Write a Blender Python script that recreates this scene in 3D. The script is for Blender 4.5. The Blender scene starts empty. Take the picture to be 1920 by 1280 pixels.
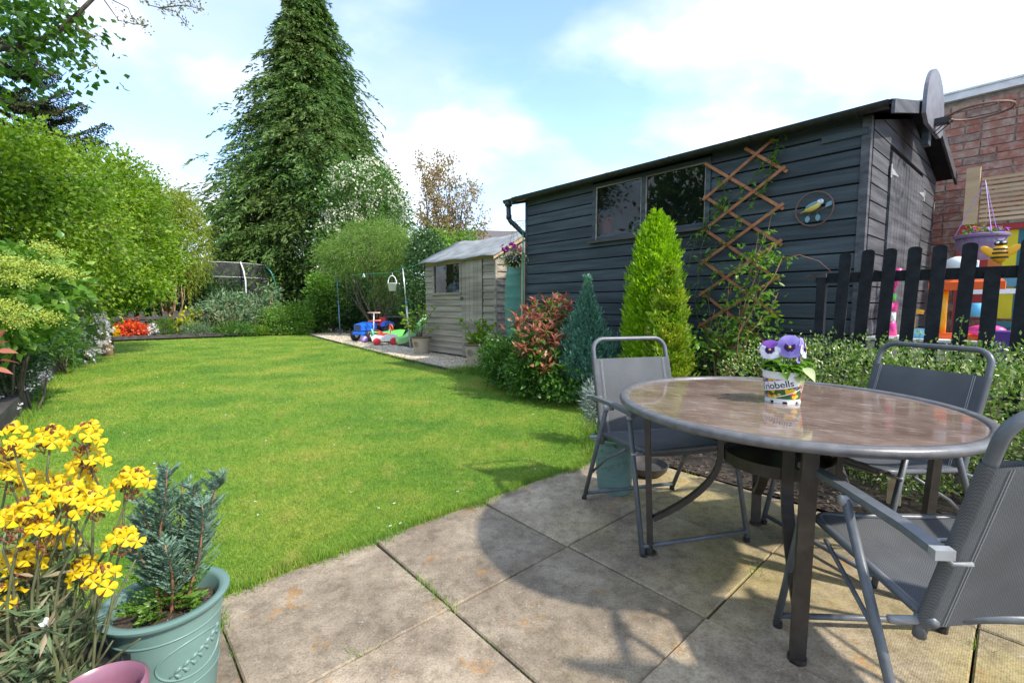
import bpy, math, random
import numpy as np
from mathutils import Vector, Matrix

random.seed(11)
rng = np.random.default_rng(11)
SC = bpy.context.scene
COL = SC.collection
PI = math.pi
R = math.radians

# ------------------------------------------------------------------ camera, sky, sun, exposure
EYE = 1.10
FPX = 858.0
PITCH = math.atan(70 / FPX)
cam_data = bpy.data.cameras.new('camera')
cam = bpy.data.objects.new('camera', cam_data)
COL.objects.link(cam)
cam.location = (0, 0, EYE)
cam.rotation_euler = (PI / 2 - PITCH, 0, 0)
cam_data.sensor_width = 36
cam_data.lens = 36 * FPX / 1920
cam_data.clip_start = 0.05
cam_data.clip_end = 600
SC.camera = cam

SUN_DIR = Vector((0.84, -0.54, 0.0)).normalized()      # towards the sun, on the ground
SUN_EL = R(44)
world = bpy.data.worlds.new('World')
SC.world = world
world.use_nodes = True
wn = world.node_tree.nodes
wl = world.node_tree.links
wn.clear()
w_out = wn.new('ShaderNodeOutputWorld')
w_bg = wn.new('ShaderNodeBackground')
w_bg.inputs['Strength'].default_value = 0.15
w_sky = wn.new('ShaderNodeTexSky')
w_sky.sky_type = 'NISHITA'
w_sky.sun_disc = False
w_sky.sun_elevation = SUN_EL
w_sky.sun_rotation = math.atan2(SUN_DIR.x, SUN_DIR.y)
w_sky.dust_density = 0.5
w_sky.ozone_density = 3.0
w_cl = wn.new('ShaderNodeBackground')
w_cl.inputs['Strength'].default_value = 0.76
w_tc = wn.new('ShaderNodeTexCoord')
w_sep = wn.new('ShaderNodeSeparateXYZ')
wl.new(w_tc.outputs['Generated'], w_sep.inputs[0])
w_add = wn.new('ShaderNodeMath'); w_add.operation = 'ADD'; w_add.inputs[1].default_value = 0.42
w_mx = wn.new('ShaderNodeMath'); w_mx.operation = 'MAXIMUM'; w_mx.inputs[1].default_value = 0.05
wl.new(w_sep.outputs['Z'], w_mx.inputs[0]); wl.new(w_mx.outputs[0], w_add.inputs[0])
w_dx = wn.new('ShaderNodeMath'); w_dx.operation = 'DIVIDE'
w_dy = wn.new('ShaderNodeMath'); w_dy.operation = 'DIVIDE'
wl.new(w_sep.outputs['X'], w_dx.inputs[0]); wl.new(w_add.outputs[0], w_dx.inputs[1])
wl.new(w_sep.outputs['Y'], w_dy.inputs[0]); wl.new(w_add.outputs[0], w_dy.inputs[1])
w_cmb = wn.new('ShaderNodeCombineXYZ')
wl.new(w_dx.outputs[0], w_cmb.inputs[0]); wl.new(w_dy.outputs[0], w_cmb.inputs[1])
w_map = wn.new('ShaderNodeMapping')
w_map.inputs['Location'].default_value = (12.2, 6.3, 2.59)
w_map.inputs['Rotation'].default_value = (0, 0, R(25))
w_map.inputs['Scale'].default_value = (1.0, 1.35, 1)
wl.new(w_cmb.outputs[0], w_map.inputs[0])
w_ns = wn.new('ShaderNodeTexNoise')
w_ns.inputs['Scale'].default_value = 1.5
w_ns.inputs['Detail'].default_value = 6
w_ns.inputs['Roughness'].default_value = 0.48
w_ns.inputs['Distortion'].default_value = 0.25
wl.new(w_map.outputs[0], w_ns.inputs['Vector'])
w_rp = wn.new('ShaderNodeValToRGB')
w_rp.color_ramp.elements[0].position = 0.385
w_rp.color_ramp.elements[0].color = (0.06, 0.06, 0.06, 1)
w_rp.color_ramp.elements[1].position = 0.60
w_rp.color_ramp.elements[1].color = (1, 1, 1, 1)
wl.new(w_ns.outputs['Fac'], w_rp.inputs[0])
w_ns2 = wn.new('ShaderNodeTexNoise')
w_ns2.inputs['Scale'].default_value = 2.6
w_ns2.inputs['Detail'].default_value = 5
wl.new(w_map.outputs[0], w_ns2.inputs['Vector'])
w_rp2 = wn.new('ShaderNodeValToRGB')
w_rp2.color_ramp.elements[0].position = 0.42
w_rp2.color_ramp.elements[0].color = (0.38, 0.45, 0.57, 1)
w_rp2.color_ramp.elements[1].position = 0.74
w_rp2.color_ramp.elements[1].color = (1.0, 1.0, 1.0, 1)
wl.new(w_ns2.outputs['Fac'], w_rp2.inputs[0])
wl.new(w_rp2.outputs[0], w_cl.inputs['Color'])
w_mix = wn.new('ShaderNodeMixShader')
wl.new(w_rp.outputs[0], w_mix.inputs[0])
wl.new(w_sky.outputs[0], w_bg.inputs['Color'])
wl.new(w_bg.outputs[0], w_mix.inputs[1])
wl.new(w_cl.outputs[0], w_mix.inputs[2])
wl.new(w_mix.outputs[0], w_out.inputs['Surface'])

sun_data = bpy.data.lights.new('sun', 'SUN')
sun_data.energy = 2.05
sun_data.angle = R(2.0)
sun_data.color = (1.0, 0.93, 0.82)
sun = bpy.data.objects.new('sun', sun_data)
COL.objects.link(sun)
sv = Vector((SUN_DIR.x * math.cos(SUN_EL), SUN_DIR.y * math.cos(SUN_EL), math.sin(SUN_EL)))
sun.rotation_euler = sv.to_track_quat('Z', 'Y').to_euler()
sun.location = sv * 60

SC.view_settings.view_transform = 'Standard'
SC.view_settings.look = 'None'
SC.view_settings.exposure = 1.58
SC.view_settings.gamma = 1.0
SC.view_settings.use_curve_mapping = False
SC.render.engine = 'CYCLES'
SC.cycles.max_bounces = 8
SC.cycles.transparent_max_bounces = 12
SC.cycles.sample_clamp_indirect = 6
try:
    SC.cycles.use_denoising = True
except Exception:
    pass

# ------------------------------------------------------------------ frames of reference
E1 = Vector((0.66668, -0.74534, 0))      # the garden's long axis, towards the house
E2 = Vector((0.74534, 0.66668, 0))       # across the garden
def G(a, b, z=0.0):
    return Vector((E1.x * a + E2.x * b, E1.y * a + E2.y * b, z))
def AB(p):
    return p[0] * E1.x + p[1] * E1.y, p[0] * E2.x + p[1] * E2.y
def at(x, y, Y):
    """world point at depth Y seen in direction (x, y) of the 1920-wide survey picture"""
    dx = (x - 960) / FPX; dv = -(y - 640) / FPX
    c, s = math.cos(PITCH), math.sin(PITCH)
    r = Vector((dx, c + dv * s, -s + dv * c))
    t = Y / r.y
    return Vector((r.x * t, Y, EYE + r.z * t))
ROT_G = math.atan2(E1.y, E1.x)           # z-rotation that puts local x along E1

# ------------------------------------------------------------------ mesh building
class MB:
    def __init__(self):
        self.v = []; self.f = []
    def add(self, vs, fs):
        o = len(self.v)
        self.v += [tuple(p) for p in vs]
        self.f += [tuple(i + o for i in q) for q in fs]
        return self
    def obox(self, p, ux, uy, uz):
        p, ux, uy, uz = Vector(p), Vector(ux), Vector(uy), Vector(uz)
        vs = [p, p + ux, p + ux + uy, p + uy, p + uz, p + ux + uz, p + ux + uy + uz, p + uy + uz]
        return self.add(vs, [(0, 3, 2, 1), (4, 5, 6, 7), (0, 1, 5, 4), (1, 2, 6, 5), (2, 3, 7, 6), (3, 0, 4, 7)])
    def box(self, c, s, rz=0.0, M=None):
        m = M if M is not None else Matrix.Rotation(rz, 3, 'Z')
        c = Vector(c)
        ux, uy, uz = m @ Vector((s[0], 0, 0)), m @ Vector((0, s[1], 0)), m @ Vector((0, 0, s[2]))
        return self.obox(c - (ux + uy + uz) / 2, ux, uy, uz)
    def cbox(self, c, s, ch=0.006, rz=0.0, M=None):
        """box whose top edges are chamfered"""
        m = M if M is not None else Matrix.Rotation(rz, 3, 'Z')
        c = Vector(c); x, y, z = s[0] / 2, s[1] / 2, s[2] / 2
        vs = []
        for (zz, k) in ((-z, 0), (z - ch, 0), (z, ch)):
            for sx, sy in ((-1, -1), (1, -1), (1, 1), (-1, 1)):
                vs.append(c + m @ Vector((sx * (x - k), sy * (y - k), zz)))
        fs = [(3, 2, 1, 0), (8, 9, 10, 11)]
        for l in (0, 4):
            for i in range(4):
                j = (i + 1) % 4
                fs.append((l + i, l + j, l + 4 + j, l + 4 + i))
        return self.add(vs, fs)
    def tube(self, pts, r, n=8, caps=True, flat=None):
        pts = [Vector(p) for p in pts]
        m = len(pts)
        rs = r if isinstance(r, (list, tuple)) else [r] * m
        vs = []; up = None
        for i in range(m):
            t = (pts[min(i + 1, m - 1)] - pts[max(i - 1, 0)])
            if t.length < 1e-9: t = Vector((0, 0, 1))
            t.normalize()
            if up is None:
                up = Vector((0, 0, 1)) if abs(t.z) < 0.9 else Vector((1, 0, 0))
                up = (up - t * up.dot(t)).normalized()
            else:
                up = up - t * up.dot(t)
                if up.length < 1e-6: up = t.orthogonal()
                up.normalize()
            sd = t.cross(up)
            for k in range(n):
                a = 2 * PI * k / n
                fx, fy = (1, 1) if flat is None else flat
                vs.append(pts[i] + sd * (math.cos(a) * rs[i] * fx) + up * (math.sin(a) * rs[i] * fy))
        fs = []
        for i in range(m - 1):
            for k in range(n):
                j = (k + 1) % n
                fs.append((i * n + k, i * n + j, i * n + n + j, i * n + n + k))
        if caps:
            fs.append(tuple(range(n - 1, -1, -1)))
            fs.append(tuple((m - 1) * n + k for k in range(n)))
        return self.add(vs, fs)
    def ring(self, c, rad, r, n=32, k=8, nrm=(0, 0, 1)):
        q = Vector((0, 0, 1)).rotation_difference(Vector(nrm))
        vs = []; fs = []
        for i in range(n):
            a = 2 * PI * i / n
            for j in range(k):
                b = 2 * PI * j / k
                rr = rad + r * math.cos(b)
                vs.append(Vector(c) + q @ Vector((rr * math.cos(a), rr * math.sin(a), r * math.sin(b))))
        for i in range(n):
            for j in range(k):
                i2, j2 = (i + 1) % n, (j + 1) % k
                fs.append((i * k + j, i2 * k + j, i2 * k + j2, i * k + j2))
        return self.add(vs, fs)
    def lathe(self, prof, n=32, c=(0, 0, 0), M=None, rib=0.0, ribn=0):
        vs = []; fs = []
        m = len(prof)
        for (r, z) in prof:
            for k in range(n):
                a = 2 * PI * k / n
                rr = r * (1 + (rib * math.cos(a * ribn) if rib else 0))
                p = Vector((rr * math.cos(a), rr * math.sin(a), z))
                if M is not None: p = M @ p
                vs.append(p + Vector(c))
        for i in range(m - 1):
            for k in range(n):
                j = (k + 1) % n
                fs.append((i * n + k, i * n + j, i * n + n + j, i * n + n + k))
        if prof[0][0] > 1e-4: fs.append(tuple(range(n - 1, -1, -1)))
        if prof[-1][0] > 1e-4: fs.append(tuple((m - 1) * n + k for k in range(n)))
        return self.add(vs, fs)
    def ball(self, c, r, nu=12, nv=8, M=None):
        if not isinstance(r, (tuple, list)): r = (r, r, r)
        vs = []; fs = []
        for i in range(nv + 1):
            th = PI * i / nv
            for k in range(nu):
                a = 2 * PI * k / nu
                p = Vector((r[0] * math.sin(th) * math.cos(a), r[1] * math.sin(th) * math.sin(a), -r[2] * math.cos(th)))
                if M is not None: p = M @ p
                vs.append(p + Vector(c))
        for i in range(nv):
            for k in range(nu):
                j = (k + 1) % nu
                fs.append((i * nu + k, i * nu + j, i * nu + nu + j, i * nu + nu + k))
        return self.add(vs, fs)
    def prism(self, outline, ax, ay, az, o=(0, 0, 0), depth=1.0):
        """outline in the (ax, ay) plane pushed by depth along az"""
        ax, ay, az, o = Vector(ax), Vector(ay), Vector(az), Vector(o)
        n = len(outline)
        vs = [o + ax * u + ay * v for u, v in outline] + [o + ax * u + ay * v + az * depth for u, v in outline]
        fs = [tuple(range(n - 1, -1, -1)), tuple(range(n, 2 * n))]
        for i in range(n):
            j = (i + 1) % n
            fs.append((i, j, n + j, n + i))
        return self.add(vs, fs)
    def build(self, name, mat, parent=None, smooth=False, fix=False):
        me = bpy.data.meshes.new(name)
        me.from_pydata(self.v, [], self.f)
        if fix:
            import bmesh
            bm = bmesh.new(); bm.from_mesh(me)
            bmesh.ops.recalc_face_normals(bm, faces=bm.faces)
            bm.to_mesh(me); bm.free()
        if mat is not None: me.materials.append(mat)
        if smooth:
            me.polygons.foreach_set('use_smooth', [True] * len(me.polygons))
        o = bpy.data.objects.new(name, me)
        COL.objects.link(o)
        if parent is not None: o.parent = parent
        return o

def autosmooth(o, deg=40):
    me = o.data
    try:
        me.set_sharp_from_angle(angle=R(deg))
        me.polygons.foreach_set('use_smooth', [True] * len(me.polygons))
    except Exception:
        pass
    return o

def mesh_np(name, V, Q, mat, parent=None, smooth=False):
    """V (n,3), Q (m,3 or 4) -> object"""
    V = np.ascontiguousarray(V, dtype=np.float32); Q = np.ascontiguousarray(Q, dtype=np.int32)
    k = Q.shape[1]
    me = bpy.data.meshes.new(name)
    me.vertices.add(len(V)); me.vertices.foreach_set('co', V.ravel())
    me.loops.add(Q.size); me.loops.foreach_set('vertex_index', Q.ravel())
    me.polygons.add(len(Q))
    me.polygons.foreach_set('loop_start', np.arange(0, Q.size, k, dtype=np.int32))
    me.update(calc_edges=True)
    if smooth: me.polygons.foreach_set('use_smooth', np.ones(len(Q), dtype=bool))
    if mat is not None: me.materials.append(mat)
    o = bpy.data.objects.new(name, me)
    COL.objects.link(o)
    if parent is not None: o.parent = parent
    return o

def tag(o, label=None, cat=None, group=None, kind=None):
    if label: o['label'] = label
    if cat: o['category'] = cat
    if group: o['group'] = group
    if kind: o['kind'] = kind
    return o
def thing(name, label, cat, loc=(0, 0, 0), rz=0.0, group=None):
    o = bpy.data.objects.new(name, None)
    o.empty_display_size = 0.1
    COL.objects.link(o)
    o.location = loc; o.rotation_euler = (0, 0, rz)
    return tag(o, label, cat, group)
def kids(o):
    return [c for c in COL.objects if c.parent == o]
def copy_tree(o, parent=None):
    c = o.copy(); COL.objects.link(c); c.parent = parent
    for ch in kids(o): copy_tree(ch, c)
    return c
def inst(src, parent=None, loc=None, rot=None, scale=None):
    c = src.copy(); COL.objects.link(c)
    c.parent = parent
    if loc is not None: c.location = loc
    if rot is not None: c.rotation_euler = rot
    if scale is not None: c.scale = (scale,) * 3 if not isinstance(scale, (tuple, list)) else scale
    return c

# ------------------------------------------------------------------ materials
def _new(name):
    m = bpy.data.materials.new(name); m.use_nodes = True
    nt = m.node_tree; nt.nodes.clear()
    out = nt.nodes.new('ShaderNodeOutputMaterial')
    return m, nt, out
def _node(nt, t, **kw):
    n = nt.nodes.new(t)
    for k, v in kw.items():
        n.inputs[k].default_value = v
    return n
def _ramp(nt, stops):
    r = nt.nodes.new('ShaderNodeValToRGB')
    el = r.color_ramp.elements
    while len(el) < len(stops): el.new(0.5)
    for e, (p, c) in zip(el, stops):
        e.position = p
        e.color = (c[0], c[1], c[2], 1) if isinstance(c, (tuple, list)) else (c, c, c, 1)
    return r
def _mix(nt, a, b, fac, mode='MIX'):
    m = nt.nodes.new('ShaderNodeMix'); m.data_type = 'RGBA'; m.blend_type = mode
    for s, val in ((6, a), (7, b)):
        if hasattr(val, 'links'): nt.links.new(val, m.inputs[s])
        else: m.inputs[s].default_value = (*val, 1)
    if hasattr(fac, 'links'): nt.links.new(fac, m.inputs[0])
    else: m.inputs[0].default_value = fac
    return m.outputs[2]
def _vec(nt, rot=0.0, scale=(1, 1, 1), coord='Object'):
    tc = nt.nodes.new('ShaderNodeTexCoord')
    mp = nt.nodes.new('ShaderNodeMapping')
    mp.inputs['Scale'].default_value = scale
    if rot:
        # rotate first, then stretch: two mappings
        m0 = nt.nodes.new('ShaderNodeMapping'); m0.inputs['Rotation'].default_value = (0, 0, rot)
        nt.links.new(tc.outputs[coord], m0.inputs[0]); nt.links.new(m0.outputs[0], mp.inputs[0])
    else:
        nt.links.new(tc.outputs[coord], mp.inputs[0])
    return mp.outputs[0]
def _noise(nt, vec, scale, detail=4, rough=0.55):
    n = _node(nt, 'ShaderNodeTexNoise', Scale=scale, Detail=detail, Roughness=rough)
    nt.links.new(vec, n.inputs['Vector'])
    return n.outputs['Fac']

def surf(name, c1, c2=None, scale=8.0, rough=0.6, bump=0.0, metal=0.0, stretch=(1, 1, 1), rot=0.0, spec=0.5,
         lo=0.35, hi=0.65, vary=0.0, bscale=None, coat=0.0, detail=5):
    """two-tone noise material with fine relief; vary = value change from object to object"""
    m, nt, out = _new(name)
    b = nt.nodes.new('ShaderNodeBsdfPrincipled')
    nt.links.new(b.outputs[0], out.inputs[0])
    b.inputs['Roughness'].default_value = rough
    b.inputs['Metallic'].default_value = metal
    b.inputs['Specular IOR Level'].default_value = spec
    b.inputs['Coat Weight'].default_value = coat
    vec = _vec(nt, rot, stretch)
    col = None
    if c2 is not None:
        f = _noise(nt, vec, scale, detail)
        rp = _ramp(nt, [(lo, c1), (hi, c2)])
        nt.links.new(f, rp.inputs[0])
        col = rp.outputs[0]
    if vary > 0:
        oi = nt.nodes.new('ShaderNodeObjectInfo')
        hs = nt.nodes.new('ShaderNodeHueSaturation')
        mr = nt.nodes.new('ShaderNodeMapRange')
        mr.inputs['To Min'].default_value = 1 - vary; mr.inputs['To Max'].default_value = 1 + vary
        nt.links.new(oi.outputs['Random'], mr.inputs['Value'])
        nt.links.new(mr.outputs[0], hs.inputs['Value'])
        if col is not None: nt.links.new(col, hs.inputs['Color'])
        else: hs.inputs['Color'].default_value = (*c1, 1)
        col = hs.outputs[0]
    if col is not None: nt.links.new(col, b.inputs['Base Color'])
    else: b.inputs['Base Color'].default_value = (*c1, 1)
    if bump > 0:
        f2 = _noise(nt, vec, bscale or scale * 6, 4, 0.6)
        bp = _node(nt, 'ShaderNodeBump', Strength=bump, Distance=0.01)
        nt.links.new(f2, bp.inputs['Height']); nt.links.new(bp.outputs[0], b.inputs['Normal'])
    return m

def leafmat(name, c1, c2, trans=0.35, rough=0.45, c3=None, spec=0.4, big=None):
    """leaf: colour picked per leaf, some light passes through; big = (colour, scale, amount) large soft patches of another tint"""
    m, nt, out = _new(name)
    b = nt.nodes.new('ShaderNodeBsdfPrincipled')
    b.inputs['Roughness'].default_value = rough
    b.inputs['Specular IOR Level'].default_value = spec
    g = nt.nodes.new('ShaderNodeNewGeometry')
    stops = [(0.0, c1), (0.7, c2)] + ([(0.93, c3)] if c3 else [])
    rp = _ramp(nt, stops)
    nt.links.new(g.outputs['Random Per Island'], rp.inputs[0])
    col = rp.outputs[0]
    if big:
        vec = _vec(nt)
        f = _noise(nt, vec, big[1], 3)
        r2 = _ramp(nt, [(0.42, 0.0), (0.62, big[2])])
        nt.links.new(f, r2.inputs[0])
        col = _mix(nt, col, big[0], r2.outputs[0])
    nt.links.new(col, b.inputs['Base Color'])
    t = nt.nodes.new('ShaderNodeBsdfTranslucent')
    hs = _node(nt, 'ShaderNodeHueSaturation', Saturation=1.1, Value=1.25)
    nt.links.new(col, hs.inputs['Color']); nt.links.new(hs.outputs[0], t.inputs['Color'])
    mx = nt.nodes.new('ShaderNodeMixShader'); mx.inputs[0].default_value = trans
    nt.links.new(b.outputs[0], mx.inputs[1]); nt.links.new(t.outputs[0], mx.inputs[2])
    nt.links.new(mx.outputs[0], out.inputs[0])
    return m

M = {}
SHEDROT = -ROT_G
M['soil'] = surf('soil', (0.030, 0.021, 0.015), (0.075, 0.055, 0.04), 14, 0.95, 0.9)
M['terrace'] = surf('terrace', (0.20, 0.18, 0.15), (0.32, 0.29, 0.25), 5, 0.9, 0.5)
M['black_wood'] = surf('black_stained_wood', (0.035, 0.047, 0.056), (0.076, 0.096, 0.109), 9, 0.6, 0.6, spec=0.22, stretch=(0.12, 1, 1.6), rot=SHEDROT, vary=0.16, bscale=40)
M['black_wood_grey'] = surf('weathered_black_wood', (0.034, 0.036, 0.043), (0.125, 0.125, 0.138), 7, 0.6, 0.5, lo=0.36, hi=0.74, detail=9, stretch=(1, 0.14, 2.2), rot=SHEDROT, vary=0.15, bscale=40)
M['black_paint'] = surf('black_paint', (0.008, 0.010, 0.013), (0.018, 0.021, 0.025), 12, 0.6, 0.3, spec=0.2, vary=0.12)
M['dark_void'] = surf('dark_backing', (0.006, 0.007, 0.008), None, rough=0.9)
M['black_plastic'] = surf('black_plastic', (0.012, 0.013, 0.015), (0.03, 0.03, 0.032), 20, 0.35, 0.05)
M['felt'] = surf('roof_felt', (0.03, 0.032, 0.034), (0.06, 0.062, 0.065), 30, 0.9, 0.6)
M['grey_felt'] = surf('grey_roof_felt', (0.17, 0.185, 0.19), (0.28, 0.30, 0.30), 4, 0.9, 0.5)
M['galv'] = surf('galvanised_steel', (0.55, 0.57, 0.58), (0.7, 0.72, 0.74), 30, 0.4, 0.05, metal=0.6)
M['grey_wood'] = surf('weathered_grey_timber', (0.21, 0.180, 0.140), (0.40, 0.355, 0.29), 6, 0.85, 0.5, stretch=(0.12, 1, 1.8), rot=SHEDROT, vary=0.12, bscale=45)
M['raw_wood'] = surf('pale_softwood', (0.42, 0.30, 0.17), (0.58, 0.44, 0.27), 5, 0.75, 0.3, stretch=(0.2, 1, 2), rot=SHEDROT, vary=0.1)
M['tan_wood'] = surf('cedar_trellis_wood', (0.30, 0.115, 0.045), (0.42, 0.18, 0.08), 16, 0.7, 0.3, vary=0.12)
M['sleeper'] = surf('dark_sleeper', (0.035, 0.032, 0.032), (0.085, 0.075, 0.07), 8, 0.85, 0.5, stretch=(0.2, 1, 1), rot=SHEDROT, vary=0.1)
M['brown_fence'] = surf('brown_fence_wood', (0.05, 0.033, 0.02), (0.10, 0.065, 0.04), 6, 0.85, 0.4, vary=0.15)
M['mortar'] = surf('mortar', (0.20, 0.17, 0.14), (0.33, 0.29, 0.25), 18, 0.95, 0.5)
M['white_coping'] = surf('white_coping', (0.62, 0.63, 0.63), (0.78, 0.78, 0.77), 10, 0.6, 0.1)
M['grey_metal'] = surf('grey_powder_coat', (0.085, 0.095, 0.108), (0.115, 0.125, 0.14), 30, 0.38, 0.05)
M['grey_cap'] = surf('pale_grey_cap', (0.20, 0.21, 0.22), (0.28, 0.29, 0.30), 20, 0.45, 0.05)
M['brown_metal'] = surf('brown_metal', (0.030, 0.024, 0.020), (0.048, 0.039, 0.032), 25, 0.42, 0.06)
M['rim_metal'] = surf('grey_rim', (0.10, 0.10, 0.105), (0.15, 0.148, 0.15), 30, 0.33, 0.05)
M['dark_bark'] = surf('bark', (0.055, 0.04, 0.03), (0.15, 0.115, 0.085), 12, 0.95, 0.8, stretch=(1, 1, 0.3))
M['tan_bark'] = surf('tan_bark', (0.22, 0.13, 0.07), (0.36, 0.23, 0.13), 14, 0.9, 0.5, stretch=(1, 1, 0.3))
M['stem'] = surf('green_stem', (0.06, 0.085, 0.025), (0.12, 0.13, 0.05), 20, 0.7, 0.1)
M['red_stem'] = surf('reddish_stem', (0.16, 0.07, 0.035), (0.26, 0.13, 0.07), 20, 0.7, 0.1)
M['pot_green'] = surf('sage_green_glaze', (0.115, 0.205, 0.185), (0.155, 0.255, 0.23), 5, 0.38, 0.04)
M['pot_tan'] = surf('taupe_plastic', (0.36, 0.30, 0.22), (0.42, 0.355, 0.27), 6, 0.5, 0.04)
M['pot_tan_rim'] = surf('brown_rim', (0.14, 0.09, 0.06), None, rough=0.5)
M['emblem'] = surf('brown_print', (0.08, 0.05, 0.035), None, rough=0.6)
M['pot_pink'] = surf('mauve_glaze', (0.20, 0.085, 0.125), (0.30, 0.135, 0.19), 6, 0.3, 0.03)
M['pot_white'] = surf('white_plastic', (0.78, 0.78, 0.78), None, rough=0.35)
M['pot_purple'] = surf('purple_plastic', (0.17, 0.12, 0.22), (0.22, 0.155, 0.28), 9, 0.5, 0.04)
M['butt_green'] = surf('teal_green_plastic', (0.075, 0.22, 0.185), (0.10, 0.28, 0.235), 3, 0.4, 0.03)
M['terracotta'] = surf('terracotta', (0.42, 0.12, 0.06), (0.5, 0.16, 0.08), 9, 0.7, 0.1)
def plain(name, c, rough=0.4, **k):
    M[name] = surf(name, c, tuple(min(1, x * 1.12) for x in c), 6, rough, 0.03, **k)
plain('toy_blue', (0.01, 0.12, 0.62)); plain('toy_red', (0.55, 0.02, 0.03)); plain('toy_green', (0.16, 0.60, 0.12))
plain('toy_pale_green', (0.30, 0.62, 0.24)); plain('toy_white', (0.78, 0.8, 0.8)); plain('toy_orange', (0.85, 0.13, 0.02))
plain('toy_yellow', (0.86, 0.42, 0.01)); plain('toy_pink', (0.80, 0.05, 0.28)); plain('toy_aqua', (0.22, 0.60, 0.72))
plain('toy_purple', (0.13, 0.06, 0.28)); plain('toy_beige', (0.60, 0.56, 0.50)); plain('toy_black', (0.02, 0.02, 0.022))
plain('toy_sky', (0.12, 0.5, 0.8)); plain('toy_lilac', (0.38, 0.26, 0.6)); plain('pale_pink', (0.7, 0.42, 0.38))
plain('paint_red', (0.30, 0.025, 0.025), 0.7); plain('paint_orange', (0.55, 0.17, 0.04), 0.7); plain('paint_yellow', (0.62, 0.52, 0.02), 0.7)
plain('paint_teal', (0.02, 0.15, 0.18), 0.7); plain('paint_blue', (0.10, 0.27, 0.36), 0.7); plain('paint_lilac', (0.30, 0.22, 0.5), 0.7)
plain('pole_blue', (0.12, 0.24, 0.36), 0.4, metal=0.3); plain('pole_teal', (0.03, 0.23, 0.2), 0.45); plain('pole_white', (0.6, 0.62, 0.6), 0.4)
plain('rope_green', (0.02, 0.28, 0.17), 0.7); plain('cream_wall', (0.62, 0.57, 0.5), 0.8); plain('roof_tile', (0.11, 0.095, 0.09), 0.85)
plain('white_frame', (0.72, 0.74, 0.76), 0.5); plain('steel_dark', (0.06, 0.06, 0.065), 0.4)
plain('bird_yellow', (0.62, 0.50, 0.10), 0.4); plain('bird_blue', (0.14, 0.30, 0.36), 0.35); plain('rust', (0.16, 0.09, 0.06), 0.6)

# glass: a thin dark-reflecting pane
def glass(name, tint, rough=0.02, alpha=0.35, spec=0.6):
    m, nt, out = _new(name)
    b = nt.nodes.new('ShaderNodeBsdfPrincipled')
    b.inputs['Base Color'].default_value = (*tint, 1); b.inputs['Roughness'].default_value = rough
    b.inputs['Specular IOR Level'].default_value = spec
    t = nt.nodes.new('ShaderNodeBsdfTransparent'); t.inputs[0].default_value = (0.85, 0.9, 0.9, 1)
    mx = nt.nodes.new('ShaderNodeMixShader')
    vec = _vec(nt); f = _noise(nt, vec, 3.0, 5)
    rp = _ramp(nt, [(0.3, alpha * 0.75), (0.7, min(1, alpha * 1.4))])
    nt.links.new(f, rp.inputs[0]); nt.links.new(rp.outputs[0], mx.inputs[0])
    nt.links.new(t.outputs[0], mx.inputs[1]); nt.links.new(b.outputs[0], mx.inputs[2])
    nt.links.new(mx.outputs[0], out.inputs[0])
    return m
M['glass'] = glass('window_glass', (0.012, 0.016, 0.014), 0.02, 0.33, 0.9)
M['far_glass'] = surf('far_window_glass', (0.05, 0.06, 0.07), None, rough=0.08)
def netting(name, c, cover):
    m, nt, out = _new(name)
    d = nt.nodes.new('ShaderNodeBsdfDiffuse'); d.inputs[0].default_value = (*c, 1)
    t = nt.nodes.new('ShaderNodeBsdfTransparent')
    mx = nt.nodes.new('ShaderNodeMixShader'); mx.inputs[0].default_value = cover
    nt.links.new(t.outputs[0], mx.inputs[1]); nt.links.new(d.outputs[0], mx.inputs[2]); nt.links.new(mx.outputs[0], out.inputs[0])
    return m
M['net'] = netting('black_fine_net', (0.07, 0.07, 0.075), 0.42)

def make_tabletop():
    m, nt, out = _new('brown_printed_glass')
    b = nt.nodes.new('ShaderNodeBsdfPrincipled')
    vec = _vec(nt)
    f1 = _noise(nt, vec, 5, 7, 0.62)
    rp = _ramp(nt, [(0.33, (0.130, 0.084, 0.064)), (0.52, (0.195, 0.137, 0.108)), (0.72, (0.28, 0.215, 0.178))])
    nt.links.new(f1, rp.inputs[0])
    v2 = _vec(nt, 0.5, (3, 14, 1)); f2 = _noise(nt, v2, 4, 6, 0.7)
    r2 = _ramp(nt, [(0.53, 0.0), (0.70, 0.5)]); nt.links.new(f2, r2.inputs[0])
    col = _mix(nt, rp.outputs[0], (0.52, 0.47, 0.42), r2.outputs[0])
    nt.links.new(col, b.inputs['Base Color'])
    f3 = _noise(nt, vec, 9, 4)
    r3 = _ramp(nt, [(0.3, 0.04), (0.75, 0.16)]); nt.links.new(f3, r3.inputs[0])
    nt.links.new(r3.outputs[0], b.inputs['Roughness'])
    b.inputs['Specular IOR Level'].default_value = 0.7
    nt.links.new(b.outputs[0], out.inputs[0])
    return m
M['tabletop'] = make_tabletop()

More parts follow.
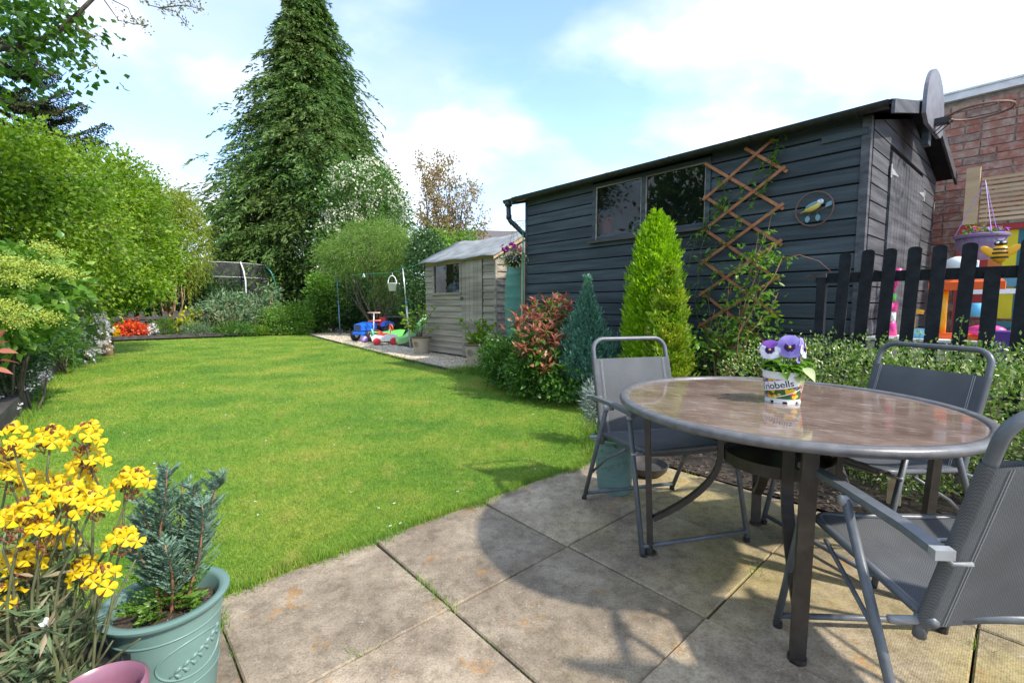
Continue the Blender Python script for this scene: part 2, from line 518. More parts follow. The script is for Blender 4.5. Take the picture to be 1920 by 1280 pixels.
def make_sling(name, c1, c2):
    """textilene: fine weave of two thread colours"""
    m, nt, out = _new(name)
    b = nt.nodes.new('ShaderNodeBsdfPrincipled'); b.inputs['Roughness'].default_value = 0.6
    vec = _vec(nt)
    ck = _node(nt, 'ShaderNodeTexChecker', Scale=330.0); nt.links.new(vec, ck.inputs['Vector'])
    ck.inputs['Color1'].default_value = (*c1, 1); ck.inputs['Color2'].default_value = (*c2, 1)
    f = _noise(nt, vec, 6, 5)
    r = _ramp(nt, [(0.3, (0.75, 0.75, 0.75)), (0.7, (1.1, 1.1, 1.1))]); nt.links.new(f, r.inputs[0])
    col = _mix(nt, ck.outputs['Color'], r.outputs[0], 1.0, 'MULTIPLY')
    nt.links.new(col, b.inputs['Base Color'])
    bp = _node(nt, 'ShaderNodeBump', Strength=0.5, Distance=0.002)
    nt.links.new(ck.outputs['Fac'], bp.inputs['Height']); nt.links.new(bp.outputs[0], b.inputs['Normal'])
    t = nt.nodes.new('ShaderNodeBsdfTranslucent'); nt.links.new(col, t.inputs[0])
    mx = nt.nodes.new('ShaderNodeMixShader'); mx.inputs[0].default_value = 0.12
    nt.links.new(b.outputs[0], mx.inputs[1]); nt.links.new(t.outputs[0], mx.inputs[2]); nt.links.new(mx.outputs[0], out.inputs[0])
    return m
M['sling'] = make_sling('grey_sling_fabric', (0.075, 0.082, 0.092), (0.145, 0.155, 0.168))
M['stitch'] = surf('pale_stitching', (0.4, 0.41, 0.42), None, rough=0.8)

def make_slab():
    m, nt, out = _new('concrete_paving')
    b = nt.nodes.new('ShaderNodeBsdfPrincipled'); b.inputs['Roughness'].default_value = 0.85
    vec = _vec(nt, 0, (1, 1, 1), 'Object')
    g = nt.nodes.new('ShaderNodeNewGeometry')
    P = g.outputs['Position']
    f = _noise(nt, P, 3.2, 8, 0.62)
    rp = _ramp(nt, [(0.30, (0.165, 0.128, 0.092)), (0.5, (0.292, 0.235, 0.168)), (0.70, (0.44, 0.362, 0.266))])
    nt.links.new(f, rp.inputs[0]); col = rp.outputs[0]
    fy = _noise(nt, P, 1.3, 4)                                  # yellow-green algae
    ry = _ramp(nt, [(0.42, 0.0), (0.62, 0.85)]); nt.links.new(fy, ry.inputs[0])
    fx = nt.nodes.new('ShaderNodeSeparateXYZ'); nt.links.new(P, fx.inputs[0])
    mr = _node(nt, 'ShaderNodeMapRange', **{'From Min': 0.0, 'From Max': 0.9}); nt.links.new(fx.outputs['X'], mr.inputs['Value'])
    mm = nt.nodes.new('ShaderNodeMath'); mm.operation = 'MULTIPLY'
    nt.links.new(ry.outputs[0], mm.inputs[0]); nt.links.new(mr.outputs[0], mm.inputs[1])
    col = _mix(nt, col, (0.37, 0.30, 0.125), mm.outputs[0])
    fo = _noise(nt, P, 5.2, 10, 0.74)                            # orange lichen
    ro = _ramp(nt, [(0.585, 0.0), (0.66, 0.75)]); nt.links.new(fo, ro.inputs[0])
    col = _mix(nt, col, (0.36, 0.18, 0.045), ro.outputs[0])
    fm = _noise(nt, P, 17, 9, 0.78)                             # blotchy weathering
    rm = _ramp(nt, [(0.37, (0.66, 0.64, 0.60)), (0.53, (1, 1, 1)), (0.66, (1.12, 1.12, 1.11))]); nt.links.new(fm, rm.inputs[0])
    col = _mix(nt, col, rm.outputs[0], 1.0, 'MULTIPLY')
    fs = _noise(nt, P, 55, 3, 0.6)                              # pale specks
    rs = _ramp(nt, [(0.64, 0.0), (0.72, 0.55)]); nt.links.new(fs, rs.inputs[0])
    col = _mix(nt, col, (0.42, 0.39, 0.34), rs.outputs[0])
    fd = _noise(nt, P, 140, 2, 0.6)
    rd = _ramp(nt, [(0.28, (0.68, 0.68, 0.68)), (0.5, (1.0, 1.0, 1.0)), (0.74, (1.2, 1.2, 1.18))]); nt.links.new(fd, rd.inputs[0])
    col = _mix(nt, col, rd.outputs[0], 1.0, 'MULTIPLY')
    oi = nt.nodes.new('ShaderNodeObjectInfo')
    mv = _node(nt, 'ShaderNodeMapRange', **{'To Min': 0.78, 'To Max': 1.18}); nt.links.new(oi.outputs['Random'], mv.inputs['Value'])
    hs = nt.nodes.new('ShaderNodeHueSaturation'); nt.links.new(col, hs.inputs['Color']); nt.links.new(mv.outputs[0], hs.inputs['Value'])
    nt.links.new(hs.outputs[0], b.inputs['Base Color'])
    # pimpled face: fine rows
    mp = nt.nodes.new('ShaderNodeMapping'); mp.inputs['Rotation'].default_value = (0, 0, SHEDROT)
    nt.links.new(P, mp.inputs[0])
    wv = _node(nt, 'ShaderNodeTexWave', Scale=55.0, Distortion=0.4); nt.links.new(mp.outputs[0], wv.inputs['Vector'])
    ad = nt.nodes.new('ShaderNodeMath'); ad.operation = 'ADD'
    ml = nt.nodes.new('ShaderNodeMath'); ml.operation = 'MULTIPLY'; ml.inputs[1].default_value = 0.18
    nt.links.new(wv.outputs['Fac'], ml.inputs[0]); nt.links.new(ml.outputs[0], ad.inputs[0]); nt.links.new(fd, ad.inputs[1])
    bp = _node(nt, 'ShaderNodeBump', Strength=0.35, Distance=0.004)
    nt.links.new(ad.outputs[0], bp.inputs['Height']); nt.links.new(bp.outputs[0], b.inputs['Normal'])
    nt.links.new(b.outputs[0], out.inputs[0])
    return m
M['slab'] = make_slab()

def make_brick(joined=False):
    m, nt, out = _new('red_brick')
    b = nt.nodes.new('ShaderNodeBsdfPrincipled'); b.inputs['Roughness'].default_value = 0.9
    oi = nt.nodes.new('ShaderNodeObjectInfo'); gi = nt.nodes.new('ShaderNodeNewGeometry')
    rp = _ramp(nt, [(0.0, (0.24, 0.085, 0.06)), (0.25, (0.34, 0.13, 0.09)), (0.5, (0.28, 0.105, 0.075)), (0.72, (0.36, 0.20, 0.145)), (0.86, (0.30, 0.235, 0.19)), (1.0, (0.19, 0.085, 0.07))])
    nt.links.new(gi.outputs['Random Per Island'] if joined else oi.outputs['Random'], rp.inputs[0])
    g = nt.nodes.new('ShaderNodeNewGeometry')
    f = _noise(nt, g.outputs['Position'], 14, 5, 0.6)
    r2 = _ramp(nt, [(0.44, 0.0), (0.66, 0.75)]); nt.links.new(f, r2.inputs[0])
    col = _mix(nt, rp.outputs[0], (0.40, 0.33, 0.27), r2.outputs[0])
    nt.links.new(col, b.inputs['Base Color'])
    f3 = _noise(nt, g.outputs['Position'], 60, 4)
    bp = _node(nt, 'ShaderNodeBump', Strength=0.6, Distance=0.006); nt.links.new(f3, bp.inputs['Height']); nt.links.new(bp.outputs[0], b.inputs['Normal'])
    nt.links.new(b.outputs[0], out.inputs[0])
    return m
M['brick'] = make_brick(); M['brick_joined'] = make_brick(True)

def make_grass(name, blades):
    m, nt, out = _new(name)
    b = nt.nodes.new('ShaderNodeBsdfPrincipled'); b.inputs['Roughness'].default_value = 0.55
    b.inputs['Specular IOR Level'].default_value = 0.25
    g = nt.nodes.new('ShaderNodeNewGeometry')
    P = g.outputs['Position']
    f = _noise(nt, P, 1.1, 6, 0.6)
    rp = _ramp(nt, [(0.34, (0.112, 0.262, 0.030)), (0.50, (0.192, 0.335, 0.038)), (0.66, (0.305, 0.385, 0.058))])
    nt.links.new(f, rp.inputs[0]); col = rp.outputs[0]
    f2 = _noise(nt, P, 4.5, 6, 0.7)
    r2 = _ramp(nt, [(0.55, 0.0), (0.72, 0.55)]); nt.links.new(f2, r2.inputs[0])
    col = _mix(nt, col, (0.42, 0.37, 0.11), r2.outputs[0])
    f5 = _noise(nt, P, 16, 4, 0.7)
    r5 = _ramp(nt, [(0.34, (0.74, 0.80, 0.7)), (0.5, (1, 1, 1)), (0.68, (1.2, 1.1, 1.1))]); nt.links.new(f5, r5.inputs[0])
    col = _mix(nt, col, r5.outputs[0], 1.0, 'MULTIPLY')
    if blades:
        r3 = _ramp(nt, [(0.0, (0.60, 0.66, 0.6)), (0.55, (1.0, 1.0, 1.0)), (0.88, (1.25, 1.15, 1.2)), (1.0, (1.8, 1.3, 2.6))])
        nt.links.new(g.outputs['Random Per Island'], r3.inputs[0])
        col = _mix(nt, col, r3.outputs[0], 1.0, 'MULTIPLY')
        nt.links.new(col, b.inputs['Base Color'])
        t = nt.nodes.new('ShaderNodeBsdfTranslucent'); nt.links.new(col, t.inputs[0])
        mx = nt.nodes.new('ShaderNodeMixShader'); mx.inputs[0].default_value = 0.3
        nt.links.new(b.outputs[0], mx.inputs[1]); nt.links.new(t.outputs[0], mx.inputs[2]); nt.links.new(mx.outputs[0], out.inputs[0])
    else:
        f4 = _noise(nt, P, 60, 4, 0.7)
        r4 = _ramp(nt, [(0.3, (0.45, 0.45, 0.42)), (0.7, (1.15, 1.1, 1.0))]); nt.links.new(f4, r4.inputs[0])
        col = _mix(nt, col, r4.outputs[0], 1.0, 'MULTIPLY')
        nt.links.new(col, b.inputs['Base Color'])
        bp = _node(nt, 'ShaderNodeBump', Strength=0.8, Distance=0.02); nt.links.new(f4, bp.inputs['Height']); nt.links.new(bp.outputs[0], b.inputs['Normal'])
        nt.links.new(b.outputs[0], out.inputs[0])
    return m
M['lawn'] = make_grass('lawn_turf', False)
M['blades'] = make_grass('grass_blades', True)
def make_gravel(name, isl):
    m, nt, out = _new(name)
    b = nt.nodes.new('ShaderNodeBsdfPrincipled'); b.inputs['Roughness'].default_value = 0.85
    g = nt.nodes.new('ShaderNodeNewGeometry')
    rp = _ramp(nt, [(0.0, (0.24, 0.18, 0.12)), (0.35, (0.47, 0.385, 0.27)), (0.7, (0.60, 0.515, 0.39)), (1.0, (0.74, 0.68, 0.58))])
    if isl: nt.links.new(g.outputs['Random Per Island'], rp.inputs[0])
    else:
        v = _node(nt, 'ShaderNodeTexVoronoi', Scale=38.0); nt.links.new(g.outputs['Position'], v.inputs['Vector'])
        s = nt.nodes.new('ShaderNodeSeparateXYZ'); nt.links.new(v.outputs['Color'], s.inputs[0]); nt.links.new(s.outputs[0], rp.inputs[0])
        bp = _node(nt, 'ShaderNodeBump', Strength=1.0, Distance=0.02); nt.links.new(v.outputs['Distance'], bp.inputs['Height']); bp.invert = True
        nt.links.new(bp.outputs[0], b.inputs['Normal'])
    nt.links.new(rp.outputs[0], b.inputs['Base Color']); nt.links.new(b.outputs[0], out.inputs[0])
    return m
M['gravel'] = make_gravel('gravel_bed', False)
M['pebble'] = make_gravel('gravel_pebbles', True)
def make_chip():
    m, nt, out = _new('bark_chips')
    b = nt.nodes.new('ShaderNodeBsdfPrincipled'); b.inputs['Roughness'].default_value = 0.95
    g = nt.nodes.new('ShaderNodeNewGeometry')
    rp = _ramp(nt, [(0.0, (0.03, 0.022, 0.017)), (0.6, (0.085, 0.06, 0.045)), (0.9, (0.16, 0.12, 0.09)), (1.0, (0.30, 0.25, 0.19))])
    nt.links.new(g.outputs['Random Per Island'], rp.inputs[0]); nt.links.new(rp.outputs[0], b.inputs['Base Color'])
    nt.links.new(b.outputs[0], out.inputs[0]); return m
M['chip'] = make_chip()

# leaves
L = {}
L['lime'] = leafmat('leaf_lime', (0.110, 0.225, 0.018), (0.250, 0.395, 0.026), 0.45, 0.5, (0.375, 0.470, 0.060), big=((0.10, 0.22, 0.03), 0.9, 0.6))
L['willow'] = leafmat('leaf_willow', (0.143, 0.227, 0.020), (0.263, 0.343, 0.031), 0.45, 0.5, (0.374, 0.398, 0.062))
L['fresh'] = leafmat('leaf_fresh', (0.072, 0.186, 0.022), (0.150, 0.294, 0.036), 0.4, 0.35, (0.240, 0.384, 0.072))
L['mid'] = leafmat('leaf_mid', (0.043, 0.122, 0.020), (0.100, 0.215, 0.034), 0.35, 0.4)
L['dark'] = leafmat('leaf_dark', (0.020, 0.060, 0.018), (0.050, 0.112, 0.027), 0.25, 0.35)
L['maple'] = leafmat('leaf_maple', (0.040, 0.115, 0.018), (0.085, 0.185, 0.026), 0.45, 0.45)
L['budding'] = leafmat('leaf_bronze', (0.12, 0.12, 0.02), (0.19, 0.18, 0.03), 0.4, 0.5, (0.22, 0.13, 0.03))
L['conifer'] = leafmat('leaf_conifer', (0.036, 0.105, 0.024), (0.095, 0.195, 0.036), 0.25, 0.55, (0.17, 0.26, 0.05), big=((0.11, 0.13, 0.028), 0.35, 0.4))
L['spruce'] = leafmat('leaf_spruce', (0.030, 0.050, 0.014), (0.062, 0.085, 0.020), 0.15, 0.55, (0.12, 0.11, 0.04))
L['golden'] = leafmat('leaf_golden', (0.165, 0.355, 0.010), (0.323, 0.551, 0.015), 0.35, 0.5, (0.454, 0.656, 0.025))
L['gold2'] = leafmat('leaf_yellow_gold', (0.19, 0.38, 0.02), (0.40, 0.50, 0.03), 0.3, 0.5, (0.72, 0.60, 0.14), big=((0.12, 0.30, 0.015), 4.0, 0.8))
L['bluecon'] = leafmat('leaf_blue_conifer', (0.065, 0.190, 0.130), (0.150, 0.340, 0.230), 0.2, 0.5, (0.24, 0.45, 0.32))
L['glauc'] = leafmat('leaf_glaucous', (0.080, 0.155, 0.095), (0.160, 0.270, 0.185), 0.2, 0.55, (0.20, 0.29, 0.26))
L['silver'] = leafmat('leaf_silver', (0.15, 0.20, 0.17), (0.29, 0.35, 0.31), 0.2, 0.6)
L['budd'] = leafmat('leaf_greygreen', (0.085, 0.165, 0.070), (0.17, 0.275, 0.125), 0.35, 0.55, (0.28, 0.37, 0.22))
L['red'] = leafmat('leaf_red_photinia', (0.24, 0.085, 0.045), (0.44, 0.165, 0.11), 0.3, 0.35, (0.56, 0.32, 0.22))
L['bronze_tree'] = leafmat('leaf_copper', (0.19, 0.17, 0.05), (0.33, 0.25, 0.09), 0.35, 0.5, (0.46, 0.28, 0.19))
L['hedge'] = leafmat('leaf_hedge', (0.074, 0.162, 0.024), (0.189, 0.297, 0.054), 0.35, 0.3, (0.486, 0.540, 0.230), 0.6)
L['azalea'] = leafmat('petal_azalea', (0.62, 0.06, 0.02), (0.8, 0.14, 0.04), 0.3, 0.5)
L['white'] = leafmat('petal_white', (0.78, 0.74, 0.74), (0.9, 0.87, 0.88), 0.3, 0.5)
L['cream'] = leafmat('petal_cream', (0.62, 0.62, 0.42), (0.78, 0.78, 0.62), 0.3, 0.5)
L['pinkish'] = leafmat('petal_pale_pink', (0.86, 0.70, 0.76), (0.92, 0.85, 0.88), 0.3, 0.5)
L['yellow'] = leafmat('petal_yellow', (0.56, 0.34, 0.003), (0.74, 0.51, 0.005), 0.3, 0.55, (0.86, 0.64, 0.014))
L['yellowgreen'] = leafmat('leaf_yellow', (0.30, 0.36, 0.02), (0.5, 0.5, 0.04), 0.35, 0.5)
L['panicle'] = leafmat('panicle_yellowgreen', (0.28, 0.36, 0.045), (0.45, 0.52, 0.10), 0.3, 0.6)
L['olive'] = leafmat('leaf_wallflower', (0.085, 0.145, 0.065), (0.17, 0.24, 0.12), 0.25, 0.5, (0.30, 0.23, 0.15))
L['brownbud'] = leafmat('bud_brown', (0.10, 0.035, 0.015), (0.22, 0.09, 0.03), 0.1, 0.6)
L['magenta'] = leafmat('petal_magenta', (0.30, 0.01, 0.20), (0.5, 0.02, 0.32), 0.25, 0.5)
L['crimson'] = leafmat('petal_crimson', (0.6, 0.02, 0.10), (0.8, 0.06, 0.18), 0.25, 0.5)
L['violet'] = leafmat('petal_violet', (0.42, 0.06, 0.5), (0.3, 0.12, 0.7), 0.25, 0.5)
L['variegated'] = leafmat('leaf_variegated', (0.16, 0.24, 0.06), (0.45, 0.5, 0.25), 0.25, 0.5, (0.7, 0.7, 0.5))
L['wisp'] = leafmat('leaf_feathery', (0.106, 0.213, 0.031), (0.188, 0.312, 0.056), 0.4, 0.55, (0.275, 0.375, 0.100))

# ------------------------------------------------------------------ foliage
def unit(v):
    return v / np.maximum(np.linalg.norm(v, axis=1, keepdims=True), 1e-9)
def rdir(n):
    return unit(rng.normal(size=(n, 3)))
def leaf_arrays(P, D, Ln, Wd, fold=0.2, N=None, curl=0.0):
    n = len(P)
    Ln = np.broadcast_to(np.asarray(Ln, float).reshape(-1, 1) if np.ndim(Ln) else np.full((n, 1), Ln), (n, 1))
    Wd = np.broadcast_to(np.asarray(Wd, float).reshape(-1, 1) if np.ndim(Wd) else np.full((n, 1), Wd), (n, 1))
    D = unit(D)
    ref = rdir(n) if N is None else N
    S = unit(np.cross(D, ref)); U = np.cross(S, D)
    mid = P + D * Ln * 0.45
    V = np.stack([P, mid + S * Wd * 0.5 + U * Wd * fold, P + D * Ln - U * Ln * curl, mid - S * Wd * 0.5 + U * Wd * fold, mid], axis=1)
    return V
def leaves(name, P, D, Ln, Wd, mat, parent=None, fold=0.2, N=None, curl=0.0, cheap=False):
    V = leaf_arrays(P, D, Ln, Wd, fold, N, curl)
    n = len(P)
    b = (np.arange(n) * (4 if cheap else 5)).reshape(-1, 1)
    if cheap:
        V = V[:, :4]
        Q = b + np.array([[0, 1, 2, 3]])
    else:
        Q = np.concatenate([b + np.array([[0, 1, 2, 4]]), b + np.array([[0, 4, 2, 3]])], axis=0)
    return mesh_np(name, V.reshape(-1, 3), Q, mat, parent)
def on_ells(ells, n, shell=(0.75, 1.02), zmin=None, bias=None):
    """points near the surface of ellipsoids, with outward directions"""
    es = np.array([list(c) + list(r) for c, r in ells], float)
    wts = (es[:, 3] * es[:, 4] + es[:, 3] * es[:, 5] + es[:, 4] * es[:, 5]); wts /= wts.sum()
    k = rng.choice(len(es), n, p=wts)
    d = rdir(n)
    s = rng.uniform(shell[0], shell[1], (n, 1))
    P = es[k, :3] + d * es[k, 3:] * s
    out = unit(d / es[k, 3:])
    if zmin is not None:
        P[:, 2] = np.where(P[:, 2] < zmin, zmin + rng.uniform(0, 0.25, n), P[:, 2])
    return P, out
def clumped(ells, nc, per, spread, shell=(0.7, 1.0), droop=0.0, zmin=None, outw=1.0):
    C, O = on_ells(ells, nc, shell, zmin)
    P = np.repeat(C, per, axis=0) + rng.normal(size=(nc * per, 3)) * spread
    D = np.repeat(O, per, axis=0) * outw + rdir(nc * per) * 0.9
    D[:, 2] -= droop
    if zmin is not None:
        P[:, 2] = np.maximum(P[:, 2], zmin)
    return P, unit(D)
def limb(mb, p0, p1, r0, r1, bend=0.1, n=5, k=6):
    p0, p1 = Vector(p0), Vector(p1)
    ln = (p1 - p0).length
    pts = []
    off = Vector((random.uniform(-1, 1), random.uniform(-1, 1), random.uniform(-0.3, 1))) * ln * bend
    for i in range(n + 1):
        t = i / n
        pts.append(p0.lerp(p1, t) + off * math.sin(t * PI) + Vector((random.gauss(0, 1), random.gauss(0, 1), 0)) * ln * bend * 0.12 * (0 < i < n))
    mb.tube(pts, [r0 + (r1 - r0) * i / n for i in range(n + 1)], k)
    return pts
def plant(name, label, cat, base, ells, nc, per, spread, size, mat, bark='dark_bark', stems=5, stem_r=0.012, group=None, droop=0.0,
          shell=(0.6, 1.0), zmin=0.03, cheap=True, woody='stem', leafy='foliage', trunk=None, fold=0.2, outw=1.0, shoots=0, shoot_len=0.4):
    """shrub or tree: base is a world point, ells are world ellipsoids"""
    base = Vector(base)
    t = thing(name, label, cat, base, 0, group)
    le = [((c[0] - base.x, c[1] - base.y, c[2] - base.z), r) for c, r in ells]
    mb = MB()
    if trunk:
        h, r0, r1 = trunk
        top = Vector((random.uniform(-0.05, 0.05) * h, random.uniform(-0.05, 0.05) * h, h))
        limb(mb, (0, 0, -0.05), top, r0, r1, 0.03, 7, 9)
        org = top; orr = r1
    for i in range(stems):
        c, r = le[i % len(le)]
        q = Vector(c) + Vector((random.uniform(-0.6, 0.6) * r[0], random.uniform(-0.6, 0.6) * r[1], random.uniform(0.0, 0.75) * r[2]))
        if trunk:
            f = random.uniform(0.55, 1.0)
            limb(mb, top * f, q, r1 * 0.7, stem_r * 0.35, 0.10)
        else:
            limb(mb, (random.uniform(-1, 1) * stem_r * 4, random.uniform(-1, 1) * stem_r * 4, -0.03), q, stem_r, stem_r * 0.35, 0.1)
    SP = []; SDr = []
    if shoots:
        C, O = on_ells(le, shoots, (0.9, 1.0), zmin)
        for c, o in zip(C, O):
            d = Vector(o) + Vector((random.gauss(0, 0.35), random.gauss(0, 0.35), random.gauss(0.25 - droop, 0.35))); d.normalize()
            ln = shoot_len * random.uniform(0.5, 1.3); c = Vector(c); e = c + d * ln - UZ * ln * (0.25 + droop * 0.4)
            mb.tube([c, c.lerp(e, 0.5) + UZ * ln * 0.08, e], [0.006, 0.004, 0.002], 3, False)
            k = int(8 + 16 * random.random())
            for j in range(k):
                f = random.uniform(0.1, 1.0); q = c.lerp(e, f) + UZ * ln * 0.08 * math.sin(PI * f)
                SP.append((q.x + random.gauss(0, 0.02), q.y + random.gauss(0, 0.02), q.z + random.gauss(0, 0.02))); SDr.append((d.x + random.gauss(0, 0.7), d.y + random.gauss(0, 0.7), d.z + random.gauss(0, 0.5) - droop))
    mb.build('trunk' if trunk else woody, M[bark], t, True)
    P, D = clumped(le, nc, per, spread, shell, droop, zmin, outw)
    if SP:
        P = np.concatenate([P, np.array(SP)]); D = np.concatenate([D, np.array(SDr)])
    leaves('crown' if trunk else leafy, P, D, rng.uniform(0.7, 1.25, len(P)) * size[0], rng.uniform(0.7, 1.25, len(P)) * size[1], mat, t, fold, cheap=cheap)
    return t, le

# ------------------------------------------------------------------ the ground
def sheet(name, pts, z, mat, kind='structure', res=None):
    m = MB(); m.add([(p[0], p[1], z) for p in pts], [tuple(range(len(pts)))])
    o = m.build(name, mat); tag(o, kind=kind); return o
sheet('ground', [(-250, -60), (250, -60), (250, 400), (-250, 400)], -0.05, M['soil'])

PATH_EDGE = [(-17.6, 5.75), (-16.9, 5.45), (-15.0, 5.2), (-12.5, 4.9), (-9.9, 4.6), (-8.4, 4.42), (-7.1, 4.3), (-5.9, 4.24)]
BED_EDGE = [(-5.62, 4.45), (-5.0, 4.2), (-4.3, 4.0), (-3.6, 3.95), (-3.35, 4.2), (-3.0, 3.9), (-2.55, 3.3), (-2.1, 2.72), (-1.95, 2.62)]
LAWN = [(-1.95, -0.745)] + [(-17.5, -0.445)] + [(-17.9, 0.2), (-17.75, 2.5), (-17.6, 5.75)] + PATH_EDGE[1:] + BED_EDGE
lawn_pts = [G(a, b) for a, b in LAWN]
lawn = sheet('lawn', lawn_pts, 0.0, M['lawn'])

def inside(poly, X, Y):
    r = np.zeros(len(X), bool); n = len(poly)
    for i in range(n):
        x0, y0 = poly[i][0], poly[i][1]; x1, y1 = poly[(i + 1) % n][0], poly[(i + 1) % n][1]
        c = ((y0 > Y) != (y1 > Y)) & (X < (x1 - x0) * (Y - y0) / ((y1 - y0) if y1 != y0 else 1e-9) + x0)
        r ^= c
    return r
def blades(name, X, Y, z0, h, w, lean=0.5):
    n = len(X)
    az = rng.uniform(0, 2 * PI, n); la = rng.uniform(0, 2 * PI, n); ll = np.abs(rng.normal(0, lean, n))
    s = np.stack([np.cos(az) * w / 2, np.sin(az) * w / 2, np.zeros(n)], 1)
    p = np.stack([X, Y, np.full(n, z0)], 1)
    tip = p + np.stack([np.cos(la) * ll * h, np.sin(la) * ll * h, h], 1)
    V = np.stack([p - s, p + s, tip], 1).reshape(-1, 3)
    return mesh_np(name, V, np.arange(3 * n).reshape(-1, 3), M['blades'])
n = 640000
d = np.exp(rng.uniform(math.log(1.7), math.log(19), n)); az = rng.uniform(R(-62), R(22), n)
X, Y = d * np.sin(az), d * np.cos(az)
ok = inside(lawn_pts, X, Y); X, Y, d = X[ok], Y[ok], d[ok]
o = blades('grass', X, Y, -0.002, rng.uniform(0.009, 0.021, len(X)) * (1 + 0.015 * d), np.maximum(0.0026, 0.0011 * d), 0.75)
tag(o, 'short mown green lawn grass with yellowed patches', 'grass', kind='stuff')

# fringe of longer grass over the patio edge and along the borders
def fringe(line, n, off, h, w, nm='grass_fringe', lab='longer grass fringe along lawn edge'):
    xs = []; ys = []
    seg = [(line[i], line[i + 1]) for i in range(len(line) - 1)]
    ln = np.array([math.dist(a, b) for a, b in seg]); pr = ln / ln.sum()
    k = rng.choice(len(seg), n, p=pr); t = rng.uniform(0, 1, n)
    A = np.array([seg[i][0] for i in k]); B = np.array([seg[i][1] for i in k])
    ab = A + (B - A) * t[:, None]
    wob = 0.018 * np.sin(ab[:, 1] * 9) + 0.014 * np.sin(ab[:, 1] * 23 + ab[:, 0] * 7)
    ab = ab + rng.normal(0, off, (n, 2)) + np.stack([wob, wob * 0], 1)
    X = E1.x * ab[:, 0] + E2.x * ab[:, 1]; Y = E1.y * ab[:, 0] + E2.y * ab[:, 1]
    return X, Y, rng.uniform(0.5, 1.2, n) * h, np.full(n, w)
fr = [fringe([(-1.955, -1.2), (-1.955, 2.62)], 9000, 0.022, 0.042, 0.003), fringe(BED_EDGE, 6000, 0.05, 0.085, 0.005),
      fringe(PATH_EDGE[3:], 3000, 0.03, 0.06, 0.008), fringe([(-6.1, 4.3), (-5.5, 4.55)], 2200, 0.12, 0.13, 0.007),
      fringe([(-2, -0.725), (-17.4, -0.43)], 6000, 0.05, 0.07, 0.009)]
o = blades('grass_fringe', *[np.concatenate([f[i] for f in fr]) for i in (0, 1)], 0.0, np.concatenate([f[2] for f in fr]), np.concatenate([f[3] for f in fr]), 0.6)
tag(o, 'longer uncut grass fringing the lawn edges', 'grass', kind='stuff')

# patio: joint bed, slabs one by one
patio = sheet('patio', [G(-1.96, -2.8), G(2.6, -2.8), G(2.6, 2.80), G(-1.96, 2.80)], -0.028, M['soil'])
BL = [-2.928 + 0.635 * i for i in range(10)]
AL = [-1.955 + 0.638 * i for i in range(8)]
k = 0
for i in range(len(AL) - 1):
    for j in range(len(BL) - 1):
        c = G((AL[i] + AL[i + 1]) / 2, (BL[j] + BL[j + 1]) / 2)
        gap = random.uniform(0.003, 0.007)
        m = MB(); m.cbox((0, 0, 0), (0.638 - gap, 0.635 - gap * (2.2 if j in (5, 6) else 1), 0.04), 0.005)
        s = m.build('paving_slab', M['slab'], patio)
        s.location = (c.x, c.y, -0.013 + random.uniform(-0.003, 0.003))
        s.rotation_euler = (random.gauss(0, 0.004), random.gauss(0, 0.004), ROT_G + random.gauss(0, 0.004))

# weeds in the joints
X = []; Y = []; H = []; W_ = []
def weeds(a0, b0, a1, b1, n, h, w=0.0035, sp=0.012):
    t = rng.uniform(0, 1, n); a = a0 + (a1 - a0) * t + rng.normal(0, sp, n); b = b0 + (b1 - b0) * t + rng.normal(0, sp, n)
    X.append(E1.x * a + E2.x * b); Y.append(E1.y * a + E2.y * b); H.append(rng.uniform(0.3, 1.1, n) * h); W_.append(np.full(n, w))
jb = BL[6]
weeds(-1.80, jb, -1.50, jb, 90, 0.03); weeds(-1.55, jb, -1.30, jb, 240, 0.045); weeds(-1.30, jb, -1.05, jb, 40, 0.02); weeds(-1.12, jb, -1.06, jb, 50, 0.03)
weeds(-1.93, BL[5], -1.70, BL[5], 130, 0.06); weeds(-1.7, BL[5], -1.4, BL[5], 50, 0.03)
weeds(-1.315, 1.56, -1.315, 1.60, 60, 0.03); weeds(-0.68, 0.86, -0.68, 0.93, 60, 0.03); weeds(-1.33, 0.52, -1.30, 0.58, 40, 0.05)
weeds(-0.67, 1.9, -0.68, 1.98, 60, 0.045); weeds(-0.05, 2.0, -0.03, 2.08, 50, 0.04); weeds(-1.40, 2.72, -1.35, 2.80, 80, 0.04)
for k_ in (5, 6, 7): weeds(-1.94, BL[k_], -0.2, BL[k_], 420, 0.010, 0.004, 0.004)
for k_ in (1, 2, 3): weeds(AL[k_], -0.4, AL[k_], 2.7, 420, 0.009, 0.004, 0.004)
o = blades('weeds', np.concatenate(X), np.concatenate(Y), -0.01, np.concatenate(H), np.concatenate(W_), 0.7)
tag(o, 'small weeds and grass tufts growing in the paving joints', 'weeds', kind='stuff')

